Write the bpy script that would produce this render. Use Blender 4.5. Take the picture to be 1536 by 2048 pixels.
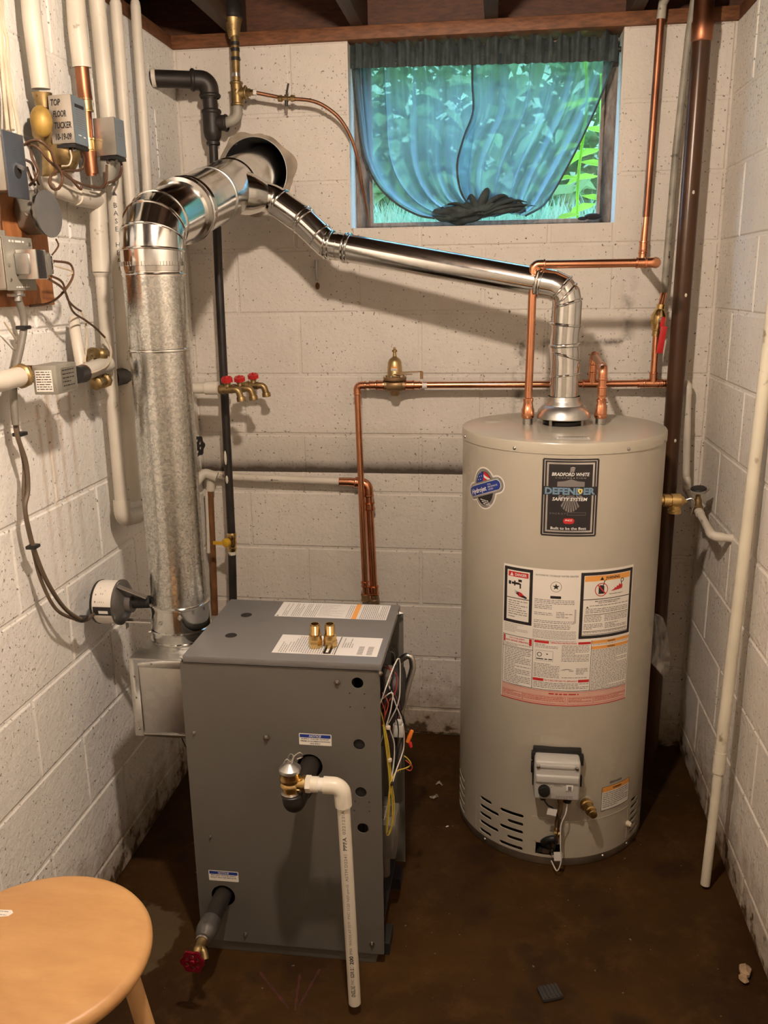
import bpy, bmesh, math, random
from mathutils import Vector, Matrix
from mathutils.geometry import tessellate_polygon

# ---------------------------------------------------------------- camera, world, exposure
scene = bpy.context.scene
COL = scene.collection
for o in list(bpy.data.objects):
    bpy.data.objects.remove(o)

cam_data = bpy.data.cameras.new('camera')
cam_data.sensor_fit = 'HORIZONTAL'
cam_data.sensor_width = 36.0
cam_data.lens = 1723.06 / 1536 * 36.0
cam_data.clip_start = 0.02
camera = bpy.data.objects.new('camera', cam_data)
COL.objects.link(camera)
yaw, pitch, roll = 0.1355, 0.2573, -0.0141
cy, sy, cp, sp = math.cos(yaw), math.sin(yaw), math.cos(pitch), math.sin(pitch)
fwd = Vector((-sy * cp, cy * cp, -sp))
r0 = Vector((cy, sy, 0))
u0 = r0.cross(fwd)
rgt = r0 * math.cos(roll) + u0 * math.sin(roll)
upv = rgt.cross(fwd)
m = Matrix((rgt, upv, -fwd)).transposed().to_4x4()
m.translation = Vector((1.0385, -2.8752, 1.6111))
camera.matrix_world = m
scene.camera = camera

scene.view_settings.view_transform = 'Standard'
scene.view_settings.look = 'None'
scene.view_settings.gamma = 1.0
scene.view_settings.use_curve_mapping = False
scene.view_settings.exposure = 0.64
scene.cycles.use_denoising = True
scene.cycles.sample_clamp_indirect = 6.0
scene.cycles.max_bounces = 6
scene.cycles.diffuse_bounces = 4
scene.cycles.glossy_bounces = 4
scene.cycles.use_adaptive_sampling = True
scene.cycles.adaptive_threshold = 0.06
scene.cycles.adaptive_min_samples = 10
scene.cycles.use_light_tree = False
scene.cycles.caustics_reflective = False
scene.cycles.caustics_refractive = False
scene.cycles.transparent_max_bounces = 16

world = bpy.data.worlds.new('overcast_sky')
scene.world = world
world.use_nodes = True
bg = world.node_tree.nodes['Background']
bg.inputs['Color'].default_value = (0.38, 0.66, 1.0, 1)
bg.inputs['Strength'].default_value = 7.5

LAMP_POS = Vector((0.85, -1.88, 2.25))
LAMP_POWER = 60.0
LAMP_COLOR = (1.0, 0.82, 0.665)

# ---------------------------------------------------------------- mesh helpers
V = Vector
PI = math.pi
rnd = random.Random(7)
WORLD_ORIGIN = {}


def frame(d):
    d = V(d).normalized()
    a = V((0, 0, 1)) if abs(d.z) < 0.95 else V((0, 1, 0))
    x = a.cross(d).normalized()
    return x, d.cross(x).normalized(), d


def fillet(pts, rad, k=6):
    pts = [V(p) for p in pts]
    out = [pts[0]]
    for i in range(1, len(pts) - 1):
        a, b, c = pts[i - 1], pts[i], pts[i + 1]
        d1, d2 = (a - b), (c - b)
        l1, l2 = d1.length, d2.length
        if l1 < 1e-6 or l2 < 1e-6:
            continue
        d1, d2 = d1 / l1, d2 / l2
        ang = d1.angle(d2)
        if ang > PI - 0.03:
            out.append(b)
            continue
        tl = min(rad / math.tan(ang / 2), l1 * 0.48, l2 * 0.48)
        r = tl * math.tan(ang / 2)
        cen = b + (d1 + d2).normalized() * (r / math.sin(ang / 2))
        s, e = b + d1 * tl - cen, b + d2 * tl - cen
        for j in range(k + 1):
            t = j / k
            tot = s.angle(e)
            q = (s * math.sin((1 - t) * tot) + e * math.sin(t * tot)) / math.sin(tot)
            out.append(cen + q)
    out.append(pts[-1])
    return out


def smooth_path(pts, k=6):
    """Catmull-Rom through the points."""
    pts = [V(p) for p in pts]
    P = [pts[0] * 2 - pts[1]] + pts + [pts[-1] * 2 - pts[-2]]
    out = []
    for i in range(1, len(P) - 2):
        a, b, c, d = P[i - 1:i + 3]
        for j in range(k):
            t = j / k
            out.append(0.5 * ((2 * b) + (c - a) * t + (2 * a - 5 * b + 4 * c - d) * t * t + (3 * b - a - 3 * c + d) * t ** 3))
    out.append(pts[-1])
    return out


class MB:
    def __init__(s):
        s.v, s.f = [], []

    def add(s, vs, fs):
        o = len(s.v)
        s.v += [V(x) for x in vs]
        s.f += [tuple(i + o for i in f) for f in fs]
        return s

    def box(s, lo, hi):
        x0, y0, z0 = lo
        x1, y1, z1 = hi
        return s.add([(x0, y0, z0), (x1, y0, z0), (x1, y1, z0), (x0, y1, z0), (x0, y0, z1), (x1, y0, z1), (x1, y1, z1), (x0, y1, z1)],
                     [(0, 3, 2, 1), (4, 5, 6, 7), (0, 1, 5, 4), (1, 2, 6, 5), (2, 3, 7, 6), (3, 0, 4, 7)])

    def obox(s, c, ux, uy, uz, d):
        """box centred at c along given axes with full sizes d"""
        c, ux, uy, uz = V(c), V(ux).normalized(), V(uy).normalized(), V(uz).normalized()
        vs = []
        for k in (-.5, .5):
            for i, j in ((-.5, -.5), (.5, -.5), (.5, .5), (-.5, .5)):
                vs.append(c + ux * d[0] * i + uy * d[1] * j + uz * d[2] * k)
        return s.add(vs, [(0, 3, 2, 1), (4, 5, 6, 7), (0, 1, 5, 4), (1, 2, 6, 5), (2, 3, 7, 6), (3, 0, 4, 7)])

    def sweep(s, pts, r, n=14, cap=True, flat=None):
        pts = [V(p) for p in pts]
        q = [pts[0]]
        rr = [r[0]] if isinstance(r, (list, tuple)) else None
        for i, p in enumerate(pts[1:], 1):
            if (p - q[-1]).length > 1e-6 or rr is not None:
                q.append(p)
                if rr is not None:
                    rr.append(r[i])
        pts = q
        N = len(pts)
        tang = []
        for i in range(N):
            a, b = pts[max(i - 1, 0)], pts[min(i + 1, N - 1)]
            t = b - a
            if t.length < 1e-9:
                t = tang[-1] if tang else V((0, 0, 1))
            tang.append(t.normalized())
        x, y, _ = frame(tang[0])
        vs, fs = [], []
        for i in range(N):
            if i:
                x = (x - tang[i] * x.dot(tang[i])).normalized()
            y = tang[i].cross(x)
            R = rr[i] if rr is not None else r
            for k in range(n):
                a = 2 * PI * k / n
                cx, sx = math.cos(a) * R, math.sin(a) * R * (flat or 1)
                vs.append(pts[i] + x * cx + y * sx)
        for i in range(N - 1):
            for k in range(n):
                a, b = i * n + k, i * n + (k + 1) % n
                fs.append((a, b, b + n, a + n))
        if cap:
            fs.append(tuple(range(n - 1, -1, -1)))
            fs.append(tuple((N - 1) * n + k for k in range(n)))
        return s.add(vs, fs)

    def lathe(s, o, d, prof, n=24, cap=True):
        """profile of (distance along d, radius)"""
        o = V(o)
        x, y, d = frame(d)
        vs, fs = [], []
        for t, r in prof:
            for k in range(n):
                a = 2 * PI * k / n
                vs.append(o + d * t + x * (math.cos(a) * r) + y * (math.sin(a) * r))
        for i in range(len(prof) - 1):
            for k in range(n):
                a, b = i * n + k, i * n + (k + 1) % n
                fs.append((a, b, b + n, a + n))
        if cap:
            fs.append(tuple(range(n - 1, -1, -1)))
            fs.append(tuple((len(prof) - 1) * n + k for k in range(n)))
        return s.add(vs, fs)

    def cyl(s, a, b, r, n=18):
        a, b = V(a), V(b)
        return s.lathe(a, b - a, [(0, r), ((b - a).length, r)], n)

    def bead(s, c, d, R, w, h, n=36):
        return s.lathe(c, d, [(-w, R - .0005), (-w * .6, R + h * .75), (0, R + h), (w * .6, R + h * .75), (w, R - .0005)], n, cap=False)

    def ball(s, c, r, n=14, sc=(1, 1, 1)):
        c = V(c)
        vs, fs = [], []
        m_ = n // 2
        for i in range(1, m_):
            t = PI * i / m_
            for k in range(n):
                a = 2 * PI * k / n
                vs.append(c + V((r * sc[0] * math.sin(t) * math.cos(a), r * sc[1] * math.sin(t) * math.sin(a), r * sc[2] * math.cos(t))))
        for i in range(m_ - 2):
            for k in range(n):
                a, b = i * n + k, i * n + (k + 1) % n
                fs.append((a, a + n, b + n, b))
        vs += [c + V((0, 0, r * sc[2])), c - V((0, 0, r * sc[2]))]
        T_, B_ = len(vs) - 2, len(vs) - 1
        for k in range(n):
            fs.append((T_, k, (k + 1) % n))
            fs.append((B_, (m_ - 2) * n + (k + 1) % n, (m_ - 2) * n + k))
        return s.add(vs, fs)

    def prism(s, poly, o, ux, uy, h):
        """2D polygon in the plane (ux, uy) extruded by h along ux x uy"""
        o, ux, uy = V(o), V(ux), V(uy)
        nrm = ux.cross(uy).normalized() * h
        n = len(poly)
        vs = [o + ux * a + uy * b for a, b in poly] + [o + ux * a + uy * b + nrm for a, b in poly]
        fs = [tuple(range(n - 1, -1, -1)), tuple(range(n, 2 * n))]
        for k in range(n):
            fs.append((k, (k + 1) % n, (k + 1) % n + n, k + n))
        return s.add(vs, fs)

    def merge(s, geo, fn):
        vs, fs = geo
        return s.add([fn(*p) for p in vs], fs)


def obj(name, mb, mat, parent=None, bevel=0.0, segs=2, smooth=True, angle=38, label=None, origin=None):
    me = bpy.data.meshes.new(name)
    vs = mb.v
    if parent is not None:
        org = WORLD_ORIGIN[parent]
    elif origin is not None:
        org = V(origin)
    else:
        lo = V((min(p.x for p in vs), min(p.y for p in vs), min(p.z for p in vs)))
        hi = V((max(p.x for p in vs), max(p.y for p in vs), max(p.z for p in vs)))
        org = V(((lo.x + hi.x) / 2, (lo.y + hi.y) / 2, lo.z))
    me.from_pydata([tuple(p - org) for p in vs], [], mb.f)
    me.update()
    if bevel:
        bm = bmesh.new()
        bm.from_mesh(me)
        bmesh.ops.remove_doubles(bm, verts=bm.verts, dist=1e-6)
        ed = [e for e in bm.edges if len(e.link_faces) == 2 and e.calc_face_angle(0) > 0.6]
        bmesh.ops.bevel(bm, geom=ed, offset=bevel, segments=segs, profile=0.5, affect='EDGES', clamp_overlap=True)
        bm.to_mesh(me)
        bm.free()
    if mat is not None:
        me.materials.append(mat)
    if smooth:
        me.shade_smooth()
        me.set_sharp_from_angle(angle=math.radians(angle))
    o = bpy.data.objects.new(name, me)
    COL.objects.link(o)
    WORLD_ORIGIN[o] = org
    if parent is not None:
        o.parent = parent
    else:
        o.location = org
    if label:
        o['label'] = label
    return o


def tag(o, label, cat, group=None, kind=None):
    o['label'] = label
    o['category'] = cat
    if group:
        o['group'] = group
    if kind:
        o['kind'] = kind
    return o


def struct(o):
    o['kind'] = 'structure'
    return o


def thing(name, label, cat, loc, group=None):
    o = bpy.data.objects.new(name, None)
    o.empty_display_size = 0.05
    COL.objects.link(o)
    o.location = loc
    WORLD_ORIGIN[o] = V(loc)
    return tag(o, label, cat, group)


def copy_tree(o, loc=None, parent=None):
    c = o.copy()
    COL.objects.link(c)
    if parent is not None:
        c.parent = parent
    if loc is not None:
        c.location = loc
    for ch in [q for q in COL.objects if q.parent == o]:
        copy_tree(ch, None, c)
    return c


def eval_geo(data):
    tmp = bpy.data.objects.new('tmp', data)
    COL.objects.link(tmp)
    dg = bpy.context.evaluated_depsgraph_get()
    me = bpy.data.meshes.new_from_object(tmp.evaluated_get(dg))
    geo = ([tuple(v.co) for v in me.vertices], [tuple(p.vertices) for p in me.polygons])
    bpy.data.objects.remove(tmp)
    bpy.data.meshes.remove(me)
    return geo


TEXT_CACHE = {}


def text_geo(body, height, width=None, shear=0.0, bold=0.0, res=2):
    """text centred on the origin in XY; cap height = height"""
    key = (body, shear, bold, res)
    if key not in TEXT_CACHE:
        cu = bpy.data.curves.new('txt', 'FONT')
        cu.body = body
        cu.size = 1.0
        cu.shear = shear
        cu.offset = bold
        cu.resolution_u = res
        cu.fill_mode = 'FRONT'
        TEXT_CACHE[key] = eval_geo(cu)
        bpy.data.curves.remove(cu)
    vs, fs = TEXT_CACHE[key]
    if not vs:
        return [], []
    x0, x1 = min(v[0] for v in vs), max(v[0] for v in vs)
    y0, y1 = min(v[1] for v in vs), max(v[1] for v in vs)
    sy_ = height / 0.70
    sx_ = width / (x1 - x0) if width else sy_
    ym = 0.35 if '\n' not in body else (y0 + y1) / 2
    return [((v[0] - (x0 + x1) / 2) * sx_, (v[1] - ym) * sy_, 0) for v in vs], fs


def fill_geo(loops, extrude=0.0):
    """filled 2D outline with holes"""
    if not extrude:
        pts = [(a, b, 0) for lp in loops for a, b in lp]
        return pts, [tuple(t) for t in tessellate_polygon([[V((a, b, 0)) for a, b in lp] for lp in loops])]
    cu = bpy.data.curves.new('fill', 'CURVE')
    cu.dimensions = '2D'
    cu.fill_mode = 'BOTH'
    cu.extrude = extrude / 2
    for lp in loops:
        sp_ = cu.splines.new('POLY')
        sp_.points.add(len(lp) - 1)
        for pt, (a, b) in zip(sp_.points, lp):
            pt.co = (a, b, 0, 1)
        sp_.use_cyclic_u = True
    g = eval_geo(cu)
    bpy.data.curves.remove(cu)
    return g


def circle(cx, cy_, r, n=24, r2=None):
    return [(cx + r * math.cos(2 * PI * k / n), cy_ + (r2 or r) * math.sin(2 * PI * k / n)) for k in range(n)]


def rrect(x0, y0, x1, y1, r, k=4):
    out = []
    for cx, cy_, a0 in ((x1 - r, y0 + r, -PI / 2), (x1 - r, y1 - r, 0), (x0 + r, y1 - r, PI / 2), (x0 + r, y0 + r, PI)):
        for j in range(k + 1):
            a = a0 + PI / 2 * j / k
            out.append((cx + r * math.cos(a), cy_ + r * math.sin(a)))
    return out


def clip_u(pts, lim, sign):
    """cut a polygon at u = lim, keeping the side given by sign"""
    out = []
    for i in range(len(pts)):
        a, b = pts[i], pts[(i + 1) % len(pts)]
        da, db = (a[0] - lim) * sign, (b[0] - lim) * sign
        if da >= 0:
            out.append(a)
        if (da > 0 and db < 0) or (da < 0 and db > 0):
            t = da / (da - db)
            out.append((lim, a[1] + (b[1] - a[1]) * t))
    return out


class Decal:
    """prints on a surface given by a mapper (u, v, lift) -> world"""

    def __init__(s, mapper, step=None):
        s.map, s.step, s.mb, s.n = mapper, step, {}, 0

    def _mb(s, c):
        return s.mb.setdefault(c, MB())

    def rect(s, c, u0, v0, u1, v1, lift=1):
        k = max(1, int(math.ceil(abs(u1 - u0) / s.step))) if s.step else 1
        vs = []
        for i in range(k + 1):
            u = u0 + (u1 - u0) * i / k
            vs += [s.map(u, v0, lift), s.map(u, v1, lift)]
        s._mb(c).add(vs, [(2 * i, 2 * i + 2, 2 * i + 3, 2 * i + 1) for i in range(k)])

    def frame(s, c, u0, v0, u1, v1, t, lift=1):
        s.rect(c, u0, v0, u1, v0 + t, lift)
        s.rect(c, u0, v1 - t, u1, v1, lift)
        s.rect(c, u0, v0 + t, u0 + t, v1 - t, lift)
        s.rect(c, u1 - t, v0 + t, u1, v1 - t, lift)

    def poly(s, c, pts, lift=1):
        us = [a for a, b in pts]
        if not s.step or max(us) - min(us) <= s.step:
            strips = [pts]
        else:
            k = int(math.ceil((max(us) - min(us)) / s.step))
            w = (max(us) - min(us)) / k
            strips = [clip_u(clip_u(pts, min(us) + i * w, 1), min(us) + (i + 1) * w, -1) for i in range(k)]
        for st_ in strips:
            if len(st_) > 2:
                s._mb(c).merge(fill_geo([st_]), lambda x, y, z: s.map(x, y, lift))

    def text(s, c, body, u, v, h, w=None, lift=1.5, rot=0.0, **kw):
        cr, sr = math.cos(rot), math.sin(rot)
        s._mb(c).merge(text_geo(body, h, w, **kw), lambda x, y, z: s.map(u + x * cr - y * sr, v + x * sr + y * cr, lift))

    def lines(s, c, u0, v0, u1, v1, pitch, h, lift=1, vert=False, seed=1, fullness=.9):
        """rows of unreadable small print as word-long dashes"""
        r = random.Random(seed)
        a0, a1, b0, b1 = (u0, u1, v0, v1) if not vert else (v0, v1, u0, u1)
        y = b1 - h
        while y >= b0 - 1e-6:
            x = a0
            end = a1 if r.random() < fullness else a0 + (a1 - a0) * r.uniform(.4, .85)
            while x < end:
                w = r.uniform(1.6, 6.5) * h
                w = min(w, end - x)
                if w > h * .6:
                    if not vert:
                        s.rect(c, x, y, x + w, y + h, lift)
                    else:
                        s.rect(c, y, x, y + h, x + w, lift)
                x += w + h * 1.0
            y -= pitch

    def build(s, parent, names):
        for c, mb in s.mb.items():
            if mb.f:
                o = obj(names[c][0], mb, names[c][1], parent, smooth=False)
                if len(mb.f) > 2:
                    o['kind'] = 'stuff'


# ---------------------------------------------------------------- material helpers
def node_mat(name):
    mt = bpy.data.materials.new(name)
    mt.use_nodes = True
    nt = mt.node_tree
    return mt, nt, nt.nodes['Principled BSDF']


def nn(nt, kind, **kw):
    n = nt.nodes.new(kind)
    for k, v in kw.items():
        setattr(n, k, v)
    return n


def pos_scaled(nt, sc=(1, 1, 1)):
    g = nn(nt, 'ShaderNodeNewGeometry')
    mp = nn(nt, 'ShaderNodeMapping')
    mp.inputs['Scale'].default_value = sc
    nt.links.new(g.outputs['Position'], mp.inputs['Vector'])
    return mp.outputs['Vector']


def noise(nt, vec, scale, detail=4, rough=.55):
    n = nn(nt, 'ShaderNodeTexNoise')
    n.inputs['Scale'].default_value = scale
    n.inputs['Detail'].default_value = detail
    n.inputs['Roughness'].default_value = rough
    nt.links.new(vec, n.inputs['Vector'])
    return n.outputs['Fac']


def ramp(nt, fac, stops):
    n = nn(nt, 'ShaderNodeValToRGB')
    el = n.color_ramp.elements
    while len(el) < len(stops):
        el.new(0.5)
    for e, (p, c) in zip(el, stops):
        e.position = p
        e.color = (c, c, c, 1) if isinstance(c, (int, float)) else (*c, 1)
    nt.links.new(fac, n.inputs['Fac'])
    return n.outputs['Color']


def mix_rgb(nt, fac, a, b, mode='MIX'):
    n = nn(nt, 'ShaderNodeMix', data_type='RGBA', blend_type=mode)
    sk = [i for i in n.inputs if i.type == 'RGBA']
    fs_ = [i for i in n.inputs if i.name == 'Factor' and i.type == 'VALUE'][0]
    for sock, val in ((fs_, fac), (sk[0], a), (sk[1], b)):
        if isinstance(val, (int, float)):
            sock.default_value = val
        elif isinstance(val, (tuple, list)):
            sock.default_value = (*val, 1)
        else:
            nt.links.new(val, sock)
    return [o for o in n.outputs if o.type == 'RGBA'][0]


def math_n(nt, op, a, b=None, clamp=False):
    n = nn(nt, 'ShaderNodeMath', operation=op, use_clamp=clamp)
    for sock, val in ((n.inputs[0], a), (n.inputs[1], b)):
        if val is None:
            continue
        if isinstance(val, (int, float)):
            sock.default_value = val
        else:
            nt.links.new(val, sock)
    return n.outputs[0]


def bump(nt, bsdf, height, strength, dist=.002):
    b = nn(nt, 'ShaderNodeBump')
    b.inputs['Strength'].default_value = strength
    b.inputs['Distance'].default_value = dist
    nt.links.new(height, b.inputs['Height'])
    nt.links.new(b.outputs['Normal'], bsdf.inputs['Normal'])
    return b


def M(name, col, rough=.5, metal=0.0, var=0.0, vscale=9, bmp=0.0, bscale=120, dirt=None, dscale=20, dthr=.62, spec=None, trans=None, coat=0.0):
    """plain procedural material: colour with noise variation, optional dirt spots and fine relief"""
    mt, nt, b = node_mat(name)
    b.inputs['Roughness'].default_value = rough
    b.inputs['Metallic'].default_value = metal
    if spec is not None:
        b.inputs['Specular IOR Level'].default_value = spec
    if coat:
        b.inputs['Coat Weight'].default_value = coat
        b.inputs['Coat Roughness'].default_value = .15
    vec = pos_scaled(nt)
    c = None
    if var:
        f = ramp(nt, noise(nt, vec, vscale, 2), [(.3, 0), (.7, 1)])
        c = mix_rgb(nt, f, tuple(x * (1 - var) for x in col), tuple(min(1, x * (1 + var * .6)) for x in col))
    if dirt:
        f = ramp(nt, noise(nt, vec, dscale, 3, .65), [(dthr, 0), (min(1, dthr + .08), 1)])
        c = mix_rgb(nt, f, c if c is not None else col, dirt)
    if c is None:
        b.inputs['Base Color'].default_value = (*col, 1)
        # a trace of unevenness so that no surface is perfectly flat in tone
        f = ramp(nt, noise(nt, vec, 14, 0), [(.2, 0), (.8, 1)])
        c = mix_rgb(nt, f, tuple(x * .96 for x in col), col)
    nt.links.new(c, b.inputs['Base Color'])
    if bmp:
        bump(nt, b, noise(nt, vec, bscale, 2), bmp)
    return mt

# ---------------------------------------------------------------- materials
def wall_material(name, side):
    mt, nt, b = node_mat(name)
    g = nn(nt, 'ShaderNodeNewGeometry')
    sep = nn(nt, 'ShaderNodeSeparateXYZ')
    nt.links.new(g.outputs['Position'], sep.inputs[0])
    px, py, pz = sep.outputs
    vec = g.outputs['Position']
    n_lo = noise(nt, vec, 2.6, 2)
    n_mid = noise(nt, vec, 17, 3, .65)
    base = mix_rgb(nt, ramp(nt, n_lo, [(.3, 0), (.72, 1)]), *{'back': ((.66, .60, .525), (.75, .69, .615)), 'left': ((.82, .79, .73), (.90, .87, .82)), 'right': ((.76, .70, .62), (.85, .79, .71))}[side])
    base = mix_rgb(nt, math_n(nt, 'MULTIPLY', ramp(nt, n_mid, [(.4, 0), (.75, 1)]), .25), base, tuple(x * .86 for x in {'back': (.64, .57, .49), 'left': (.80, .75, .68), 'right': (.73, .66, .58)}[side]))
    # pits of the bare block showing through the paint, denser in some places
    speck = noise(nt, vec, 105, 2, .6)
    thr = math_n(nt, 'ADD', speck, math_n(nt, 'MULTIPLY', n_lo, .16))
    pits = ramp(nt, thr, [(.735, 0), (.765, 1)])
    base = mix_rgb(nt, math_n(nt, 'MULTIPLY', pits, .8), base, (.10, .07, .05))
    n_big = math_n(nt, 'ADD', math_n(nt, 'MULTIPLY', n_mid, .6), math_n(nt, 'MULTIPLY', n_lo, .4))
    # damp brown tide along the foot of the wall
    damp = math_n(nt, 'ADD', math_n(nt, 'MULTIPLY', pz, -3.2), math_n(nt, 'MULTIPLY', n_big, 1.6))
    base = mix_rgb(nt, math_n(nt, 'MULTIPLY', ramp(nt, damp, [(.12, 0), (.75, 1)]), .8), base, (.24, .155, .07))
    mould = math_n(nt, 'ADD', math_n(nt, 'MULTIPLY', pz, -2.0), n_mid)
    base = mix_rgb(nt, ramp(nt, mould, [(.42, 0), (.52, 1)]), base, (.09, .055, .025))

    def band(v, c, w):
        d = math_n(nt, 'ABSOLUTE', math_n(nt, 'SUBTRACT', v, c))
        return math_n(nt, 'SUBTRACT', 1.0, math_n(nt, 'DIVIDE', d, w), clamp=True)
    if side == 'back':
        # soot line left above the old heating pipe, with its edge on the pipe's top
        up = math_n(nt, 'SUBTRACT', pz, .985)
        soot = math_n(nt, 'MULTIPLY', math_n(nt, 'GREATER_THAN', up, 0), math_n(nt, 'SUBTRACT', 1.0, math_n(nt, 'DIVIDE', up, .17), clamp=True))
        core = math_n(nt, 'MULTIPLY', math_n(nt, 'GREATER_THAN', up, 0), math_n(nt, 'SUBTRACT', 1.0, math_n(nt, 'DIVIDE', up, .045), clamp=True))
        far = math_n(nt, 'SUBTRACT', 1.0, math_n(nt, 'DIVIDE', math_n(nt, 'SUBTRACT', px, 1.35), .2), clamp=True)
        k = math_n(nt, 'MULTIPLY', far, math_n(nt, 'ADD', math_n(nt, 'MULTIPLY', soot, .45), math_n(nt, 'MULTIPLY', core, math_n(nt, 'MULTIPLY', n_big, 1.5))), clamp=True)
        base = mix_rgb(nt, k, base, (.07, .05, .035))
        # black mould along two joints behind the heater's vent
        m1 = math_n(nt, 'MULTIPLY', band(pz, 1.425, .016), math_n(nt, 'MULTIPLY', math_n(nt, 'GREATER_THAN', px, 1.09), math_n(nt, 'LESS_THAN', px, 1.45)))
        m2 = math_n(nt, 'MULTIPLY', band(px, 1.10, .028), math_n(nt, 'MULTIPLY', math_n(nt, 'GREATER_THAN', pz, 1.13), math_n(nt, 'LESS_THAN', pz, 1.425)))
        m3 = math_n(nt, 'MULTIPLY', band(px, 1.435, .03), math_n(nt, 'MULTIPLY', math_n(nt, 'GREATER_THAN', pz, 1.40), math_n(nt, 'LESS_THAN', pz, 1.63)))
        mm = math_n(nt, 'MULTIPLY', math_n(nt, 'ADD', math_n(nt, 'ADD', m1, m2), math_n(nt, 'MULTIPLY', m3, .6)), ramp(nt, n_mid, [(.4, 0), (.6, 1)]))
        base = mix_rgb(nt, math_n(nt, 'MULTIPLY', mm, .85, clamp=True), base, (.05, .035, .02))
        # freckles of mould in the right part
        fr = math_n(nt, 'MULTIPLY', ramp(nt, speck, [(.66, 0), (.70, 1)]), math_n(nt, 'MULTIPLY', math_n(nt, 'GREATER_THAN', px, .98), math_n(nt, 'LESS_THAN', pz, 1.75)))
        base = mix_rgb(nt, math_n(nt, 'MULTIPLY', fr, .7), base, (.08, .055, .035))
    if side == 'left':
        # rust runs below the leaking valve bodies
        runs = None
        for c, w, z1 in ((-1.005, .018, 1.40), (-.955, .012, 1.38), (-1.05, .012, 1.36), (-.90, .014, 1.40)):
            t = math_n(nt, 'MULTIPLY', band(py, c, w), math_n(nt, 'MULTIPLY', math_n(nt, 'LESS_THAN', pz, z1), math_n(nt, 'SUBTRACT', 1.0, math_n(nt, 'DIVIDE', math_n(nt, 'SUBTRACT', z1, pz), .62), clamp=True)))
            runs = t if runs is None else math_n(nt, 'ADD', runs, t)
        base = mix_rgb(nt, math_n(nt, 'MULTIPLY', math_n(nt, 'MULTIPLY', runs, n_big), 1.0, clamp=True), base, (.42, .24, .08))
    nt.links.new(base, b.inputs['Base Color'])
    b.inputs['Roughness'].default_value = .62
    bump(nt, b, noise(nt, vec, 62, 4, .62), .75, .004)
    return mt


def floor_material():
    mt, nt, b = node_mat('floor_paint')
    vec = pos_scaled(nt)
    c = mix_rgb(nt, ramp(nt, noise(nt, vec, 2.4, 3, .62), [(.32, 0), (.68, 1)]), (.028, .011, .0016), (.056, .025, .0042))
    c = mix_rgb(nt, ramp(nt, noise(nt, vec, 11, 4, .7), [(.50, 0), (.66, .7)]), c, (.072, .034, .008))
    c = mix_rgb(nt, ramp(nt, noise(nt, vec, 5.5, 2, .65), [(.56, 0), (.68, .75)]), c, (.020, .008, .003))
    c = mix_rgb(nt, ramp(nt, noise(nt, vec, 70, 1), [(.76, 0), (.80, .7)]), c, (.22, .18, .12))
    # paint worn down to bare concrete between the boiler and the left wall
    sep = nn(nt, 'ShaderNodeSeparateXYZ')
    nt.links.new(vec, sep.inputs[0])
    dx_ = math_n(nt, 'DIVIDE', math_n(nt, 'SUBTRACT', sep.outputs[0], .16), .17)
    dy_ = math_n(nt, 'DIVIDE', math_n(nt, 'SUBTRACT', sep.outputs[1], -1.12), .26)
    rr_ = math_n(nt, 'SQRT', math_n(nt, 'ADD', math_n(nt, 'MULTIPLY', dx_, dx_), math_n(nt, 'MULTIPLY', dy_, dy_)))
    rr_ = math_n(nt, 'ADD', rr_, math_n(nt, 'MULTIPLY', noise(nt, vec, 9, 3, .6), .9))
    c = mix_rgb(nt, ramp(nt, rr_, [(.95, .8), (1.45, 0)]), c, (.105, .072, .036))
    nt.links.new(c, b.inputs['Base Color'])
    nt.links.new(ramp(nt, noise(nt, vec, 5, 5), [(.3, .55), (.7, .85)]), b.inputs['Roughness'])
    b.inputs['Specular IOR Level'].default_value = .18
    bump(nt, b, noise(nt, vec, 45, 3, .65), .45, .004)
    return mt


def wood_material(name, dark, light, sc=(3, 3, 3), rough=.6, grain=14):
    mt, nt, b = node_mat(name)
    vec = pos_scaled(nt, sc)
    c = mix_rgb(nt, ramp(nt, noise(nt, vec, grain, 6, .6), [(.3, 0), (.7, 1)]), dark, light)
    nt.links.new(c, b.inputs['Base Color'])
    b.inputs['Roughness'].default_value = rough
    bump(nt, b, noise(nt, vec, grain * 2, 4), .25, .001)
    return mt


def galvanized(name, spangle, rough, lo, hi, scale=90):
    mt, nt, b = node_mat(name)
    vec = pos_scaled(nt)
    vo = nn(nt, 'ShaderNodeTexVoronoi')
    vo.inputs['Scale'].default_value = scale
    wob = nn(nt, 'ShaderNodeVectorMath', operation='ADD')
    nz = nn(nt, 'ShaderNodeTexNoise')
    nz.inputs['Scale'].default_value = 60
    nt.links.new(vec, nz.inputs['Vector'])
    sc_ = nn(nt, 'ShaderNodeVectorMath', operation='SCALE')
    sc_.inputs['Scale'].default_value = .02
    nt.links.new(nz.outputs['Color'], sc_.inputs[0])
    nt.links.new(vec, wob.inputs[0])
    nt.links.new(sc_.outputs[0], wob.inputs[1])
    nt.links.new(wob.outputs[0], vo.inputs['Vector'])
    sp_ = nn(nt, 'ShaderNodeSeparateColor')
    nt.links.new(vo.outputs['Color'], sp_.inputs[0])
    f = sp_.outputs[0]
    c = mix_rgb(nt, math_n(nt, 'MULTIPLY', f, spangle), hi, lo)
    c = mix_rgb(nt, math_n(nt, 'MULTIPLY', ramp(nt, noise(nt, vec, 12, 5), [(.4, 0), (.75, 1)]), .35), c, lo)
    nt.links.new(c, b.inputs['Base Color'])
    b.inputs['Metallic'].default_value = 1.0
    nt.links.new(math_n(nt, 'ADD', math_n(nt, 'MULTIPLY', f, .14 * spangle), rough), b.inputs['Roughness'])
    bump(nt, b, noise(nt, vec, 25, 3), .08, .003)
    return mt


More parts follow.
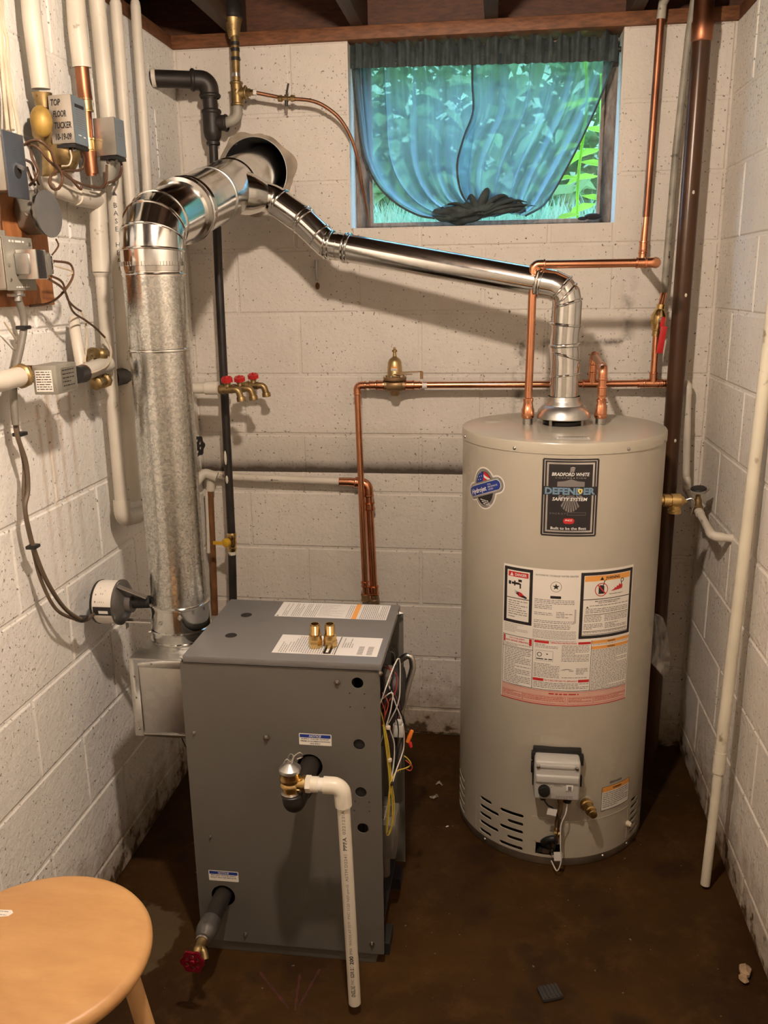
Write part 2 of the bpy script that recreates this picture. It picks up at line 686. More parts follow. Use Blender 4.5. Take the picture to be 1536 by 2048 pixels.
def curtain_material():
    mt = bpy.data.materials.new('sheer_curtain')
    mt.use_nodes = True
    nt = mt.node_tree
    nt.nodes.remove(nt.nodes['Principled BSDF'])
    out = nt.nodes['Material Output']
    vec = pos_scaled(nt)
    col = mix_rgb(nt, ramp(nt, noise(nt, vec, 10, 4), [(.3, 0), (.7, 1)]), (.34, .46, .54), (.46, .58, .66))
    di = nn(nt, 'ShaderNodeBsdfDiffuse')
    nt.links.new(mix_rgb(nt, .75, col, (.03, .04, .04)), di.inputs['Color'])
    tr = nn(nt, 'ShaderNodeBsdfTranslucent')
    nt.links.new(col, tr.inputs['Color'])
    tp = nn(nt, 'ShaderNodeBsdfTransparent')
    tp.inputs['Color'].default_value = (.80, .90, .92, 1)
    m1 = nn(nt, 'ShaderNodeMixShader')
    m1.inputs[0].default_value = .62
    nt.links.new(di.outputs[0], m1.inputs[1])
    nt.links.new(tr.outputs[0], m1.inputs[2])
    m2 = nn(nt, 'ShaderNodeMixShader')
    # seen edge-on the weave closes up
    lw = nn(nt, 'ShaderNodeLayerWeight')
    lw.inputs['Blend'].default_value = .35
    nt.links.new(ramp(nt, lw.outputs['Facing'], [(.0, .50), (.8, .05)]), m2.inputs[0])
    nt.links.new(m1.outputs[0], m2.inputs[1])
    nt.links.new(tp.outputs[0], m2.inputs[2])
    nt.links.new(m2.outputs[0], out.inputs['Surface'])
    return mt


def glass_material(name, tint, alpha, rough=.02):
    mt = bpy.data.materials.new(name)
    mt.use_nodes = True
    nt = mt.node_tree
    nt.nodes.remove(nt.nodes['Principled BSDF'])
    out = nt.nodes['Material Output']
    tp = nn(nt, 'ShaderNodeBsdfTransparent')
    tp.inputs['Color'].default_value = (*tint, 1)
    gl = nn(nt, 'ShaderNodeBsdfGlossy')
    gl.inputs['Roughness'].default_value = rough
    mx = nn(nt, 'ShaderNodeMixShader')
    vec = pos_scaled(nt)
    nt.links.new(ramp(nt, noise(nt, vec, 25, 5), [(.3, alpha * .5), (.75, alpha * 1.6)]), mx.inputs[0])
    nt.links.new(tp.outputs[0], mx.inputs[1])
    nt.links.new(gl.outputs[0], mx.inputs[2])
    nt.links.new(mx.outputs[0], out.inputs['Surface'])
    return mt


def leaf_material(name, col, trans):
    mt = bpy.data.materials.new(name)
    mt.use_nodes = True
    nt = mt.node_tree
    nt.nodes.remove(nt.nodes['Principled BSDF'])
    out = nt.nodes['Material Output']
    vec = pos_scaled(nt)
    c = mix_rgb(nt, ramp(nt, noise(nt, vec, 9, 3), [(.3, 0), (.7, 1)]), tuple(x * .6 for x in col), col)
    di, tr, mx = nn(nt, 'ShaderNodeBsdfDiffuse'), nn(nt, 'ShaderNodeBsdfTranslucent'), nn(nt, 'ShaderNodeMixShader')
    nt.links.new(c, di.inputs['Color'])
    nt.links.new(c, tr.inputs['Color'])
    mx.inputs[0].default_value = trans
    nt.links.new(di.outputs[0], mx.inputs[1])
    nt.links.new(tr.outputs[0], mx.inputs[2])
    nt.links.new(mx.outputs[0], out.inputs['Surface'])
    return mt


MAT = dict(
    wall_back=wall_material('wall_paint_back', 'back'),
    wall_left=wall_material('wall_paint_left', 'left'),
    wall_right=wall_material('wall_paint_right', 'right'),
    floor=floor_material(),
    plate=wood_material('plate_wood', (.10, .035, .012), (.24, .095, .035), (2, 2, 9)),
    joist=wood_material('joist_wood', (.035, .018, .009), (.085, .042, .02), (9, 1, 9)),
    rim=wood_material('rim_wood', (.055, .02, .008), (.13, .045, .016), (2, 2, 9)),
    board=wood_material('plywood', (.30, .10, .03), (.48, .19, .06), (6, 6, 2)),
    stool=wood_material('birch_wood', (.48, .245, .088), (.58, .32, .122), (2, 5, 2), .42, 5),
    stool_leg=wood_material('birch_leg', (.52, .29, .115), (.60, .36, .16), (5, 5, 1), .45, 6),
    window=wood_material('window_wood', (.16, .11, .08), (.36, .30, .25), (5, 5, 1.5), .6),
    galv=galvanized('galvanized_spangle', .8, .17, (.33, .34, .32), (.68, .67, .63), 230),
    galv_new=galvanized('galvanized_bright', .25, .13, (.42, .42, .40), (.72, .71, .68), 40),
    galv_dull=galvanized('galvanized_dull', .3, .34, (.40, .40, .38), (.58, .57, .54), 60),
    copper=M('new_copper', (.74, .33, .18), .26, 1.0, .18, 12),
    copper_old=M('old_copper', (.36, .15, .08), .42, 1.0, .35, 9),
    copper_tube=M('brown_copper_tube', (.30, .14, .075), .45, .8, .3, 12),
    brass=M('brass', (.66, .46, .19), .26, 1.0, .2, 25),
    brass_old=M('old_brass', (.36, .25, .11), .45, .9, .35, 30, dirt=(.10, .07, .04), dscale=45),
    mustard=M('mustard_paint', (.42, .26, .06), .5, .2, .3, 30),
    bronze=M('bronze', (.36, .23, .12), .45, .8, .3, 20),
    brass_dull=M('dull_brass', (.50, .35, .16), .38, .85, .3, 18),
    black_iron=M('black_iron', (.030, .024, .020), .48, .25, .4, 12, .1),
    rust_pipe=M('rusty_pipe', (.20, .085, .025), .75, .1, .4, 20, .3),
    brown_pipe=M('brown_drain_paint', (.070, .030, .012), .28, .15, .25, 7, dirt=(.06, .03, .015), dscale=12, dthr=.6),
    white_pipe=M('white_painted_pipe', (.66, .60, .50), .45, 0, .12, 9, .12, 60, dirt=(.22, .17, .11), dscale=22, dthr=.66),
    grey_pipe=M('worn_grey_pipe', (.34, .31, .25), .5, 0, .3, 16, .15, dirt=(.10, .08, .06), dscale=26, dthr=.58),
    pvc=M('white_pvc', (.72, .66, .54), .35, 0, .06, 8),
    pvc_old=M('old_pvc', (.70, .64, .50), .45, 0, .10, 8, dirt=(.30, .24, .15), dscale=14, dthr=.64),
    jacket=M('grey_jacket_paint', (.128, .118, .100), .40, 0, .05, 4, .06, 300),
    lid=M('grey_lid_paint', (.165, .160, .155), .38, 0, .05, 4, .06, 300),
    dark_metal=M('dark_metal', (.035, .033, .032), .5, .4, .3, 10),
    black=M('black_plastic', (.014, .013, .012), .45),
    void=M('dark_interior', (.012, .010, .009), .85),
    tank=M('beige_enamel', (.455, .41, .325), .30, 0, .03, 3, .03, 200, coat=.25),
    tank_dark=M('bare_steel_ring', (.19, .15, .11), .45, .4, .3, 12),
    steel=M('steel', (.55, .53, .50), .28, 1.0, .2, 16),
    steel_grey=M('grey_steel_box', (.42, .41, .38), .42, .85, .15, 16),
    dark_steel=M('dark_steel', (.16, .15, .14), .4, .7, .3, 20),
    zinc_paint=M('grey_box_paint', (.33, .31, .26), .42, .3, .15, 12),
    box_face=M('brushed_box', (.52, .47, .41), .38, .75, .1, 6),
    box_side=M('blue_grey_box', (.30, .34, .38), .36, .6, .1, 6),
    slate=M('slate_switch_plate', (.085, .095, .115), .42, .35, .1, 10),
    slate_zinc=M('slate_zinc', (.20, .195, .19), .5, .5, .15, 14),
    oct=M('dull_zinc', (.30, .28, .235), .5, .6, .25, 14),
    wire_brown=M('brown_wire', (.11, .055, .030), .45, 0, .2, 20),
    wire_cream=M('cream_wire', (.62, .52, .38), .5, 0, .15, 20),
    wire_white=M('white_wire', (.68, .64, .58), .45),
    wire_yellow=M('yellow_wire', (.58, .42, .05), .45),
    wire_red=M('red_wire', (.42, .06, .04), .45),
    wire_black=M('black_wire', (.02, .018, .017), .45),
    wire_purple=M('purple_wire', (.22, .08, .12), .45),
    cable=M('grey_brown_cable', (.12, .085, .055), .5, 0, .2, 20),
    conduit=M('grey_cable', (.19, .17, .14), .5, 0, .15, 20),
    red=M('red_enamel', (.55, .02, .02), .28, 0, .1, 30),
    red_metal=M('red_handwheel', (.32, .012, .03), .25, .6, .2, 40),
    yellow=M('yellow_vinyl', (.62, .36, .02), .35),
    orange=M('orange_wire_nut', (.85, .22, .03), .4),
    paper=M('white_label', (.74, .71, .67), .45),
    paper_warm=M('warm_white_label', (.80, .75, .67), .42),
    ink=M('black_ink', (.022, .018, .018), .5),
    ink_grey=M('grey_ink', (.20, .18, .17), .5),
    ink_red=M('red_ink', (.55, .025, .025), .45),
    ink_orange=M('orange_ink', (.82, .36, .08), .45),
    ink_blue=M('blue_ink', (.02, .045, .26), .4),
    ink_pink=M('pink_ink', (.70, .42, .33), .45),
    ink_steel=M('steel_blue_ink', (.16, .26, .36), .4),
    ink_white=M('white_ink', (.80, .78, .74), .45),
    ink_yellow=M('yellow_ink', (.80, .62, .12), .45),
    badge_silver=M('badge_silver', (.60, .57, .53), .3, .7, .3, 12),
    ctrl=M('grey_control_plastic', (.52, .50, .46), .42),
    curtain=curtain_material(),
    curtain_dark=M('dark_curtain_hem', (.050, .066, .064), .85, 0, .35, 40, .3, 200),
    glass=glass_material('window_glass', (.93, .97, .98), .04, .6),
    plastic_bag=glass_material('clear_plastic', (.86, .85, .82), .22, .12),
    leaf=leaf_material('bright_leaf', (.50, .80, .10), .55),
    hedge=leaf_material('hedge_leaf', (.26, .42, .16), .5),
    grass=leaf_material('grass_blade', (.34, .52, .34), .4),
    soil=M('outdoor_soil', (.22, .32, .16), .9, 0, .5, 6),
    mortar_patch=M('mortar_patch', (.40, .33, .25), .85, 0, .3, 18, .5, 60),
    rag=M('dark_rag', (.025, .022, .02), .9, 0, .4, 40),
    stone=M('pale_stone', (.40, .27, .16), .8, 0, .3, 60, .4),
    rust_floor=M('rust_floor', (.06, .012, .008), .8, 0, .4, 60),
    rubber=M('dark_rubber', (.035, .03, .026), .7),
)

lm, lnt, lb = node_mat('lit_bulb')
lb.inputs['Base Color'].default_value = (.9, .85, .75, 1)
lb.inputs['Emission Color'].default_value = (*LAMP_COLOR, 1)
lb.inputs['Emission Strength'].default_value = LAMP_POWER / (4 * PI * PI * .035 ** 2)
MAT['bulb'] = lm

# ---------------------------------------------------------------- the room
W = 1.6961
YF = -3.7
COURSE = 0.2032
Z0 = 2.134
JOINT = 0.009
WIN = (0.553, 1.379, 1.79)

floor = struct(obj('floor', MB().box((-.2, YF - .2, -.12), (W + .2, .2, 0)), MAT['floor'], smooth=False))

mb = MB()
REC = .003
mb.prism([(-.2, -.1), (W + .2, -.1), (W + .2, 2.335), (WIN[1], 2.335), (WIN[1], WIN[2]), (WIN[0], WIN[2]), (WIN[0], 2.335), (-.2, 2.335)], (0, .2, 0), (1, 0, 0), (0, 0, 1), .2 - REC)
wall_back = struct(obj('wall_back', mb, MAT['wall_back'], smooth=False, origin=(W / 2, 0, 0)))
wall_left = struct(obj('wall_left', MB().box((-.2, YF, -.1), (-REC, REC, 2.335)), MAT['wall_left'], smooth=False, origin=(0, YF / 2, 0)))
wall_right = struct(obj('wall_right', MB().box((W + REC, YF, -.1), (W + .2, REC, 2.335)), MAT['wall_right'], smooth=False, origin=(W, YF / 2, 0)))
wall_front_added = struct(obj('wall_front_added', MB().box((-.2, YF - .2, -.1), (W + .2, YF, 2.6)), MAT['wall_right'], smooth=False))  # unseen wall, added for bounce light and warm reflections in the metal

BLOCKS = {}


def block_mesh(w, h, mat):
    key = (round(w, 3), round(h, 3), mat.name)
    if key not in BLOCKS:
        c, d = .0035, .0065
        a, b_ = w / 2, h / 2
        me = bpy.data.meshes.new('block')
        vs = [(-a, d, -b_), (a, d, -b_), (a, d, b_), (-a, d, b_),
              (-a, .002, -b_), (a, .002, -b_), (a, .002, b_), (-a, .002, b_),
              (-a + c, 0, -b_ + c), (a - c, 0, -b_ + c), (a - c, 0, b_ - c), (-a + c, 0, b_ - c)]
        fs = [(8, 9, 10, 11), (3, 2, 1, 0)]
        for k in range(4):
            j = (k + 1) % 4
            fs += [(k, j, j + 4, k + 4), (k + 4, j + 4, j + 8, k + 8)]
        me.from_pydata(vs, [], fs)
        me.materials.append(mat)
        BLOCKS[key] = me
    return BLOCKS[key]


def lay(wall, mat, kind, a0, a1, phase_odd, phase_even, openings=None):
    """courses of painted concrete block; kind selects the wall's plane"""
    org = WORLD_ORIGIN[wall]
    for r in range(0, 12):
        zb, zt = Z0 - r * COURSE, Z0 - (r - 1) * COURSE
        ph = phase_odd if r % 2 else phase_even
        cuts = [a0]
        n = math.floor((a0 - ph) / (2 * COURSE))
        while True:
            x = ph + n * 2 * COURSE
            n += 1
            if x <= a0 + .03:
                continue
            if x >= a1 - .03:
                break
            cuts.append(x)
        cuts.append(a1)
        for i in range(len(cuts) - 1):
            cells = [(cuts[i], cuts[i + 1], zb, zt)]
            if openings and zt > openings[2] + .01:
                o0, o1, oz = openings
                l, rr_, b_, t = cells[0]
                cells = []
                if l < o0:
                    cells.append((l, min(rr_, o0), b_, t))
                if rr_ > o1:
                    cells.append((max(l, o1), rr_, b_, t))
                if b_ < oz - .02 and rr_ > o0 and l < o1:
                    cells.append((max(l, o0), min(rr_, o1), b_, oz + JOINT / 2))
            for l, rr_, b_, t in cells:
                b_ = max(b_, .0)
                w, h = rr_ - l - JOINT, t - b_ - JOINT
                if w < .02 or h < .02:
                    continue
                o = bpy.data.objects.new('block', block_mesh(w, h, mat))
                c, zc, pr = (l + rr_) / 2, (b_ + t) / 2, rnd.uniform(-.0008, .0008)
                if kind == 'back':
                    p = V((c, pr, zc))
                elif kind == 'left':
                    p, o.rotation_euler.z = V((-pr, c, zc)), PI / 2
                else:
                    p, o.rotation_euler.z = V((W + pr, c, zc)), -PI / 2
                COL.objects.link(o)
                o.parent = wall
                o.location = p - org


lay(wall_back, MAT['wall_back'], 'back', 0, W, .165, .368, WIN)
lay(wall_left, MAT['wall_left'], 'left', -2.9, 0, -.20, 0.003)
lay(wall_right, MAT['wall_right'], 'right', -2.9, 0, -.4265, -.2245)

# wooden plates on top of the block, joists, rim boards and subfloor
trim_1 = struct(obj('trim_1', MB().box((-.1, -.012, 2.335), (W + .1, .13, 2.373)), MAT['plate'], bevel=.003))
trim_2 = struct(obj('trim_2', MB().box((-.15, YF, 2.335), (.0, -.012, 2.373)), MAT['plate'], bevel=.003))
trim_3 = struct(obj('trim_3', MB().box((W, YF, 2.335), (W + .15, -.012, 2.373)), MAT['plate'], bevel=.003))
ceiling = struct(obj('ceiling', MB().box((-.2, YF, 2.57), (W + .2, .2, 2.60)), MAT['joist'], smooth=False))
obj('rim_board', MB().box((-.15, .085, 2.373), (W + .15, .125, 2.57)), MAT['rim'], ceiling, smooth=False)
obj('rim_board', MB().box((-.14, YF, 2.373), (-.10, .085, 2.57)), MAT['joist'], ceiling, smooth=False)
obj('rim_board', MB().box((W + .1, YF, 2.373), (W + .14, .085, 2.57)), MAT['joist'], ceiling, smooth=False)
for xc in (.197, .586, .99, 1.41):
    obj('joist', MB().box((xc - .02, YF, 2.373), (xc + .02, .085, 2.568)), MAT['joist'], ceiling, bevel=.002)

# ---------------------------------------------------------------- window, curtain, outdoors
x0, x1, z0 = WIN[0], WIN[1], WIN[2]
zt = 2.335
mb = MB()
for lo, hi in (((x0, .115, z0), (x0 + .045, .165, zt)), ((x1 - .035, .115, z0), (x1, .165, zt)),
               ((x0 + .045, .115, z0), (x1 - .035, .165, z0 + .022)), ((x0 + .045, .115, zt - .035), (x1 - .035, .165, zt))):
    mb.box(lo, hi)
window_1 = struct(obj('window_1', mb, MAT['window'], bevel=.002))
obj('pane', MB().box((x0 + .045, .137, z0 + .022), (x1 - .035, .141, zt - .035)), MAT['glass'], window_1, smooth=False)
for xx in (x0 + .045, x1 - .045):
    obj('glazing_bead', MB().box((xx, .118, z0 + .02), (xx + .010, .136, zt - .035)), MAT['window'], window_1, smooth=False)

ground = MB()
gv, gf = [], []
for j in range(13):
    for i in range(13):
        x, y = -4 + 10 * i / 12, .2 + 7 * j / 12
        gv.append((x, y, 1.70 + .13 * max(0, y - .3) + max(0, y - 3.3) * .9 + .04 * math.sin(3 * x + 2 * y)))
gf = [(j * 13 + i, j * 13 + i + 1, (j + 1) * 13 + i + 1, (j + 1) * 13 + i) for j in range(12) for i in range(12)]
ground.add(gv, gf)
struct(obj('ground', ground, MAT['soil']))


def leaf_quad(mb, c, d, up, L, Wd, fold=.25):
    """pointed leaf of 8 triangles, folded on its midrib"""
    d, up = V(d).normalized(), V(up).normalized()
    s = d.cross(up).normalized()
    c = V(c)
    pts = [c, c + d * L * .3 + s * Wd * .5 + up * Wd * fold, c + d * L * .65 + s * Wd * .42 + up * Wd * fold, c + d * L - up * L * .12,
           c + d * L * .65 - s * Wd * .42 + up * Wd * fold, c + d * L * .3 - s * Wd * .5 + up * Wd * fold, c + d * L * .3, c + d * L * .65 - up * L * .03]
    mb.add(pts, [(0, 6, 1), (1, 6, 7, 2), (2, 7, 3), (3, 7, 4), (4, 7, 6, 5), (5, 6, 0)])


rh = random.Random(3)
hedge = MB()
for _ in range(6500):
    y = rh.uniform(1.5, 3.4)
    c = V((rh.uniform(-1.6, 3.2), y, rh.uniform(1.95, 3.0 + .5 * (y - 1.5))))
    leaf_quad(hedge, c, (rh.uniform(-1, 1), rh.uniform(-1, .2), rh.uniform(-.8, .5)), (rh.uniform(-.4, .4), -.5, 1), rh.uniform(.10, .2), rh.uniform(.05, .1))
tag(obj('hedge_foliage', hedge, MAT['hedge'], smooth=False), 'dense green foliage growing outside the basement window', 'foliage', kind='stuff')
gr = MB()
for _ in range(2600):
    x, y = rh.uniform(.1, 1.8), rh.uniform(.5, 1.4)
    zb = 1.69 + .13 * max(0, y - .3)
    h, w = rh.uniform(.06, .2), .006
    dx, dy = rh.uniform(-.08, .08), rh.uniform(-.08, .08)
    a = rh.uniform(0, PI)
    sx, sy_ = math.cos(a) * w, math.sin(a) * w
    gr.add([(x - sx, y - sy_, zb), (x + sx, y + sy_, zb), (x + dx * .5 + sx * .6, y + dy * .5 + sy_ * .6, zb + h * .6), (x + dx * .5 - sx * .6, y + dy * .5 - sy_ * .6, zb + h * .6), (x + dx, y + dy, zb + h)],
           [(0, 1, 2, 3), (3, 2, 4)])
tag(obj('grass', gr, MAT['grass'], smooth=False), 'wispy grass seen through the lower window pane', 'grass', kind='stuff')

plant = thing('leafy_plant', 'bright green leafy plant outside the window, right of the curtain', 'plant', (1.30, .34, 1.70))
obj('stem', MB().sweep(smooth_path([(1.30, .34, 1.70), (1.29, .35, 1.95), (1.31, .36, 2.2), (1.29, .37, 2.4)]), .005, 6), MAT['leaf'], plant)
obj('stem', MB().sweep(smooth_path([(1.36, .42, 1.70), (1.37, .42, 1.95), (1.36, .42, 2.3)]), .005, 6), MAT['leaf'], plant)
for x, y, z, dx, dz, L, wd in ((1.30, .33, 1.90, .9, -.25, .12, .05), (1.29, .34, 1.96, -1, -.1, .10, .045), (1.29, .34, 2.01, .8, -.2, .13, .06), (1.30, .35, 2.07, -.9, -.3, .11, .05),
                               (1.30, .35, 2.12, .9, -.3, .12, .055), (1.36, .41, 1.88, -.9, -.35, .12, .055), (1.37, .41, 1.97, -1, -.15, .13, .06), (1.37, .41, 2.06, -.8, -.3, .14, .06), (1.36, .42, 2.15, .5, -.3, .12, .05),
                               (1.30, .36, 2.20, -.8, -.2, .11, .05), (1.36, .41, 2.22, -.7, -.2, .13, .055), (1.30, .33, 1.84, -.9, -.2, .10, .045), (1.31, .33, 1.83, .9, -.1, .09, .045), (1.37, .41, 1.92, .7, -.2, .10, .05)):
    lf = MB()
    leaf_quad(lf, (x, y, z), (dx, -.35, dz), (0, -.45, 1), L, wd, .12)
    obj('leaf', lf, MAT['leaf'], plant, smooth=False)

# curtain: two sheer panels shirred on a rod, both knotted together above the sill
cur = thing('window_curtain', 'sheer dark green curtain knotted at its bottom across the basement window', 'curtain', (.97, .05, 1.80))


def edge_at(pts, t):
    q = t * (len(pts) - 1)
    i = min(int(q), len(pts) - 2)
    a = [V(p) for p in pts]
    s = smooth_path(a, 8)
    return s[min(len(s) - 1, int(round(t * (len(s) - 1))))]


def curtain_panel(left, right, nfold, amp, seed):
    r = random.Random(seed)
    NU, NV = 120, 40
    ph = [r.uniform(0, 6.28) for _ in range(4)]
    L = [edge_at(left, j / NV) for j in range(NV + 1)]
    R_ = [edge_at(right, j / NV) for j in range(NV + 1)]
    mb_ = MB()
    vs = []
    for j in range(NV + 1):
        v = j / NV
        for i in range(NU + 1):
            u = i / NU
            p = L[j].lerp(R_[j], u)
            a = amp * (.45 + .75 * v) * (1 if 0 < u < 1 else .6)
            uu = u + .035 * math.sin(5 * v + ph[0]) * v
            f = math.sin(2 * PI * nfold * uu + ph[1]) + .55 * math.sin(2 * PI * nfold * 1.7 * uu + ph[2] + 2 * v) + .5 * (1 - v) ** 3 * math.sin(2 * PI * nfold * 4.1 * u + ph[3])
            bulge = -.035 * math.sin(PI * u) * math.sin(PI * min(1, v * 1.05)) * v
            vs.append(V((p.x + (.25 + 1.3 * max(0, math.sin(7 * u + ph[2])) * (1 - .6 * v)) * a * math.cos(2 * PI * nfold * uu + ph[1]), p.y + a * f + bulge, p.z)))
    fs = [(j * (NU + 1) + i, j * (NU + 1) + i + 1, (j + 1) * (NU + 1) + i + 1, (j + 1) * (NU + 1) + i) for j in range(NV) for i in range(NU)]
    return mb_.add(vs, fs)


CY = .055
panel_a_l = [(0.5583, 0.055, 2.3057), (0.5628, 0.055, 2.2226), (0.5733, 0.055, 2.1203), (0.5897, 0.05, 2.0154), (0.6295, 0.045, 1.931), (0.691, 0.04, 1.8683), (0.764, 0.035, 1.8281), (0.8207, 0.03, 1.8158)]
panel_a_r = [(0.9412, 0.055, 2.2915), (0.9423, 0.055, 2.2072), (0.9403, 0.055, 2.1215), (0.9291, 0.05, 2.034), (0.9222, 0.045, 1.96), (0.9311, 0.04, 1.8923), (0.9555, 0.035, 1.8537), (0.9828, 0.03, 1.8301)]
panel_b_l = [(0.9322, 0.05, 2.2908), (0.9348, 0.05, 2.2065), (0.9373, 0.05, 2.128), (0.9103, 0.045, 2.0558), (0.8908, 0.04, 1.9825), (0.8963, 0.035, 1.9151), (0.9191, 0.03, 1.8662), (0.9607, 0.025, 1.8378)]
panel_b_r = [(1.3634, 0.055, 2.2892), (1.3465, 0.055, 2.2185), (1.3123, 0.055, 2.1291), (1.2708, 0.05, 2.0372), (1.2311, 0.045, 1.9582), (1.1963, 0.04, 1.8956), (1.1592, 0.035, 1.8457), (1.1054, 0.03, 1.8167)]
obj('curtain_panel', curtain_panel(panel_a_l, panel_a_r, 5, .013, 2), MAT['curtain'], cur, angle=80)
obj('curtain_panel', curtain_panel(panel_b_l, panel_b_r, 6, .013, 5), MAT['curtain'], cur, angle=80)
for edge in (panel_a_l, panel_b_l, panel_b_r):
    ep = smooth_path([V(q) for q in edge], 8)
    obj('hem', MB().sweep([q + V((0, -.004, 0)) for q in ep], .0032, 8, flat=.5), MAT['curtain_dark'], cur)
hd = MB()
vs, fs = [], []
NU = 160
ha, hb = V((0.555, 0.045, 2.2922)), V((1.3686, 0.045, 2.2784))
for i in range(NU + 1):
    u = i / NU
    p = ha.lerp(hb, u)
    rf = .010 * math.sin(u * 190) + .006 * math.sin(u * 77 + 1)
    for k, (dz, sc_) in enumerate(((-.026, .5), (-.008, .8), (.010, .8), (.028, .9), (.046 + .008 * math.sin(u * 120) + .006 * math.sin(u * 47), 1.6))):
        vs.append(p + V((0, rf * sc_ - .008, dz)))
for i in range(NU):
    for k in range(4):
        a = i * 5 + k
        fs.append((a, a + 5, a + 6, a + 1))
obj('curtain_header', hd.add(vs, fs), MAT['curtain_dark'], cur, angle=80)
obj('curtain_rod', MB().cyl((WIN[0] + .001, .055, 2.278), (WIN[1] - .001, .055, 2.288), .008), MAT['dark_metal'], cur)
# the crumpled knot resting on the sill
kn = MB()
rk = random.Random(11)
NK = 26
vs, fs = [], []
c0 = V((0.9591, 0.03, 1.8292))
for i in range(NK + 1):
    t = i / NK
    for k in range(28):
        a = 2 * PI * k / 28
        rx, rz = .150, .030
        p = V((math.cos(PI * t) * rx, math.sin(PI * t) * math.cos(a) * .034, math.sin(PI * t) * math.sin(a) * rz))
        w = 1 + .22 * math.sin(a * 3 + t * 9) + .16 * math.sin(a * 5 - t * 17) + .12 * math.sin(a * 9 + t * 31)
        p = V((p.x, p.y * w, p.z * w))
        vs.append(c0 + p + V((0, 0, max(0, .02 * math.sin(5 * t)))))
fs = [(i * 28 + k, i * 28 + (k + 1) % 28, (i + 1) * 28 + (k + 1) % 28, (i + 1) * 28 + k) for i in range(NK) for k in range(28)]
obj('knot', kn.add(vs, fs), MAT['curtain_dark'], cur, angle=70, label='dark crumpled fabric knot')
# gathered pleats fanning out of the knot
pl = MB()
for px_, pz_, r_ in ((.055, .050, .016), (.022, .066, .018), (-.02, .050, .014), (.085, .035, .014), (-.06, .030, .013), (.10, .02, .012)):
    pl.sweep(smooth_path([c0 + V((px_ * .2, -.02, -.005)), c0 + V((px_ * .7, -.03, pz_ * .6)), c0 + V((px_ * 1.35, -.018, pz_ * .95)), c0 + V((px_ * 1.9, 0, pz_ * .75))]), [r_ * .6, r_ * .7, r_ * .8, r_ * .9, r_, r_, r_, r_ * .95, r_ * .9, r_ * .85, r_ * .8, r_ * .7, r_ * .6, r_ * .5, r_ * .4, r_ * .3, r_ * .2, r_ * .1, r_ * .05], 10, flat=.5)
obj('knot_pleats', pl, MAT['curtain_dark'], cur)
lump = MB().ball((1.3177, 0.05, 1.8117), .024, 16, (1.15, .7, .42))
lump.ball((1.2855, 0.05, 1.8065), .012, 12, (1.3, .8, .5))
tag(obj('rag_wad', lump, MAT['rag']), 'small dark wad lying at the right end of the window sill', 'rag')

# ---------------------------------------------------------------- the ceiling lamp (above the frame)
lamp = thing('ceiling_lamp', 'bare lit bulb in a white porcelain holder below the joists', 'lamp', LAMP_POS)
obj('lamp_holder', MB().lathe(LAMP_POS + V((0, 0, .055)), (0, 0, 1), [(0, .022), (.03, .024), (.05, .055), (.075, .06)]), MAT['paper'], lamp)
obj('hanger', MB().cyl(LAMP_POS + V((0, 0, .128)), V((LAMP_POS.x, LAMP_POS.y, 2.57)), .012), MAT['dark_metal'], lamp)
obj('bulb', MB().ball(LAMP_POS, .035, 20), MAT['bulb'], lamp)
obj('bulb_neck', MB().lathe(LAMP_POS + V((0, 0, .03)), (0, 0, 1), [(0, .018), (.026, .013)]), MAT['brass'], lamp)

# ---------------------------------------------------------------- boiler
BX0, BX1, BY0, BY1, BZ = .325, .787, -1.135, -.78, .785
boiler = thing('boiler', 'grey sheet-metal gas boiler with paper labels on its lid', 'boiler', (.555, -.957, 0))


def plate(name, loops, t, o, ux, uy, mat, parent, label=None):
    g = fill_geo(loops, t)
    o, ux, uy = V(o), V(ux), V(uy)
    nz_ = ux.cross(uy)
    return obj(name, MB().merge(g, lambda x, y, z: o + ux * x + uy * y + nz_ * z), mat, parent, smooth=False, label=label)


HOLES = ((.62, .538, .030), (.389, .164, .030), (.736, .753, .0135), (.7365, .600, .0135), (.738, .477, .0135), (.741, .382, .0135))
loops = [rrect(BX0, .033, BX1, BZ - .001, .004)] + [circle(x, z, r, 30) for x, z, r in HOLES]
for hx, hz in ((.718, .727), (.751, .727), (.718, .693), (.751, .693), (.724, .452), (.757, .452), (.722, .428), (.757, .428)):
    loops.append(circle(hx, hz, .0018, 8))
panel = plate('side_panel', loops, .003, (0, BY0, 0), (1, 0, 0), (0, 0, 1), MAT['jacket'], boiler)
for x, z in ((.7365, .600), (.738, .477)):
    obj('knockout', MB().lathe((x, BY0 + .0035, z), (0, 1, 0), [(0, .0142), (.002, .0142)], 24), MAT['dark_metal'], panel)
obj('side_panel', MB().box((BX0, BY1 - .003, .033), (.80, BY1, BZ - .001)), MAT['jacket'], boiler, smooth=False)
obj('rear_panel', MB().box((BX0, BY0 + .003, .033), (BX0 + .003, BY1 - .003, BZ - .001)), MAT['jacket'], boiler, smooth=False)
# lid with folded rims
lid = MB()
lid.box((.334, -1.141, .7865), (.791, BY1 + .006, .803))
obj('lid', lid, MAT['lid'], boiler, bevel=.002, segs=2)
for x, y in ((.409, -.883), (.410, -1.016)):
    obj('lid_hole_plug', MB().lathe((x, y, .8028), (0, 0, 1), [(0, .0145), (.0006, .0140)], 24), MAT['void'], boiler)
obj('base_skirt', MB().box((.335, -1.129, .0), (.766, -.79, .034)), MAT['jacket'], boiler, bevel=.001)
obj('foot', MB().box((.767, -1.10, .0), (.795, -1.03, .033)), MAT['dark_metal'], boiler)
obj('foot', MB().box((.767, -.86, .0), (.795, -.80, .033)), MAT['dark_metal'], boiler)


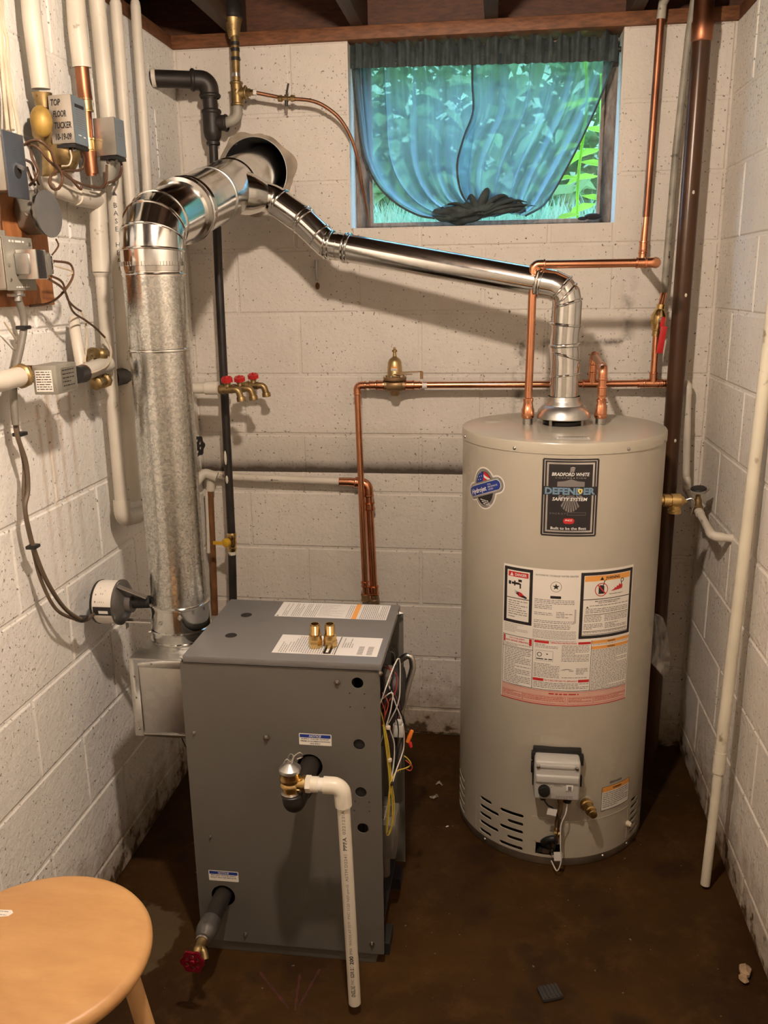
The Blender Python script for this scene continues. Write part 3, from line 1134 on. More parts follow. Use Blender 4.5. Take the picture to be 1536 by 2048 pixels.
def hexbolt(c, d, r, L):
    mb_ = MB().lathe(c, d, [(0, r * 1.5), (L * .15, r * 1.5), (L * .16, r), (L * .6, r), (L * .62, r * .5), (L, r * .5)], 6)
    return mb_


for x, z, r in ((.690, .752, .0052), (.520, .604, .0058), (.3475, .607, .003), (.440, .058, .004), (.757, .062, .0045), (.368, .330, .0025)):
    obj('screw', hexbolt((x, BY0 - .0015, z), (0, -1, 0), r, .007), MAT['steel'], boiler)
obj('screw', hexbolt((.7885, -1.140, .781), (0, -1, 0), .004, .008), MAT['steel'], boiler)
obj('screw', hexbolt((.333, -1.128, .793), (-1, 0, 0), .0055, .010), MAT['steel'], boiler)
obj('screw', hexbolt((.792, -.80, .79), (1, 0, 0), .005, .010), MAT['steel'], boiler)

# cast-iron block and burner gear behind the open front (right side)
for k in range(4):
    obj('iron_section', MB().box((.36, -1.115 + k * .078, .16), (.70, -1.045 + k * .078, .72)), MAT['black_iron'], boiler, bevel=.006)
obj('flue_cover', MB().box((.355, -1.11, .721), (.70, -.80, .765)), MAT['black_iron'], boiler, bevel=.006)
tray = MB().box((.36, -1.12, .05), (.775, -.80, .06)).box((.36, -1.12, .06), (.37, -.80, .15))
obj('burner_tray', tray, MAT['dark_metal'], boiler)
for k in range(4):
    obj('burner_tube', MB().sweep([(.42, -1.07 + k * .075, .115), (.735, -1.07 + k * .075, .115)], .017, 12), MAT['galv_dull'], boiler)
obj('manifold', MB().sweep([(.752, -1.10, .115), (.752, -.815, .115)], .013, 12), MAT['black_iron'], boiler)
gv_ = MB().box((.735, -1.0, .20), (.80, -.90, .30)).cyl((.765, -.95, .30), (.765, -.95, .335), .024).cyl((.765, -.95, .115), (.765, -.95, .20), .014)
obj('gas_valve', gv_, MAT['steel_grey'], boiler, bevel=.004)
cb = MB().box((.715, -.98, .60), (.775, -.84, .74))
obj('control_box', cb, MAT['dark_metal'], boiler, bevel=.003)
obj('control_box', MB().box((.715, -1.09, .36), (.772, -.99, .52)), MAT['dark_metal'], boiler, bevel=.003)
obj('terminal_strip', MB().box((.775, -.965, .665), (.785, -.90, .69)), MAT['ctrl'], boiler, bevel=.001)
obj('blower_drum', MB().lathe((.735, -.845, .60), (1, 0, 0), [(0, .06), (.055, .062), (.07, .056), (.075, .04)], 28), MAT['dark_metal'], boiler)
obj('gas_tube', MB().sweep(fillet([(.78, -.815, .652), (0.8232, -0.815, 0.6895), (0.8282, -0.815, 0.646), (0.8055, -0.83, 0.5594), (0.793, -0.84, 0.5062), (.79, -.85, .36)], .03), .0085, 12), MAT['steel'], boiler)
# wiring loom
def wire(name, mat, pts, r=.0016, parent=None, k=5, n=6):
    return obj(name, MB().sweep(smooth_path(pts, k), r, n), mat, parent)


loom = ((MAT['wire_white'], [(.772, -1.10, .66), (0.8127, -1.02, 0.762), (0.8156, -1, 0.6922), (0.8091, -1, 0.6328), (.775, -1.0, .56)]),
        (MAT['wire_white'], [(.76, -1.05, .655), (0.8014, -1.05, 0.6902), (0.801, -1.05, 0.6581), (0.7922, -1.05, 0.6187), (.765, -1.05, .53)]),
        (MAT['wire_white'], [(0.789, -1, 0.6817), (0.8054, -1, 0.6326), (0.8196, -0.98, 0.5692), (0.8217, -0.98, 0.5176), (0.8164, -0.99, 0.4901), (0.8048, -1.03, 0.464), (0.7933, -1.05, 0.4156), (0.779, -1.05, 0.3482)]),
        (MAT['wire_white'], [(0.7907, -1.04, 0.6001), (0.802, -1.02, 0.5432), (0.8015, -1.02, 0.4959), (0.7974, -1.04, 0.4588)]),
        (MAT['wire_red'], [(.765, -.97, .72), (0.8039, -1, 0.7177), (0.8072, -1, 0.6853), (0.7984, -1, 0.656), (.76, -1.0, .61)]),
        (MAT['wire_red'], [(0.7789, -1.05, 0.689), (0.7905, -1.05, 0.6704), (0.7902, -1.05, 0.6446), (.755, -1.05, .55)]),
        (MAT['wire_red'], [(0.7777, -1.06, 0.6748), (0.7867, -1.06, 0.6431), (0.7815, -1.06, 0.6104)]),
        (MAT['wire_purple'], [(.77, -.95, .72), (0.7893, -0.98, 0.7141), (0.7996, -0.98, 0.6553), (0.8102, -0.96, 0.5919), (.78, -.96, .52)]),
        (MAT['wire_black'], [(0.7805, -1, 0.772), (0.8043, -1, 0.7603), (0.7977, -1.02, 0.6946), (0.7849, -1.03, 0.6207)]),
        (MAT['wire_black'], [(0.8126, -0.98, 0.6093), (0.8223, -0.96, 0.5585), (0.8118, -0.98, 0.5142), (0.8038, -1, 0.4704)]),
        (MAT['wire_black'], [(0.8028, -1, 0.6125), (0.8108, -1, 0.5661), (0.8054, -1, 0.5116), (0.7988, -1.02, 0.4684)]),
        (MAT['wire_black'], [(0.7879, -1, 0.7877), (0.7984, -0.99, 0.771), (0.8088, -0.97, 0.7235), (0.8117, -0.97, 0.6309)]),
        (MAT['wire_yellow'], [(0.775, -1.06, 0.6515), (0.7839, -1.06, 0.6106), (0.79, -1.05, 0.5396), (0.7951, -1.05, 0.4594), (0.8004, -1.05, 0.3914), (0.7959, -1.05, 0.3216), (0.7846, -1.05, 0.3094), (0.7886, -1.055, 0.3801), (0.7956, -1.055, 0.4544)]),
        (MAT['wire_yellow'], [(0.7822, -1.065, 0.6132), (0.7889, -1.06, 0.5387), (0.7944, -1.055, 0.4516), (0.7923, -1.055, 0.3803), (0.7866, -1.055, 0.3187)]),
        (MAT['wire_yellow'], [(0.7962, -1.05, 0.454), (0.8073, -1.02, 0.4649), (0.8273, -0.99, 0.4576), (0.8387, -0.98, 0.4635), (0.8307, -0.985, 0.4811), (0.8226, -0.99, 0.4905)]),
        (MAT['wire_yellow'], [(0.7848, -1.05, 0.5987), (0.7929, -1.045, 0.5369), (0.798, -1.045, 0.451), (0.8035, -1.045, 0.4021), (0.8017, -1.045, 0.3466), (0.7908, -1.05, 0.3128)]),
        (MAT['wire_red'], [(0.8262, -0.99, 0.4797), (0.8417, -0.985, 0.4611), (0.8379, -0.985, 0.4484), (0.8267, -0.985, 0.4518)]))
for i, (mt_, pts) in enumerate(loom):
    wire('wire', mt_, pts, .0016, boiler)
obj('wire_nut', MB().lathe((0.8304, -0.98, 0.5236), (.018, .0, .05), [(0, .0045), (.016, .0056), (.028, .005), (.034, .004)], 10), MAT['orange'], boiler, label='orange wire nut')
obj('wire_nut', MB().lathe((0.839, -0.98, 0.5104), (-.005, .0, .02), [(0, .004), (.010, .005), (.015, .0035)], 10), MAT['red'], boiler)
obj('connector', MB().box((.797, -1.0, .545), (.822, -.985, .578)).box((.803, -1.0, .578), (.818, -.988, .59)), MAT['ctrl'], boiler, bevel=.002)
for q in ((0.7974, -1.05, 0.45), (0.792, -1.05, 0.5991), (0.7945, -1.05, 0.5132)):
    obj('cable_tie', MB().lathe(V(q) - V((0, 0, .003)), (0, 0, 1), [(0, .006), (.006, .006)], 10), MAT['wire_black'] if q[2] < .5 else MAT['wire_cream'], boiler)
for px_ in ((.33, -.99), (.335, -.97)):
    wire('sensor_wire', MAT['wire_black'], [(.245, px_[1], .56), (.25, px_[1] + .01, .50), (.275, px_[1] + .01, .45), (.33, px_[1], .43 + .4 * (px_[0] - .33) * 10)], .0016, boiler)

# draft hood box on the rear (left) end
hx0, hx1, hy0, hy1, hz0, hz1 = .1745, .3245, -1.075, -.79, .556, .760
hood = obj('draft_hood_box', MB().box((hx0, hy0, hz0), (hx1, hy1, hz1)), MAT['galv_dull'], boiler, bevel=.0015)
fl = MB().box((hx0 - .001, hy0 - .0025, hz0), (hx0 + .021, hy0, hz1 - .002)).box((hx0 + .021, hy0 - .0025, hz1 - .022), (hx1, hy0, hz1 - .002)).box((hx0 + .021, hy0 - .0025, hz0), (hx1, hy0, hz0 + .008))
obj('flange', fl, MAT['galv_dull'], hood, bevel=.0006)
for x, z in ((hx0 + .010, .715), (hx0 + .010, .66), (hx0 + .010, .575), (hx0 + .055, .749)):
    obj('rivet', MB().lathe((x, hy0 - .0025, z), (0, -1, 0), [(0, .0032), (.0012, .003), (.002, .0015)], 10), MAT['steel'], hood)


# paper labels printed on the lid
def lid_map(u, v, lift):
    return V((u, v, .8030 + .0003 * lift))


def sheet(name, dec_map, u0, v0, u1, v1, mat, parent, lift=.6, step=None):
    d = Decal(dec_map, step)
    d.rect('p', u0, v0, u1, v1, lift)
    return obj(name, d.mb['p'], mat, parent, smooth=bool(step))


PR = {'k': ('black_print', MAT['ink']), 'g': ('grey_print', MAT['ink_grey']), 'r': ('red_print', MAT['ink_red']), 'o': ('orange_print', MAT['ink_orange']), 'b': ('blue_print', MAT['ink_blue']),
      'w': ('white_print', MAT['ink_white']), 'p': ('pink_print', MAT['ink_pink']), 's': ('steel_blue_print', MAT['ink_steel']), 'y': ('yellow_print', MAT['ink_yellow']), 'v': ('silver_print', MAT['badge_silver'])}
lb1 = sheet('paper_label', lid_map, .482, -.884, .768, -.782, MAT['paper'], boiler)
d = Decal(lid_map)
for u0, u1, sd in ((.50, .512, 1), (.52, .545, 2), (.553, .585, 3), (.66, .676, 5)):
    d.lines('g', u0, -.878, u1, -.79, .005, .0016, vert=True, seed=sd, fullness=.7)
d.lines('g', .59, -.875, .655, -.79, .006, .0012, seed=6, fullness=.4)
d.rect('o', .679, -.884, .692, -.782)
d.lines('g', .696, -.880, .764, -.786, .0048, .0018, vert=True, seed=7, fullness=.97)
d.poly('k', [(.486, -.880), (.493, -.880), (.4895, -.874)])
d.build(lb1, PR)
lb2 = sheet('paper_label', lid_map, .533, -1.104, .776, -.998, MAT['paper'], boiler)
d = Decal(lid_map)
for u0, u1, v0, v1, sd in ((.542, .565, -1.10, -1.04, 11), (.566, .60, -1.095, -1.005, 12), (.60, .655, -1.10, -1.012, 13), (.664, .674, -1.10, -1.03, 14), (.685, .712, -1.06, -1.004, 15)):
    d.lines('g', u0, v0, u1, v1, .0055, .0018, vert=True, seed=sd, fullness=.6)
d.rect('k', .677, -1.102, .679, -1.0)
d.poly('k', rrect(.650, -1.099, .668, -1.052, .005))
d.rect('w', .656, -1.092, .662, -1.062, 1.5)
for u in (.728, .750):
    for i in range(14):
        d.rect('g', u, -1.096 + i * .0034, u + .013, -1.096 + i * .0034 + .0016)
d.build(lb2, PR)


def panel_map(u, v, lift):
    return V((u, BY0 - .0015 - .0003 * lift, v))


def notice(u0, v0, u1, v1, rows):
    n_ = Decal(panel_map)
    n_.poly('q', rrect(u0, v0, u1, v1, .002), .6)
    base = obj('notice_label', n_.mb['q'], MAT['paper_warm'], boiler, smooth=False)
    n_ = Decal(panel_map)
    h = v1 - v0
    n_.rect('b', u0 + .002, v1 - h * .36, u1 - .002, v1 - .002)
    n_.text('w', 'NOTICE', (u0 + u1) / 2, v1 - h * .21, h * .17, (u1 - u0) * .38, shear=.25, bold=.02)
    for i, (t_, w_) in enumerate(rows):
        n_.text('k', t_, (u0 + u1) / 2, v1 - h * (.46 + i * .2), h * .105, (u1 - u0) * w_, bold=.02)
    n_.build(base, PR)


notice(.597, .592, .673, .621, (('SUPPLY WATER OUTLET', .86), ("PRISE D'ALIMENTATION", .90), ('EN EAU', .30)))
notice(.356, .207, .431, .236, (('RETURN WATER INLET', .84), ('INLET EAU DE RETOUR', .86)))

# brass nipples standing on the lid
def make_nipple(loc, label):
    t = thing('brass_fitting', label, 'pipe fitting', loc, 'brass adapters standing on the boiler lid')
    o = V(loc)
    obj('hex_base', MB().lathe(o, (0, 0, 1), [(0, .0150), (.003, .0165), (.017, .0165), (.020, .0150)], 6), MAT['brass'], t)
    obj('collar', MB().lathe(o + V((0, 0, .020)), (0, 0, 1), [(0, .0150), (.010, .0148), (.012, .012)], 24), MAT['brass'], t)
    pr_ = [(0, .0118)]
    for i in range(9):
        pr_ += [(.002 + i * .0024, .0122), (.0032 + i * .0024, .0112)]
    pr_ += [(.0255, .0112), (.0258, .0088), (.008, .0085)]
    obj('threaded_end', MB().lathe(o + V((0, 0, .031)), (0, 0, 1), pr_, 24), MAT['brass'], t)
    return t


make_nipple((.627, -1.062, .8036), 'left brass adapter of the pair on the boiler lid, over the printed label')
make_nipple((.661, -1.058, .8036), 'right brass adapter of the pair on the boiler lid, by the black printed mark')

# ---------------------------------------------------------------- relief valve with its discharge pipe
ry = -1.285
rv = thing('relief_valve', 'brass relief valve with white plastic discharge pipe in front of the boiler', 'relief valve', (.617, ry, .52))
obj('black_nipple', MB().sweep([(.62, -1.05, .538), (.62, -1.262, .538)], .0225, 20), MAT['black_iron'], rv)
el = MB().sweep(fillet([(.62, -1.235, .538), (.617, ry, .536), (.615, ry, .560)], .02, 8), .0235, 18)
el.bead((.62, -1.236, .538), (0, 1, 0), .0235, .006, .0035, 20).bead((.615, ry, .558), (0, 0, 1), .0225, .004, .002, 20)
obj('black_elbow', el, MAT['black_iron'], rv)
vx = .612
obj('union_ring', MB().lathe((vx, ry, .556), (0, 0, 1), [(0, .019), (.004, .022), (.009, .022), (.011, .019)], 20), MAT['steel'], rv)
obj('valve_body', MB().lathe((vx, ry, .566), (0, 0, 1), [(0, .018), (.012, .018), (.016, .0225), (.020, .0225), (.024, .020), (.028, .0225), (.034, .0225), (.044, .021), (.048, .0225)], 22), MAT['brass'], rv)
cap_ = obj('valve_cap', MB().lathe((vx, ry, .614), (0, 0, 1), [(0, .0225), (.003, .0225), (.004, .024), (.008, .0235), (.016, .013), (.020, .006), (.026, .005)], 24), MAT['galv_dull'], rv)
lev = MB().sweep(smooth_path([(vx - .012, ry - .004, .634), (vx - .004, ry - .006, .646), (vx + .004, ry - .004, .640), (vx + .012, ry, .652), (vx + .022, ry + .006, .656), (vx + .026, ry + .01, .644), (vx + .014, ry + .01, .638)]), .0014, 6)
lev.sweep(smooth_path([(vx - .008, ry + .006, .634), (vx, ry + .008, .650), (vx + .008, ry + .004, .648), (vx + .006, ry - .006, .636)]), .0012, 6)
obj('test_lever', lev, MAT['steel'], cap_)
pz_ = .586
obj('valve_outlet', MB().lathe((vx, ry, pz_), (1, 0, .005), [(0, .0155), (.022, .0155), (.028, .018), (.034, .018)], 20), MAT['brass'], rv)
obj('hex_adapter', MB().lathe((vx + .034, ry, pz_), (1, 0, .005), [(0, .0185), (.011, .0185)], 6).lathe((vx + .045, ry, pz_), (1, 0, .005), [(0, .0170), (.016, .0170)], 22), MAT['pvc'], rv)
obj('clear_sleeve', MB().cyl((vx + .060, ry, pz_), (vx + .074, ry, pz_), .0150, 22), MAT['paper_warm'], rv)
pe = MB().sweep(fillet([(vx + .072, ry, pz_), (.7235, ry, pz_), (.7255, ry, pz_ - .046)], .026, 8), .0185, 22)
obj('plastic_elbow', pe, MAT['pvc'], rv)
ptop, pbot = V((.7255, ry, pz_ - .040)), V((.7385, ry, .030))
pipe_ = obj('discharge_pipe', MB().sweep([ptop, pbot], .0140, 22), MAT['pvc'], rv)


def pipe_text(parent, mat, body, a, b, r, t0, t1, h, ang, flip=False, name='printed_lettering', **kw):
    """lettering running along a pipe from a to b, wrapped on its round surface; t0..t1 along the axis"""
    a, b = V(a), V(b)
    dr = (b - a).normalized()
    toward = (camera.matrix_world.translation - (a + b) / 2)
    toward = (toward - dr * toward.dot(dr)).normalized()
    side = dr.cross(toward)
    L = (b - a).length
    g = text_geo(body, h, abs(t1 - t0) * L, **kw)
    mid = (t0 + t1) / 2 * L
    sg = -1 if flip else 1

    def fn(x, y, z):
        th = ang + y / r
        return a + dr * (mid + sg * x) + (toward * math.cos(th) + side * math.sin(th)) * (r + .0003)
    return obj(name, MB().merge(g, fn), mat, parent, smooth=False)


for body, t0, t1, h in (('022123IA', .02, .135, .0065), ('PPFA', .15, .215, .0075), ('ASTM D2241', .235, .37, .0065), ('NSF-pw-G', .385, .47, .0055), ('PVC 1120', .48, .56, .0060), ('WATER AT 73°F', .575, .70, .0058),
                        ('PSI', .715, .745, .0058), ('200', .755, .80, .0085), ('SDR 21', .815, .87, .0078), ('PVC', .88, .905, .006), ('ONESLINE', .915, .975, .0085)):
    pipe_text(pipe_, MAT['ink'] if h > .007 else MAT['ink_grey'], body, ptop, pbot, .0140, t0 * .97, t1 * .97, h, .15, flip=True, bold=.02 if h > .007 else 0)

# ---------------------------------------------------------------- boiler drain with red handwheel
dr_ = thing('boiler_drain', 'black pipe and brass drain valve with a small red handwheel at the boiler foot', 'valve', (.387, -1.25, .14))
dz, dx = .163, .387
obj('black_nipple', MB().sweep([(dx, -1.08, dz), (dx, -1.235, dz)], .0215, 20), MAT['black_iron'], dr_)
obj('reducer', MB().lathe((dx, -1.222, dz), (0, -1, 0), [(0, .024), (.006, .0255), (.012, .0245), (.030, .0255), (.044, .023), (.056, .016), (.060, .0155)], 22), MAT['dark_steel'], dr_)
obj('union_ring', MB().lathe((dx, -1.280, dz), (0, -1, 0), [(0, .0150), (.003, .0165), (.007, .0165), (.009, .014)], 20), MAT['steel'], dr_)
obj('valve_body', MB().lathe((dx, -1.288, dz), (0, -1, 0), [(0, .0120), (.012, .0105), (.020, .0095), (.026, .0110), (.032, .009), (.038, .006), (.055, .005)], 18).sweep(fillet([(dx, -1.305, dz), (dx + .012, -1.312, dz - .006), (dx + .018, -1.322, dz - .018)], .006), .009, 12), MAT['brass_old'], dr_)


def handwheel(c, d, r, mat, parent, lobes=6, name='handwheel', th=.22):
    x, y, d = frame(d)
    c = V(c)
    mb_ = MB()
    n = 48
    outer = [((r * (1 + .09 * math.cos(lobes * 2 * PI * k / n))) * math.cos(2 * PI * k / n), (r * (1 + .09 * math.cos(lobes * 2 * PI * k / n))) * math.sin(2 * PI * k / n)) for k in range(n)]
    loops_ = [outer] + [circle(r * .56 * math.cos(2 * PI * (k + .5) / lobes), r * .56 * math.sin(2 * PI * (k + .5) / lobes), r * .19, 10) for k in range(lobes)]
    g = fill_geo(loops_, r * th)
    mb_.merge(g, lambda a, b, z: c + x * a + y * b + d * z)
    mb_.lathe(c - d * r * th * .5, d, [(0, r * .26), (r * th * 1.2, r * .26), (r * th * 1.5, r * .18)], 12)
    return obj(name, mb_, mat, parent)


handwheel((dx, -1.350, dz), (0, -1, 0), .0265, MAT['red_metal'], dr_)

# ---------------------------------------------------------------- water heater
TX, TY, TR = 1.2153, -.428, .2794
heater = thing('water_heater', 'tall beige gas water heater with a printed warning sheet', 'water heater', (TX, TY, 0))


def tank_pt(u, z, r=TR):
    a = u / TR
    return V((TX + r * math.sin(a), TY - r * math.cos(a), z))


def tmap(u, v, lift):
    return tank_pt(u, v, TR + .0004 * lift)


# jacket: main barrel, and a thin skirt with real louvre slots over a dark chamber
obj('jacket', MB().lathe((TX, TY, .165), (0, 0, 1), [(0, TR), (.5, TR), (1.034, TR)], 128), MAT['tank'], heater)
skirt = MB()
N = 160
vs, fs = [], []
for rr, zz in ((TR, .026), (TR, .165), (TR - .004, .165), (TR - .004, .026)):
    for k in range(N):
        a = 2 * PI * k / N
        vs.append((TX + rr * math.cos(a), TY + rr * math.sin(a), zz))
for i in range(4):
    for k in range(N):
        j = (k + 1) % N
        fs.append((i * N + k, i * N + j, ((i + 1) % 4) * N + j, ((i + 1) % 4) * N + k))
skirt_o = obj('skirt', skirt.add(vs, fs), MAT['tank'], heater)
cut = MB()


def slot_cutter(u0, z0_, u1, z1_, h):
    """rounded horizontal slot as a solid through the skirt"""
    n = 8
    poly = []
    for k in range(n + 1):
        a = PI / 2 + PI * k / n
        poly.append((u0 + h / 2 + h / 2 * math.cos(a), (z0_ + z1_) / 2 + h / 2 * math.sin(a)))
    for k in range(n + 1):
        a = -PI / 2 + PI * k / n
        poly.append((u1 - h / 2 + h / 2 * math.cos(a), (z0_ + z1_) / 2 + h / 2 * math.sin(a)))
    m_ = len(poly)
    vs_ = [tank_pt(u, z, TR + .01) for u, z in poly] + [tank_pt(u, z, TR - .012) for u, z in poly]
    cut.add(vs_, [tuple(range(m_ - 1, -1, -1)), tuple(range(m_, 2 * m_))] + [(k, (k + 1) % m_, (k + 1) % m_ + m_, k + m_) for k in range(m_)])


SLOTS = []
for i, z in enumerate((.146, .120, .094, .067, .039)):
    SLOTS.append((-.239, z, -.191 if i % 2 == 0 else -.165))
for i, z in enumerate((.143, .116, .0905, .0635, .0365)):
    SLOTS.append((-.161 if i % 2 == 0 else -.136, z, -.087))
for i, z in enumerate((.150, .128, .106, .084, .062, .042)):
    SLOTS.append((.262, z, .318 if i % 2 else .304))
for i, z in enumerate((.146, .120, .094, .067, .039)):
    SLOTS.append((.335, z, .40))
    SLOTS.append((-.40, z, -.33))
for u0_, z, u1_ in SLOTS:
    slot_cutter(u0_, z, u1_, z, .0115)
# burner access opening
m4 = [(-.050, .031), (.022, .031), (.022, .070), (-.050, .070)]
cut.add([tank_pt(u, z, TR + .01) for u, z in m4] + [tank_pt(u, z, TR - .012) for u, z in m4], [(3, 2, 1, 0), (4, 5, 6, 7)] + [(k, (k + 1) % 4, (k + 1) % 4 + 4, k + 4) for k in range(4)])
cutter = obj('cutter', cut, None, heater, smooth=False)
bm_ = bmesh.new()
bm_.from_mesh(cutter.data)
bmesh.ops.recalc_face_normals(bm_, faces=bm_.faces)
bm_.to_mesh(cutter.data)
bm_.free()
bm_ = bmesh.new()
bm_.from_mesh(skirt_o.data)
bmesh.ops.recalc_face_normals(bm_, faces=bm_.faces)
bm_.to_mesh(skirt_o.data)
bm_.free()
md = skirt_o.modifiers.new('slots', 'BOOLEAN')
md.operation = 'DIFFERENCE'
md.solver = 'EXACT'
md.object = cutter
bpy.context.view_layer.update()
dg_ = bpy.context.evaluated_depsgraph_get()
new_me = bpy.data.meshes.new_from_object(skirt_o.evaluated_get(dg_))
skirt_o.modifiers.clear()
skirt_o.data = new_me
new_me.materials.clear()
new_me.materials.append(MAT['tank'])
new_me.shade_smooth()
new_me.set_sharp_from_angle(angle=.5)
bpy.data.objects.remove(cutter)
obj('combustion_chamber', MB().lathe((TX, TY, .01), (0, 0, 1), [(0, TR - .03), (.20, TR - .03)], 64), MAT['void'], heater)  # near-black colour stands in for the shade behind the slots
obj('base_ring', MB().lathe((TX, TY, 0), (0, 0, 1), [(0, TR - .002), (.004, TR + .0005), (.0255, TR + .0005), (.027, TR - .001)], 128), MAT['tank_dark'], heater)
obj('lid', MB().lathe((TX, TY, 1.194), (0, 0, 1), [(0, TR + .0022), (.024, TR + .0022), (.028, TR), (.029, TR - .004), (.031, TR - .03), (.033, .15), (.034, .07)], 128), MAT['tank'], heater)
for u, z in ((-.142, 1.203), (.155, 1.203), (.33, 1.203), (-.36, 1.203)):
    a = u / TR
    obj('screw', MB().lathe(tank_pt(u, z, TR + .002), (math.sin(a), -math.cos(a), 0), [(0, .0048), (.0015, .0044), (.003, .002)], 10), MAT['steel'], heater)
for u in (-.215, .150, .25):
    a = u / TR
    obj('screw', MB().lathe(tank_pt(u, .016, TR), (math.sin(a), -math.cos(a), 0), [(0, .005), (.002, .0045), (.004, .002)], 8), MAT['steel'], heater)
# cover plates on the skirt
d = Decal(tmap, .012)
d.rect('x', -.062, .073, -.008, .153, 3)
obj('access_cover', d.mb['x'], MAT['tank'], heater)
for u0_, z0_, u1_, z1_ in ((-.0625, .0725, -.0075, .1535), (-.258, .035, -.2565, .165), (.0, .1425, .245, .144), (.2445, .037, .246, .143), (-.004, .028, -.0025, .15)):
    mbp = MB()
    k = max(1, int(abs(u1_ - u0_) / .012))
    for i in range(k):
        ua, ub = u0_ + (u1_ - u0_) * i / k, u0_ + (u1_ - u0_) * (i + 1) / k
        p4 = [tank_pt(ua, z0_, TR - .001), tank_pt(ub, z0_, TR - .001), tank_pt(ub, z1_, TR - .001), tank_pt(ua, z1_, TR - .001)]
        q4 = [tank_pt(ua, z0_, TR + .001), tank_pt(ub, z0_, TR + .001), tank_pt(ub, z1_, TR + .001), tank_pt(ua, z1_, TR + .001)]
        mbp.add(p4 + q4, [(4, 5, 6, 7), (0, 1, 5, 4), (1, 2, 6, 5), (2, 3, 7, 6), (3, 0, 4, 7)])
    obj('panel_seam', mbp, MAT['tank'], heater)
ba = MB().box((TX - .045, TY - TR + .012, .032), (TX + .02, TY - TR + .03, .036)).sweep(fillet([(TX - .02, TY - TR - .004, .078), (TX - .005, TY - TR + .004, .058), (TX - .025, TY - TR + .02, .045)], .012), .010, 12)
ba.box((TX - .040, TY - TR + .004, .036), (TX - .020, TY - TR + .010, .052))
obj('burner_inlet', ba, MAT['dark_metal'], heater)
obj('sight_bracket', MB().box((TX - .030, TY - TR + .002, .036), (TX - .012, TY - TR + .005, .050)), MAT['steel'], heater)

# gas control
cz = .312
ctrl = obj('gas_control', MB().box((TX - .063, TY - TR - .060, .249), (TX + .059, TY - TR - .008, .366)), MAT['ctrl'], heater, bevel=.008, segs=3, label='light grey gas control with black dial')
obj('backplate', MB().box((TX - .066, TY - TR - .012, .262), (TX + .064, TY - TR + .004, .378)).box((TX - .071, TY - TR - .02, .345), (TX - .060, TY - TR - .004, .368)).box((TX - .071, TY - TR - .02, .305), (TX - .060, TY - TR - .004, .335)).box((TX + .058, TY - TR - .02, .335), (TX + .070, TY - TR - .004, .365)).box((TX + .058, TY - TR - .02, .27), (TX + .068, TY - TR - .004, .30)),
    MAT['black'], ctrl, bevel=.002)
yc = TY - TR - .060
obj('top_bar', MB().box((TX - .050, yc - .004, .347), (TX + .044, yc + .006, .358)), MAT['ctrl'], ctrl, bevel=.003)
obj('ledge', MB().box((TX - .060, yc - .006, .303), (TX + .056, yc + .004, .327)), MAT['ctrl'], ctrl, bevel=.005, segs=3)
dial = obj('dial', MB().lathe((TX - .036, yc + .002, .280), (0, -1, 0), [(0, .0165), (.012, .0160), (.016, .0145), (.017, .009)], 24), MAT['black'], ctrl)
obj('status_window', MB().box((TX + .022, yc - .002, .281), (TX + .041, yc + .003, .300)), MAT['ink_white'], ctrl, bevel=.001)
obj('window_slot', MB().box((TX + .027, yc - .0035, .284), (TX + .036, yc - .001, .296)), MAT['ink_grey'], ctrl)
for x in (-.054, .049):
    obj('screw', MB().lathe((TX + x, yc + .002, .350), (0, -1, 0), [(0, .005), (.006, .005), (.007, .003)], 10), MAT['steel'], ctrl)
dc = Decal(lambda u, v, l: V((TX + u, yc - .0002 * l, v)))
dc.lines('g', -.010, .291, .014, .297, .0035, .0014, seed=2)
dc.lines('g', -.004, .258, .040, .264, .004, .0018, seed=4)
for k in range(7):
    a = PI * (.15 + .7 * k / 6)
    dc.rect('g', -.036 + .021 * math.cos(a) - .001, .280 + .020 * math.sin(a) - .001, -.036 + .021 * math.cos(a) + .001, .280 + .020 * math.sin(a) + .001)
dc.build(ctrl, PR)
gas = MB().sweep(fillet([(TX + .012, yc + .03, .250), (TX + .012, yc + .03, .20), (TX + .004, yc + .032, .16), (TX + .006, yc + .045, .10), (TX - .008, TY - TR + .005, .055)], .02), .0065, 10)
gas.lathe((TX + .010, yc + .03, .150), (0, 0, 1), [(0, .009), (.018, .009)], 6).lathe((TX + .012, yc + .03, .225), (0, 0, 1), [(0, .009), (.022, .009)], 6)
obj('burner_gas_tube', gas, MAT['bronze'], heater)
obj('tube_fitting', MB().lathe((TX + .008, yc + .028, .118), (0, 0, 1), [(0, .008), (.006, .011), (.014, .011), (.018, .007)], 8), MAT['brass'], heater)
obj('black_boot', MB().lathe((TX - .036, yc + .03, .232), (0, 0, 1), [(0, .008), (.02, .012)], 12).lathe((TX + .030, yc + .03, .228), (0, 0, 1), [(0, .010), (.022, .013)], 12), MAT['black'], heater)
wire('pilot_wire', MAT['wire_white'], [(TX + .030, yc + .028, .232), (TX + .026, yc + .018, .20), (TX + .014, yc + .016, .16), (TX + .015, yc + .008, .10), (TX + .018, yc + .006, .055), (TX + .008, yc + .006, .024), (TX - .008, yc + .02, .045)], .0018, heater)
wire('pilot_wire', MAT['wire_black'], [(TX - .036, yc + .028, .236), (TX - .024, yc + .018, .222), (TX - .008, yc + .02, .21), (TX + .008, yc + .02, .17), (TX - .002, yc + .02, .08), (TX - .012, TY - TR, .05)], .0022, heater)
obj('wire_tag', MB().obox((TX - .012, yc + .012, .205), (1, 0, -.15), (0, 1, 0), (.15, 0, 1), (.026, .001, .020)), MAT['paper'], heater)
obj('wire_tag', MB().obox((TX + .007, yc + .006, .070), (1, 0, .1), (0, 1, 0), (-.1, 0, 1), (.018, .001, .028)), MAT['paper'], heater)
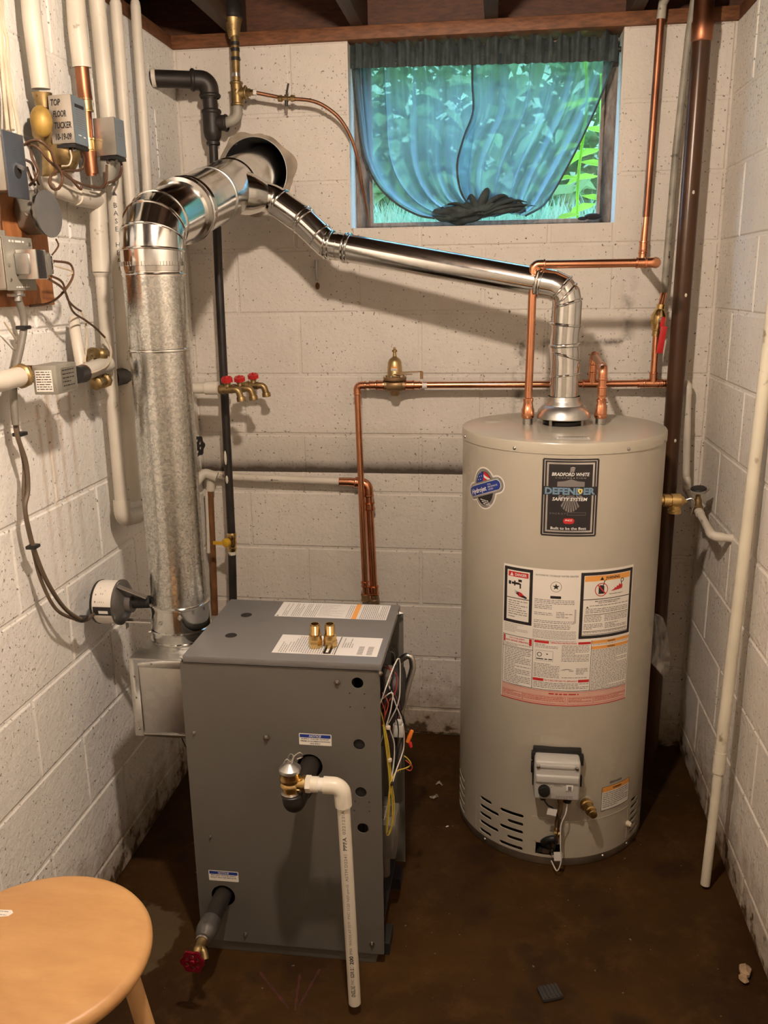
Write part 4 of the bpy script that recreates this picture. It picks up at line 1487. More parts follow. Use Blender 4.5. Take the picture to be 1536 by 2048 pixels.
obj('dust_boot', MB().sweep(smooth_path([(TX - .03, TY - TR - .002, .075), (TX - .018, TY - TR - .012, .092), (TX + .0, TY - TR - .014, .098), (TX + .004, TY - TR - .01, .085)]), [.009] * 19, 12), MAT['black'], heater)

# drain valve
a = .084 / TR
dv = V((math.sin(a), -math.cos(a), 0))
o_ = tank_pt(.084, .202, TR)
obj('drain_escutcheon', MB().lathe(o_, dv, [(0, .021), (.002, .021), (.003, .018)], 24), MAT['tank'], heater)
obj('drain_valve', MB().lathe(o_, dv, [(.003, .0165), (.010, .0175), (.016, .0175), (.018, .014), (.034, .0125), (.036, .0150), (.042, .0150), (.044, .0115), (.056, .0115), (.057, .0098), (.062, .0098), (.063, .004)], 20), MAT['brass'], heater)
# plastic button at the right of the skirt
a = .247 / TR
obj('igniter_button', MB().lathe(tank_pt(.247, .085, TR), (math.sin(a), -math.cos(a), 0), [(0, .009), (.008, .008), (.014, .005)], 14), MAT['wire_cream'], heater)

# temperature and pressure relief valve on the right side
tz = 1.012
obj('side_relief_valve', MB().lathe((TX + TR - .004, TY, tz), (1, 0, 0), [(0, .013), (.012, .013), (.013, .019), (.028, .019), (.029, .016), (.033, .016), (.034, .0205), (.058, .0205), (.060, .014), (.068, .012), (.070, .006), (.076, .005)], 20)
    .lathe((TX + TR + .040, TY, tz - .014), (0, 0, -1), [(0, .016), (.012, .016), (.013, .0185), (.022, .0185)], 18), MAT['brass'], heater, label='brass relief valve on the tank side')
obj('relief_lever', MB().sweep(smooth_path([(TX + TR + .070, TY - .003, tz + .004), (TX + TR + .084, TY - .006, tz + .008), (TX + TR + .090, TY - .008, tz - .004), (TX + TR + .084, TY - .008, tz - .036)]), .0022, 8), MAT['steel'], heater)

# lid furniture
obj('anode_cap', MB().lathe((1.019, -.385, 1.223), (0, 0, 1), [(0, .026), (.004, .026), (.006, .022)], 28), MAT['tank'], heater)
dl = Decal(lambda u, v, l: V((u, v, 1.2255 + .0004 * l)))
dl.rect('q', 1.185, -.668, 1.268, -.630, .8)
lp = obj('lid_label', dl.mb['q'], MAT['paper_warm'], heater, smooth=False)
dl = Decal(lambda u, v, l: V((u, v, 1.2255 + .0004 * l)))
dl.lines('g', 1.19, -.664, 1.262, -.634, .006, .0018, lift=2, seed=9)
dl.rect('k', 1.188, -.629, 1.266, -.626, 1.5)
dl.build(lp, PR)
for x, y in ((1.117, -.434), (1.318, -.425)):
    obj('tank_nipple', MB().lathe((x, y, 1.224), (0, 0, 1), [(0, .0165), (.003, .0165), (.004, .0140), (.020, .0140)], 20), MAT['steel'], heater)

# draft hood
dh = obj('draft_hood', MB().lathe((TX, TY, 1.246), (0, 0, 1), [(0, .0745), (.002, .0755), (.006, .0745), (.020, .070), (.032, .060), (.036, .054), (.040, .053), (.046, .047), (.052, .046), (.060, .044)], 48, cap=False), MAT['galv_dull'], heater)
obj('hood_underside', MB().lathe((TX, TY, 1.248), (0, 0, 1), [(0, .072), (.03, .05)], 40, cap=True), MAT['dark_metal'], dh)
for k in range(4):
    a = PI / 4 + k * PI / 2 + .15
    c_ = V((TX + .062 * math.cos(a), TY + .062 * math.sin(a), 0))
    obj('hood_leg', MB().obox(c_ + V((0, 0, 1.237)), (math.cos(a), math.sin(a), 0), (-math.sin(a), math.cos(a), 0), (0, 0, 1), (.0015, .009, .030)), MAT['steel'], dh)
obj('flue_collar', MB().lathe((TX, TY, 1.224), (0, 0, 1), [(0, .063), (.003, .058), (.006, .052), (.014, .052)], 40), MAT['dark_metal'], heater)

# ---- printed sheet
INK = PR
big = sheet('warning_sheet', tmap, -.166, .501, .199, .889, MAT['paper_warm'], heater, .8, .012)
d = Decal(tmap, .012)
d.frame('k', -.166 + .003, .726, -.082, .883, .0085)
d.rect('r', -.151, .857, -.094, .871)
d.text('w', 'DANGER', -.115, .864, .0075, .033, bold=.02, lift=2)
d.poly('w', [(-.146, .859), (-.136, .859), (-.141, .869)], 2)
d.rect('k', -.1545, .796, -.0905, .798)
# tap and scalded hand
for u0_, v0_, u1_, v1_ in ((-.150, .834, -.143, .844), (-.141, .836, -.118, .842), (-.134, .832, -.130, .846), (-.122, .844, -.112, .851), (-.118, .826, -.114, .840)):
    d.rect('k', u0_, v0_, u1_, v1_)
d.poly('r', [(-.128, .812), (-.120, .817), (-.112, .814), (-.100, .803), (-.108, .801), (-.120, .804)])
for k in range(4):
    d.poly('k', [(-.120, .806 + k * .002), (-.133, .813 + k * .0028), (-.120, .8085 + k * .002)])
d.poly('k', [(-.118, .805), (-.099, .799), (-.096, .803), (-.104, .808)], 1.6)
d.lines('g', -.149, .747, -.095, .790, .0062, .0021, seed=21, fullness=.75)
d.lines('g', -.149, .738, -.100, .745, .0062, .0021, seed=22, fullness=.75)
d.lines('g', -.160, .697, -.092, .722, .0042, .0011, seed=23, fullness=.7)
d.text('k', 'AUTOMATIC STORAGE WATER HEATER', -.020, .872, .0046, .111)
# round certification seal with a star
seal = [circle(-.021, .842, .0145, 28), circle(-.021, .842, .0135, 28)]
d._mb('k').merge(fill_geo(seal), lambda x, y, z: tmap(x, y, 1))
d.poly('k', [(-.021 + (.0095 if k % 2 == 0 else .004) * math.sin(2 * PI * k / 10), .842 + (.0095 if k % 2 == 0 else .004) * math.cos(2 * PI * k / 10)) for k in range(10)])
d.poly('k', rrect(-.035, .809, -.007, .8165, .002))
d.lines('w', -.033, .812, -.010, .8135, .004, .002, lift=2, seed=24)
for v0_, v1_, u1_, fu, sd in ((.790, .805, .028, .8, 25), (.776, .790, -.030, .8, 26), (.758, .768, -.028, .8, 27), (.736, .746, .030, .9, 28), (.722, .735, .02, .6, 29)):
    d.lines('g', -.076, v0_, u1_, v1_, .0046, .0018, seed=sd, fullness=fu)
d.lines('g', -.018, .756, .024, .772, .0046, .0018, seed=30, fullness=.5)
for i in range(15):
    d.rect('g', .029, .742 + i * .0026, .034, .742 + i * .0026 + .0013)
d.lines('g', -.078, .694, .036, .718, .0036, .0013, seed=31, fullness=.98)
d.lines('g', -.078, .688, .036, .690, .0036, .0013, seed=32)
# warning box
d.frame('k', .0425, .697, .1965, .882, .0085)
d.rect('o', .053, .857, .1865, .872)
d.text('k', 'WARNING', .131, .8645, .0075, .042, bold=.02, lift=2)
d.poly('k', [(.094, .8595), (.105, .8595), (.0995, .869)], 2)
ring = [circle(.099, .833, .0185, 30), circle(.099, .833, .0165, 30)]
d._mb('r').merge(fill_geo(ring), lambda x, y, z: tmap(x, y, 2.4))
d.rect('k', .091, .821, .107, .842)
d.poly('k', [(.093, .842), (.105, .842), (.105, .848), (.101, .844), (.096, .846)])
d.poly('k', [(.103, .844), (.106, .846), (.108, .855), (.113, .859), (.112, .861), (.106, .857)])
d.poly('r', [(.087, .846), (.0895, .848), (.112, .822), (.1095, .820)], 2.4)
d.poly('r', [(.126, .826), (.136, .831), (.139, .835), (.143, .834), (.146, .840), (.149, .837), (.153, .845), (.156, .840), (.160, .844), (.163, .838), (.162, .830), (.152, .828)])
d.rect('k', .1575, .843, .160, .850)
ring = [circle(.161, .853, .0055, 18), circle(.161, .853, .0036, 18)]
d._mb('k').merge(fill_geo(ring), lambda x, y, z: tmap(x, y, 1.4))
d.text('k', 'Flammable Vapors', .143, .819, .0034, .040)
d.rect('k', .051, .806, .188, .808)
d.text('k', 'FIRE AND EXPLOSION HAZARD', .120, .801, .0034, .075, bold=.02)
d.lines('g', .092, .793, .148, .797, .004, .002, seed=40)
d.poly('k', [(.059, .783), (.066, .783), (.0625, .789)])
d.lines('g', .069, .784, .184, .790, .0045, .0020, seed=41)
d.lines('g', .058, .768, .184, .781, .0048, .0020, seed=42)
d.rect('k', .056, .763, .186, .7645)
d.lines('g', .055, .743, .103, .760, .0046, .0018, seed=43)
d.lines('g', .112, .743, .184, .760, .0046, .0018, seed=44, fullness=.8)
d.lines('g', .055, .720, .108, .738, .0042, .0018, seed=45, fullness=.8)
d.lines('g', .114, .720, .184, .738, .0042, .0018, seed=46, fullness=.6)
d.rect('k', .053, .7165, .186, .718)
d.lines('g', .055, .710, .184, .7145, .0042, .0017, seed=47)
d.rect('k', .052, .707, .188, .7085)
# lower instructions
d.rect('k', -.163, .688, -.0785, .6895)
d.rect('r', -.161, .668, -.156, .687)
d.rect('r', -.087, .668, -.0795, .687)
d.text('r', 'FOR YOUR SAFETY', -.121, .682, .0042, .045, bold=.02)
d.text('r', 'READ BEFORE OPERATING', -.121, .6745, .0046, .066, bold=.02)
d.lines('g', -.160, .660, -.082, .666, .0042, .0016, seed=50)
d.rect('k', -.163, .6555, -.077, .657)
d.lines('g', -.158, .549, -.081, .653, .0050, .0019, seed=51, fullness=.8)
for u in (-.1635, -.077, .0785, .196):
    d.rect('k', u, .546, u + .0013, .691)
d.rect('r', -.073, .681, -.034, .688)
d.rect('r', .043, .681, .077, .688)
d.text('r', 'OPERATING INSTRUCTIONS', .0045, .6845, .0046, .069, bold=.02)
d.lines('g', -.070, .664, -.010, .678, .0042, .0016, seed=52, fullness=.7)
d.lines('g', .000, .630, .074, .678, .0044, .0017, seed=53, fullness=.8)
ring = [circle(-.058, .648, .0065, 20), circle(-.058, .648, .0046, 20)]
d._mb('k').merge(fill_geo(ring), lambda x, y, z: tmap(x, y, 1))
d.frame('g', -.068, .630, -.022, .660, .0008)
d.lines('k', -.040, .645, -.030, .652, .005, .003, seed=54)
d.lines('k', -.066, .632, -.024, .637, .005, .003, seed=55)
d.lines('g', -.072, .583, -.004, .622, .0046, .0018, seed=56, fullness=.75)
for k in range(6):
    a = k * PI / 6
    d.rect('g', .016 + .012 * math.cos(a) - .006, .603 + .006 * math.sin(a), .016 + .012 * math.cos(a) + .006, .6042 + .006 * math.sin(a))
d.lines('g', .040, .594, .072, .612, .0038, .0016, seed=57, fullness=.5)
d.lines('g', .003, .582, .070, .586, .0046, .0018, seed=58)
d.rect('r', -.074, .571, -.045, .579)
d.rect('r', .047, .571, .077, .579)
d.text('r', 'TO TURN OFF GAS TO APPLIANCE', .001, .575, .0046, .088, bold=.02)
d.lines('g', -.072, .549, .076, .568, .0046, .0018, seed=59, fullness=.85)
d.rect('o', .080, .681, .195, .690)
d.rect('o', .080, .665, .195, .674)
d.text('k', 'WARNING', .137, .6855, .0040, .024, bold=.02, lift=2)
d.text('k', 'WARNING', .137, .6695, .0040, .024, bold=.02, lift=2)
d.lines('g', .083, .675, .193, .679, .004, .0014, seed=60)
d.lines('g', .082, .549, .194, .663, .0043, .0018, seed=61, fullness=.95)
d.rect('k', -.163, .5455, .197, .547)
d.rect('p', -.164, .504, .197, .544)
d.rect('r', -.166, .501, .199, .5035)
d.rect('r', -.164, .543, .197, .544, 2)
d.lines('r', -.030, .5345, .050, .538, .005, .0034, lift=2, seed=74)
for u0_, u1_, sd in ((-.158, -.104, 70), (-.098, .012, 71), (.024, .088, 72), (.096, .192, 73)):
    d.frame('r', u0_ - .003, .507, u1_ + .003, .528, .0006, 2)
    d.lines('r', u0_, .510, u1_, .525, .0046, .0014, lift=2, seed=sd, fullness=.7)
d.build(big, PR)

# ---- makers' badge
bd = Decal(tmap, .012)
bd.poly('x', rrect(-.0665, .980, .0755, 1.1835, .006), 1.0)
mbb = Decal(tmap, .012)
mbb.rect('x', -.0645, .980, .0735, 1.1835, 1)
mbb.rect('x', -.0665, .9825, -.0645, 1.181, 1)
mbb.rect('x', .0735, .9825, .0755, 1.181, 1)
badge = obj('maker_badge', mbb.mb['x'], MAT['ink'], heater, label='black badge with silver border')
d = Decal(tmap, .012)
d.frame('v', -.0615, .9845, .0705, 1.1795, .0022, 2)
d.frame('v', -.055, .9915, .064, 1.1735, .0045, 2)
# fanned shield
for k in range(16):
    a0_, a1_ = PI * (k + .1) / 16, PI * (k + .75) / 16
    d.poly('g', [(.006, 1.105), (.006 - .034 * math.cos(a0_), 1.105 - (.060 if 3 < k < 12 else .045) * math.sin(a0_)), (.006 - .034 * math.cos(a1_), 1.105 - (.060 if 3 < k < 12 else .045) * math.sin(a1_))], 2)
d.poly('g', [(-.028, 1.105), (.04, 1.105), (.040, 1.124), (.022, 1.126), (.006, 1.131), (-.010, 1.126), (-.028, 1.124)], 2)
d.poly('v', [(.002, 1.149), (.013, 1.150), (.015, 1.161), (.009, 1.163), (.003, 1.161)], 2)
for k in range(3):
    d.rect('k', .002, 1.151 + k * .0035, .0148, 1.1522 + k * .0035, 3)
d.text('w', 'BRADFORD WHITE', .0045, 1.1435, .0085, .094, shear=.2, bold=.02, lift=3)
d.text('v', 'C O R P O R A T I O N', .0045, 1.134, .0028, .076, lift=3)
d.rect('k', -.062, 1.089, .071, 1.1115, 3)
d.text('s', 'DEFENDER', .0045, 1.1, .0165, .126, bold=.045, lift=4)
d.poly('y', [(.024, 1.106), (.035, 1.106), (.035, 1.099), (.0295, 1.0925), (.024, 1.099)], 5)
d.poly('k', [(.027, 1.103), (.032, 1.103), (.0295, 1.096)], 6)
d.text('w', 'SAFETY SYSTEM', .0045, 1.079, .0085, .088, shear=.2, bold=.02, lift=4)
d.text('g', 'E N E R G Y', -.024, 1.041, .0045, .040, lift=3)
d.frame('g', -.001, 1.037, .046, 1.0445, .0007, 3)
d.poly('r', rrect(-.010, 1.014, .018, 1.029, .007), 3)
d.text('w', 'PHCC', .004, 1.0235, .0045, .018, bold=.02, lift=4)
d.text('w', 'Built to be the Best', .004, 1.002, .0068, .090, bold=.01, lift=3)
d.build(badge, PR)

# ---- small shaped sticker with a slanted banner
cu_, cv_ = -.243, 1.081
ca, sa = math.cos(.36), math.sin(.36)


def rotl(pts):
    return [(cu_ + (a_ * ca - b_ * sa) , cv_ + (a_ * sa + b_ * ca)) for a_, b_ in pts]


def fine(pts, k=3):
    return pts


def shape_sticker(dd, c, gx, lift):
    dd.poly(c, [(cu_ + a_, cv_ + b_) for a_, b_ in circle(0, 0, .044 + gx, 32, .054 + gx)], lift)
    dd.poly(c, rotl(rrect(-.073 - gx, -.021 - gx, .073 + gx, .021 + gx, .020 + gx, 6)), lift + .15)


st = Decal(tmap, .012)
shape_sticker(st, 'x', .004, 1)
stick = obj('shaped_sticker', st.mb['x'], MAT['paper_warm'], heater, smooth=False)
d = Decal(tmap, .012)
shape_sticker(d, 'v', 0, 2)
d.poly('k', [(cu_ + a_, cv_ + b_) for a_, b_ in circle(0, 0, .036, 28, .046)], 3)
d.poly('b', [(cu_ + .034 * math.cos(t_), cv_ + .045 * math.sin(t_)) for t_ in [PI * (.52 + .40 * k / 8) for k in range(9)]] + [(cu_ - .005, cv_ + .005)], 4)
d.poly('r', [(cu_ + .034 * math.cos(t_), cv_ + .045 * math.sin(t_)) for t_ in [PI * (.10 + .42 * k / 8) for k in range(9)]] + [(cu_ - .005, cv_ + .005)], 4)
d.poly('w', [(cu_ - .002, cv_ + .038), (cu_ + .010, cv_ + .034), (cu_ + .026, cv_ + .030), (cu_ + .022, cv_ + .024), (cu_ + .006, cv_ + .028), (cu_ + .0, cv_ + .030)], 5)
for a_, b_ in ((-.022, .036), (-.014, .040), (-.028, .026), (-.018, .029), (-.010, .032), (-.024, .019), (-.014, .022)):
    d.rect('w', cu_ + a_ - .0012, cv_ + b_ - .0012, cu_ + a_ + .0012, cv_ + b_ + .0012, 5)
d.poly('v', rotl(rrect(-.071, -.019, .071, .019, .018, 6)), 6)
d.poly('w', rotl(rrect(-.066, -.0145, .066, .0145, .014, 6)), 7)
d.poly('b', rotl(rrect(-.0648, -.0133, .0648, .0133, .013, 6)), 8)
d.text('w', 'Hydrojet', *rotl([(-.022, -.001)])[0], .0125, .068, rot=.36, bold=.02, lift=9)
for k, t_ in enumerate(('TOTAL', 'PERFORMANCE', 'SYSTEM')):
    wv = (.014, .036, .018)[k]
    d.text('w', t_, *rotl([(.019 + wv / 2, .0068 - k * .0068)])[0], .0042, wv, rot=.36, lift=9)
for k in range(3):
    p0 = rotl([(-.024 + k * .004, -.027 - k * .0065)])[0]
    d.lines('w', p0[0], p0[1], p0[0] + .032, p0[1] + .0025, .005, .0022, lift=5, seed=80 + k)
d.build(stick, PR)

# ---- small orange-headed label by the drain
sm = sheet('small_label', tmap, .134, .165, .242, .2405, MAT['paper_warm'], heater, 1, .012)
d = Decal(tmap, .012)
d.frame('k', .134, .165, .242, .2405, .0013, 2)
d.rect('o', .1355, .224, .2405, .239, 2)
d.text('k', 'WARNING', .188, .2315, .0058, .034, bold=.02, lift=3)
d.lines('g', .140, .171, .237, .220, .0062, .0022, lift=2, seed=90)
d.rect('g', .160, .246, .206, .253, 1)
d.build(sm, PR)

# ---------------------------------------------------------------- boiler flue
FX, FY, FR = .253, -.93, .069
flue = thing('boiler_flue', 'galvanized boiler flue rising to an elbow and running into the block wall', 'flue pipe', (FX, FY, .76))


def vent_damper():
    t = thing('vent_damper', 'round motorised vent damper on the flue above the hood box', 'vent damper', (FX, FY, .7605))
    obj('damper_ring', MB().lathe((FX, FY, .7605), (0, 0, 1), [(0, FR + .008), (.003, FR + .008), (.005, FR + .003), (.024, FR + .003), (.026, FR + .006), (.030, FR + .006), (.032, FR + .0035), (.088, FR + .0035), (.090, FR + .0065), (.095, FR + .0065), (.097, FR + .002)], 64), MAT['galv_new'], t)
    my, mz = FY - .022, .853
    mot = obj('motor', MB().lathe((.052, my, mz), (1, 0, 0), [(0, .050), (.003, .0535), (.012, .0545), (.054, .0545), (.055, .057)], 40), MAT['paper_warm'], t, label='motor drum with white label')
    obj('motor_end', MB().lathe((.107, my, mz), (1, 0, 0), [(0, .057), (.006, .057), (.012, .050), (.018, .030), (.020, .026), (.034, .025)], 40), MAT['dark_steel'], mot)
    obj('motor_rear', MB().lathe((.048, my, mz), (1, 0, 0), [(0, .046), (.003, .0535), (.009, .0555)], 40), MAT['black'], mot)

    def mm_(u, v, l):
        a = v
        return V((.060 + u, my - (.0546 + .0003 * l) * math.cos(a), mz + (.0546 + .0003 * l) * math.sin(a)))
    dd = Decal(mm_)
    for i in range(8):
        dd.rect('k', .0, .12 - .42 * (i + 1) / 8, .046, .12 - .42 * i / 8, 1)
    dd.rect('w', .014, -.20, .038, -.06, 3)
    for i, (u_, sd) in enumerate(((.004, 1), (.012, 2), (.017, 3), (.022, 4), (.027, 5))):
        r_ = random.Random(sd)
        dd.rect('g', u_, .3, u_ + (.003 if i == 0 else .0014), .3 + r_.uniform(.35, .75), 1.5)
    dd.build(mot, PR)
    obj('bracket', MB().obox((.150, my - .02, mz + .036), (1, .12, -.45), (-.12, 1, 0), (.4, 0, 1), (.075, .016, .003)).lathe((.112, my - .012, mz + .045), (1, 0, 0), [(0, .012), (.002, .012)], 16), MAT['steel'], t)
    obj('bracket', MB().box((.112, my - .006, mz - .052), (.185, my + .012, mz - .048)).box((.113, my - .002, mz - .072), (.116, my + .016, mz - .048)), MAT['galv_new'], t)
    obj('drive_arm', MB().sweep([(.12, my, mz), (.182, my + .01, mz)], .016, 14), MAT['black'], t)
    for a, z in ((-1.15, .78), (-.35, .82), (.35, .835)):
        dvec = V((math.sin(a), -math.cos(a), 0))
        obj('screw', hexbolt(V((FX, FY, z)) + dvec * (FR + .003), dvec, .004, .009 if a < .3 else .018), MAT['steel'], t)
    return t


vent_damper()
VZ = 1.655
obj('vertical_pipe', MB().lathe((FX, FY, .855), (0, 0, 1), [(0, FR), (VZ - .855, FR)], 64, cap=False), MAT['galv'], flue)
obj('pipe_bead', MB().bead((FX, FY, 1.474), (0, 0, 1), FR, .004, .0025, 64), MAT['galv_new'], flue)
rib = MB()
rib.lathe((FX, FY, 1.648), (0, 0, 1), [(0, FR), (.001, FR + .002), (.012, FR + .003), (.013, FR + .001)], 64, cap=False)
obj('pipe_bead', MB().bead((FX, FY, 1.643), (0, 0, 1), FR, .003, .003, 64), MAT['galv_new'], flue)
obj('pipe_bead', rib, MAT['galv_new'], flue)
crimp = MB()
for k in range(60):
    a = 2 * PI * k / 60
    crimp.obox((FX + (FR + .0012) * math.cos(a), FY + (FR + .0012) * math.sin(a), 1.665), (math.cos(a), math.sin(a), 0), (-math.sin(a), math.cos(a), 0), (0, 0, 1), (.004, .0035, .009))
obj('crimp', crimp, MAT['galv_new'], flue)['kind'] = 'stuff'
# gored elbow: straight gores with a bead on every seam
AX = V((0, .973, .229)).normalized()      # direction of the run to the wall
corner = V((FX, FY, 1.745))
ga = corner - V((0, 0, 1)) * .088
gb = corner + AX * .20
gor = fillet([ga - V((0, 0, .02)), corner, gb], .105, 3)
elb = MB().sweep(gor, FR + .0012, 64, cap=False)
obj('elbow', elb, MAT['galv_new'], flue, angle=14)
for i in range(1, len(gor) - 1):
    t_ = (gor[i + 1] - gor[i - 1]).normalized()
    obj('elbow_seam', MB().bead(gor[i], t_, FR + .001, .0035, .003, 64), MAT['galv_new'], flue)
R2 = .0755
s0 = corner + AX * .19
inc = MB().lathe(s0, AX, [(0, FR + .001), (.016, FR + .002), (.018, R2 + .004), (.030, R2 + .004), (.034, R2 + .001), (.038, R2 + .005), (.044, R2 + .005), (.050, R2), (.056, R2 + .0035), (.062, R2), (.068, R2 + .003), (.074, R2)], 64, cap=False)
obj('increaser', inc, MAT['galv_new'], flue)
obj('horizontal_pipe', MB().lathe(s0 + AX * .072, AX, [(0, R2), (.185, R2)], 64, cap=False), MAT['galv_new'], flue)
s1 = s0 + AX * .255
obj('pipe_seam', MB().lathe(s1 - AX * .006, AX, [(0, R2), (.001, R2 + .0022), (.010, R2 + .0022), (.011, R2)], 64, cap=False), MAT['galv_dull'], flue)
Ltee = (0.11 - s1.y) / AX.y
obj('tee', MB().lathe(s1, AX, [(0, R2 + .0015), (.20, R2 + .0015), (.203, R2 + .004), (.212, R2 + .004), (.215, R2 + .001), (Ltee, R2 + .001)], 64, cap=False), MAT['galv_new'], flue)
tee_end = s1 + AX * Ltee
# wall sleeve with its rough mortar ring
thz, thx = 1.965, .248
th = thing('wall_thimble', 'round metal flue sleeve mortared into the block wall', 'thimble', (thx, -.01, thz - .11))
obj('sleeve', MB().lathe((thx, -.022, thz), (0, 1, 0), [(0, .1045), (.0, .1066), (.15, .1066), (.15, .1045), (.0, .1045)], 56, cap=False), MAT['galv_dull'], th)
obj('sleeve_back', MB().lathe((thx, .126, thz), (0, 1, 0), [(0, .1045), (.002, .1045)], 48), MAT['void'], th)  # near-black disc stands in for shade deep inside the sleeve
# open the block wall behind the sleeve
hole = obj('cutter', MB().lathe((thx, -.05, thz), (0, 1, 0), [(0, .1068), (.2, .1068)], 56), None)
bpy.context.view_layer.update()
victims = [wall_back] + [o for o in COL.objects if o.parent == wall_back and o.name.startswith('block') and abs(o.matrix_world.translation.x - thx) < .34 and abs(o.matrix_world.translation.z - thz) < .24]
for o in victims:
    md = o.modifiers.new('hole', 'BOOLEAN')
    md.operation, md.solver, md.object = 'DIFFERENCE', 'EXACT', hole
bpy.context.view_layer.update()
dg_ = bpy.context.evaluated_depsgraph_get()
for o in victims:
    nm = bpy.data.meshes.new_from_object(o.evaluated_get(dg_))
    o.modifiers.clear()
    o.data = nm
bpy.data.objects.remove(hole)
mr = MB()
vs, fs = [], []
for k in range(72):
    a = 2 * PI * k / 72
    for r_, y_ in ((.106, -.014), (.113 + .006 * math.sin(5 * a) + .004 * math.sin(11 * a), -.010), (.125 + .010 * math.sin(3 * a + 1) + .006 * math.sin(7 * a), .001)):
        vs.append((thx + r_ * math.cos(a), y_, thz + r_ * math.sin(a)))
for k in range(72):
    j = (k + 1) % 72
    for i in range(2):
        fs.append((k * 3 + i, k * 3 + i + 1, j * 3 + i + 1, j * 3 + i))
obj('mortar_ring', mr.add(vs, fs), MAT['mortar_patch'], th)

# ---------------------------------------------------------------- water-heater vent
RV = .0385
vent = thing('water_heater_vent', 'narrow galvanized vent pipe from the water heater up to the boiler flue', 'vent pipe', (TX, TY, 1.30))
w0 = s1 + AX * .14
p1 = V((0.4611, -0.3, 1.7958))
p2 = V((0.5357, -0.315, 1.7273))
p3 = V((TX, TY, 1.598))
wye = MB().sweep(fillet([w0 - V((.0, 0, .0)), V((0.3711, -0.285, 1.8596)), V((0.454, -0.3, 1.8015))], .05, 4), RV + .003, 40)
obj('wye_branch', wye, MAT['galv_new'], vent)
cone = MB().lathe(w0, V((0.3711, -0.285, 1.8596)) - w0, [(.03, .062), (.075, .058), (.115, RV + .003)], 44, cap=False)
obj('wye_cone', cone, MAT['galv_new'], vent)
obj('gore', MB().sweep([V((0.412, -0.293, 1.8318)), p1, p2, p2 + (p3 - p2).normalized() * .035], RV + .0015, 40), MAT['galv_new'], vent, angle=10)
for q, t_ in ((V((0.3941, -0.29, 1.8476)), p1 - V((0.3711, -0.285, 1.8596))), (V((0.4569, -0.3, 1.8014)), p2 - V((0.3941, -0.29, 1.8476))), (V((0.4657, -0.301, 1.7929)), p2 - p1), (V((0.5133, -0.31, 1.75)), p2 - p1), (p2, p3 - p1), (p2 + (p3 - p2).normalized() * .012, p3 - p2), (p2 + (p3 - p2).normalized() * .055, p3 - p2), (p2 + (p3 - p2).normalized() * .066, p3 - p2)):
    obj('seam_bead', MB().bead(q, t_, RV + .001, .004, .0035, 40), MAT['galv_new'], vent)
e3 = p3 + (p2 - p3).normalized() * .085
obj('long_pipe', MB().sweep([p2 + (p3 - p2).normalized() * .03, e3], RV, 48), MAT['galv_new'], vent)
g3 = fillet([e3, p3, V((TX - .003, TY, 1.49))], .055, 3)
obj('vent_elbow', MB().sweep(g3, RV + .0015, 40), MAT['galv_new'], vent, angle=10)
obj('drop_pipe', MB().sweep([V((TX - .003, TY, 1.495)), V((TX - .005, TY, 1.44)), V((TX, TY, 1.40)), V((TX, TY, 1.30))], RV + .0005, 40), MAT['galv_new'], vent, angle=10)
SB = [(e3, p3 - p2, .006, .006), (e3 + (p3 - p2).normalized() * .010, p3 - p2, .004, .003)]
SB += [(q, V((.6, 0, -.55)) if q.z > 1.57 else V((.3, 0, -1)), .004, .004) for q in g3[2:-1]]
SB += [(V((TX - .004, TY, 1.500)), (.1, 0, 1), .004, .004), (V((TX - .004, TY, 1.445)), (-.05, 0, 1), .005, .004), (V((TX - .002, TY, 1.415)), (.28, .1, 1), .004, .0035), (V((TX, TY, 1.365)), (-.1, 0, 1), .003, .0035)]
for q, t_, w_, h_ in SB:
    obj('seam_bead', MB().bead(q, t_, RV + .0015, w_, h_, 40), MAT['galv_new'], vent)

# ---------------------------------------------------------------- plumbing helpers
def run(parent, pts, r, mat, elbow_mat=None, er=None, pipe_name='pipe', elbow_name='elbow', lip=True, n=16, bend=1.6):
    """straight pipes joined by separate elbow fittings at every corner"""
    pts = [V(p) for p in pts]
    elbow_mat = elbow_mat or mat
    er = er or r * 1.16
    tl = r * bend
    for i in range(len(pts) - 1):
        a, b = pts[i], pts[i + 1]
        d_ = (b - a).normalized()
        a2 = a + d_ * tl * .6 if i else a
        b2 = b - d_ * tl * .6 if i < len(pts) - 2 else b
        obj(pipe_name, MB().sweep([a2, b2], r, n), mat, parent)
    for i in range(1, len(pts) - 1):
        a, b, c = pts[i - 1], pts[i], pts[i + 1]
        da, dc_ = (a - b).normalized(), (c - b).normalized()
        s_, e_ = b + da * (tl + r * 1.1), b + dc_ * (tl + r * 1.1)
        mb_ = MB().sweep(fillet([s_, b, e_], tl * .95, 7), er, n)
        if lip:
            mb_.bead(s_ - da * r * .15, da, er, r * .28, r * .16, n).bead(e_ - dc_ * r * .15, dc_, er, r * .28, r * .16, n)
        obj(elbow_name, mb_, elbow_mat, parent)


def coupling(parent, c, d, r, L, mat, name='coupling', n=18, lips=True):
    c, d = V(c), V(d).normalized()
    mb_ = MB().lathe(c - d * L / 2, d, [(0, r * 1.02), (0, r * 1.3), (L * .12, r * 1.32), (L * .16, r * 1.17), (L * .84, r * 1.17), (L * .88, r * 1.32), (L, r * 1.3), (L, r * 1.02)] if lips else [(0, r * 1.2), (L, r * 1.2)], n)
    return obj(name, mb_, mat, parent)


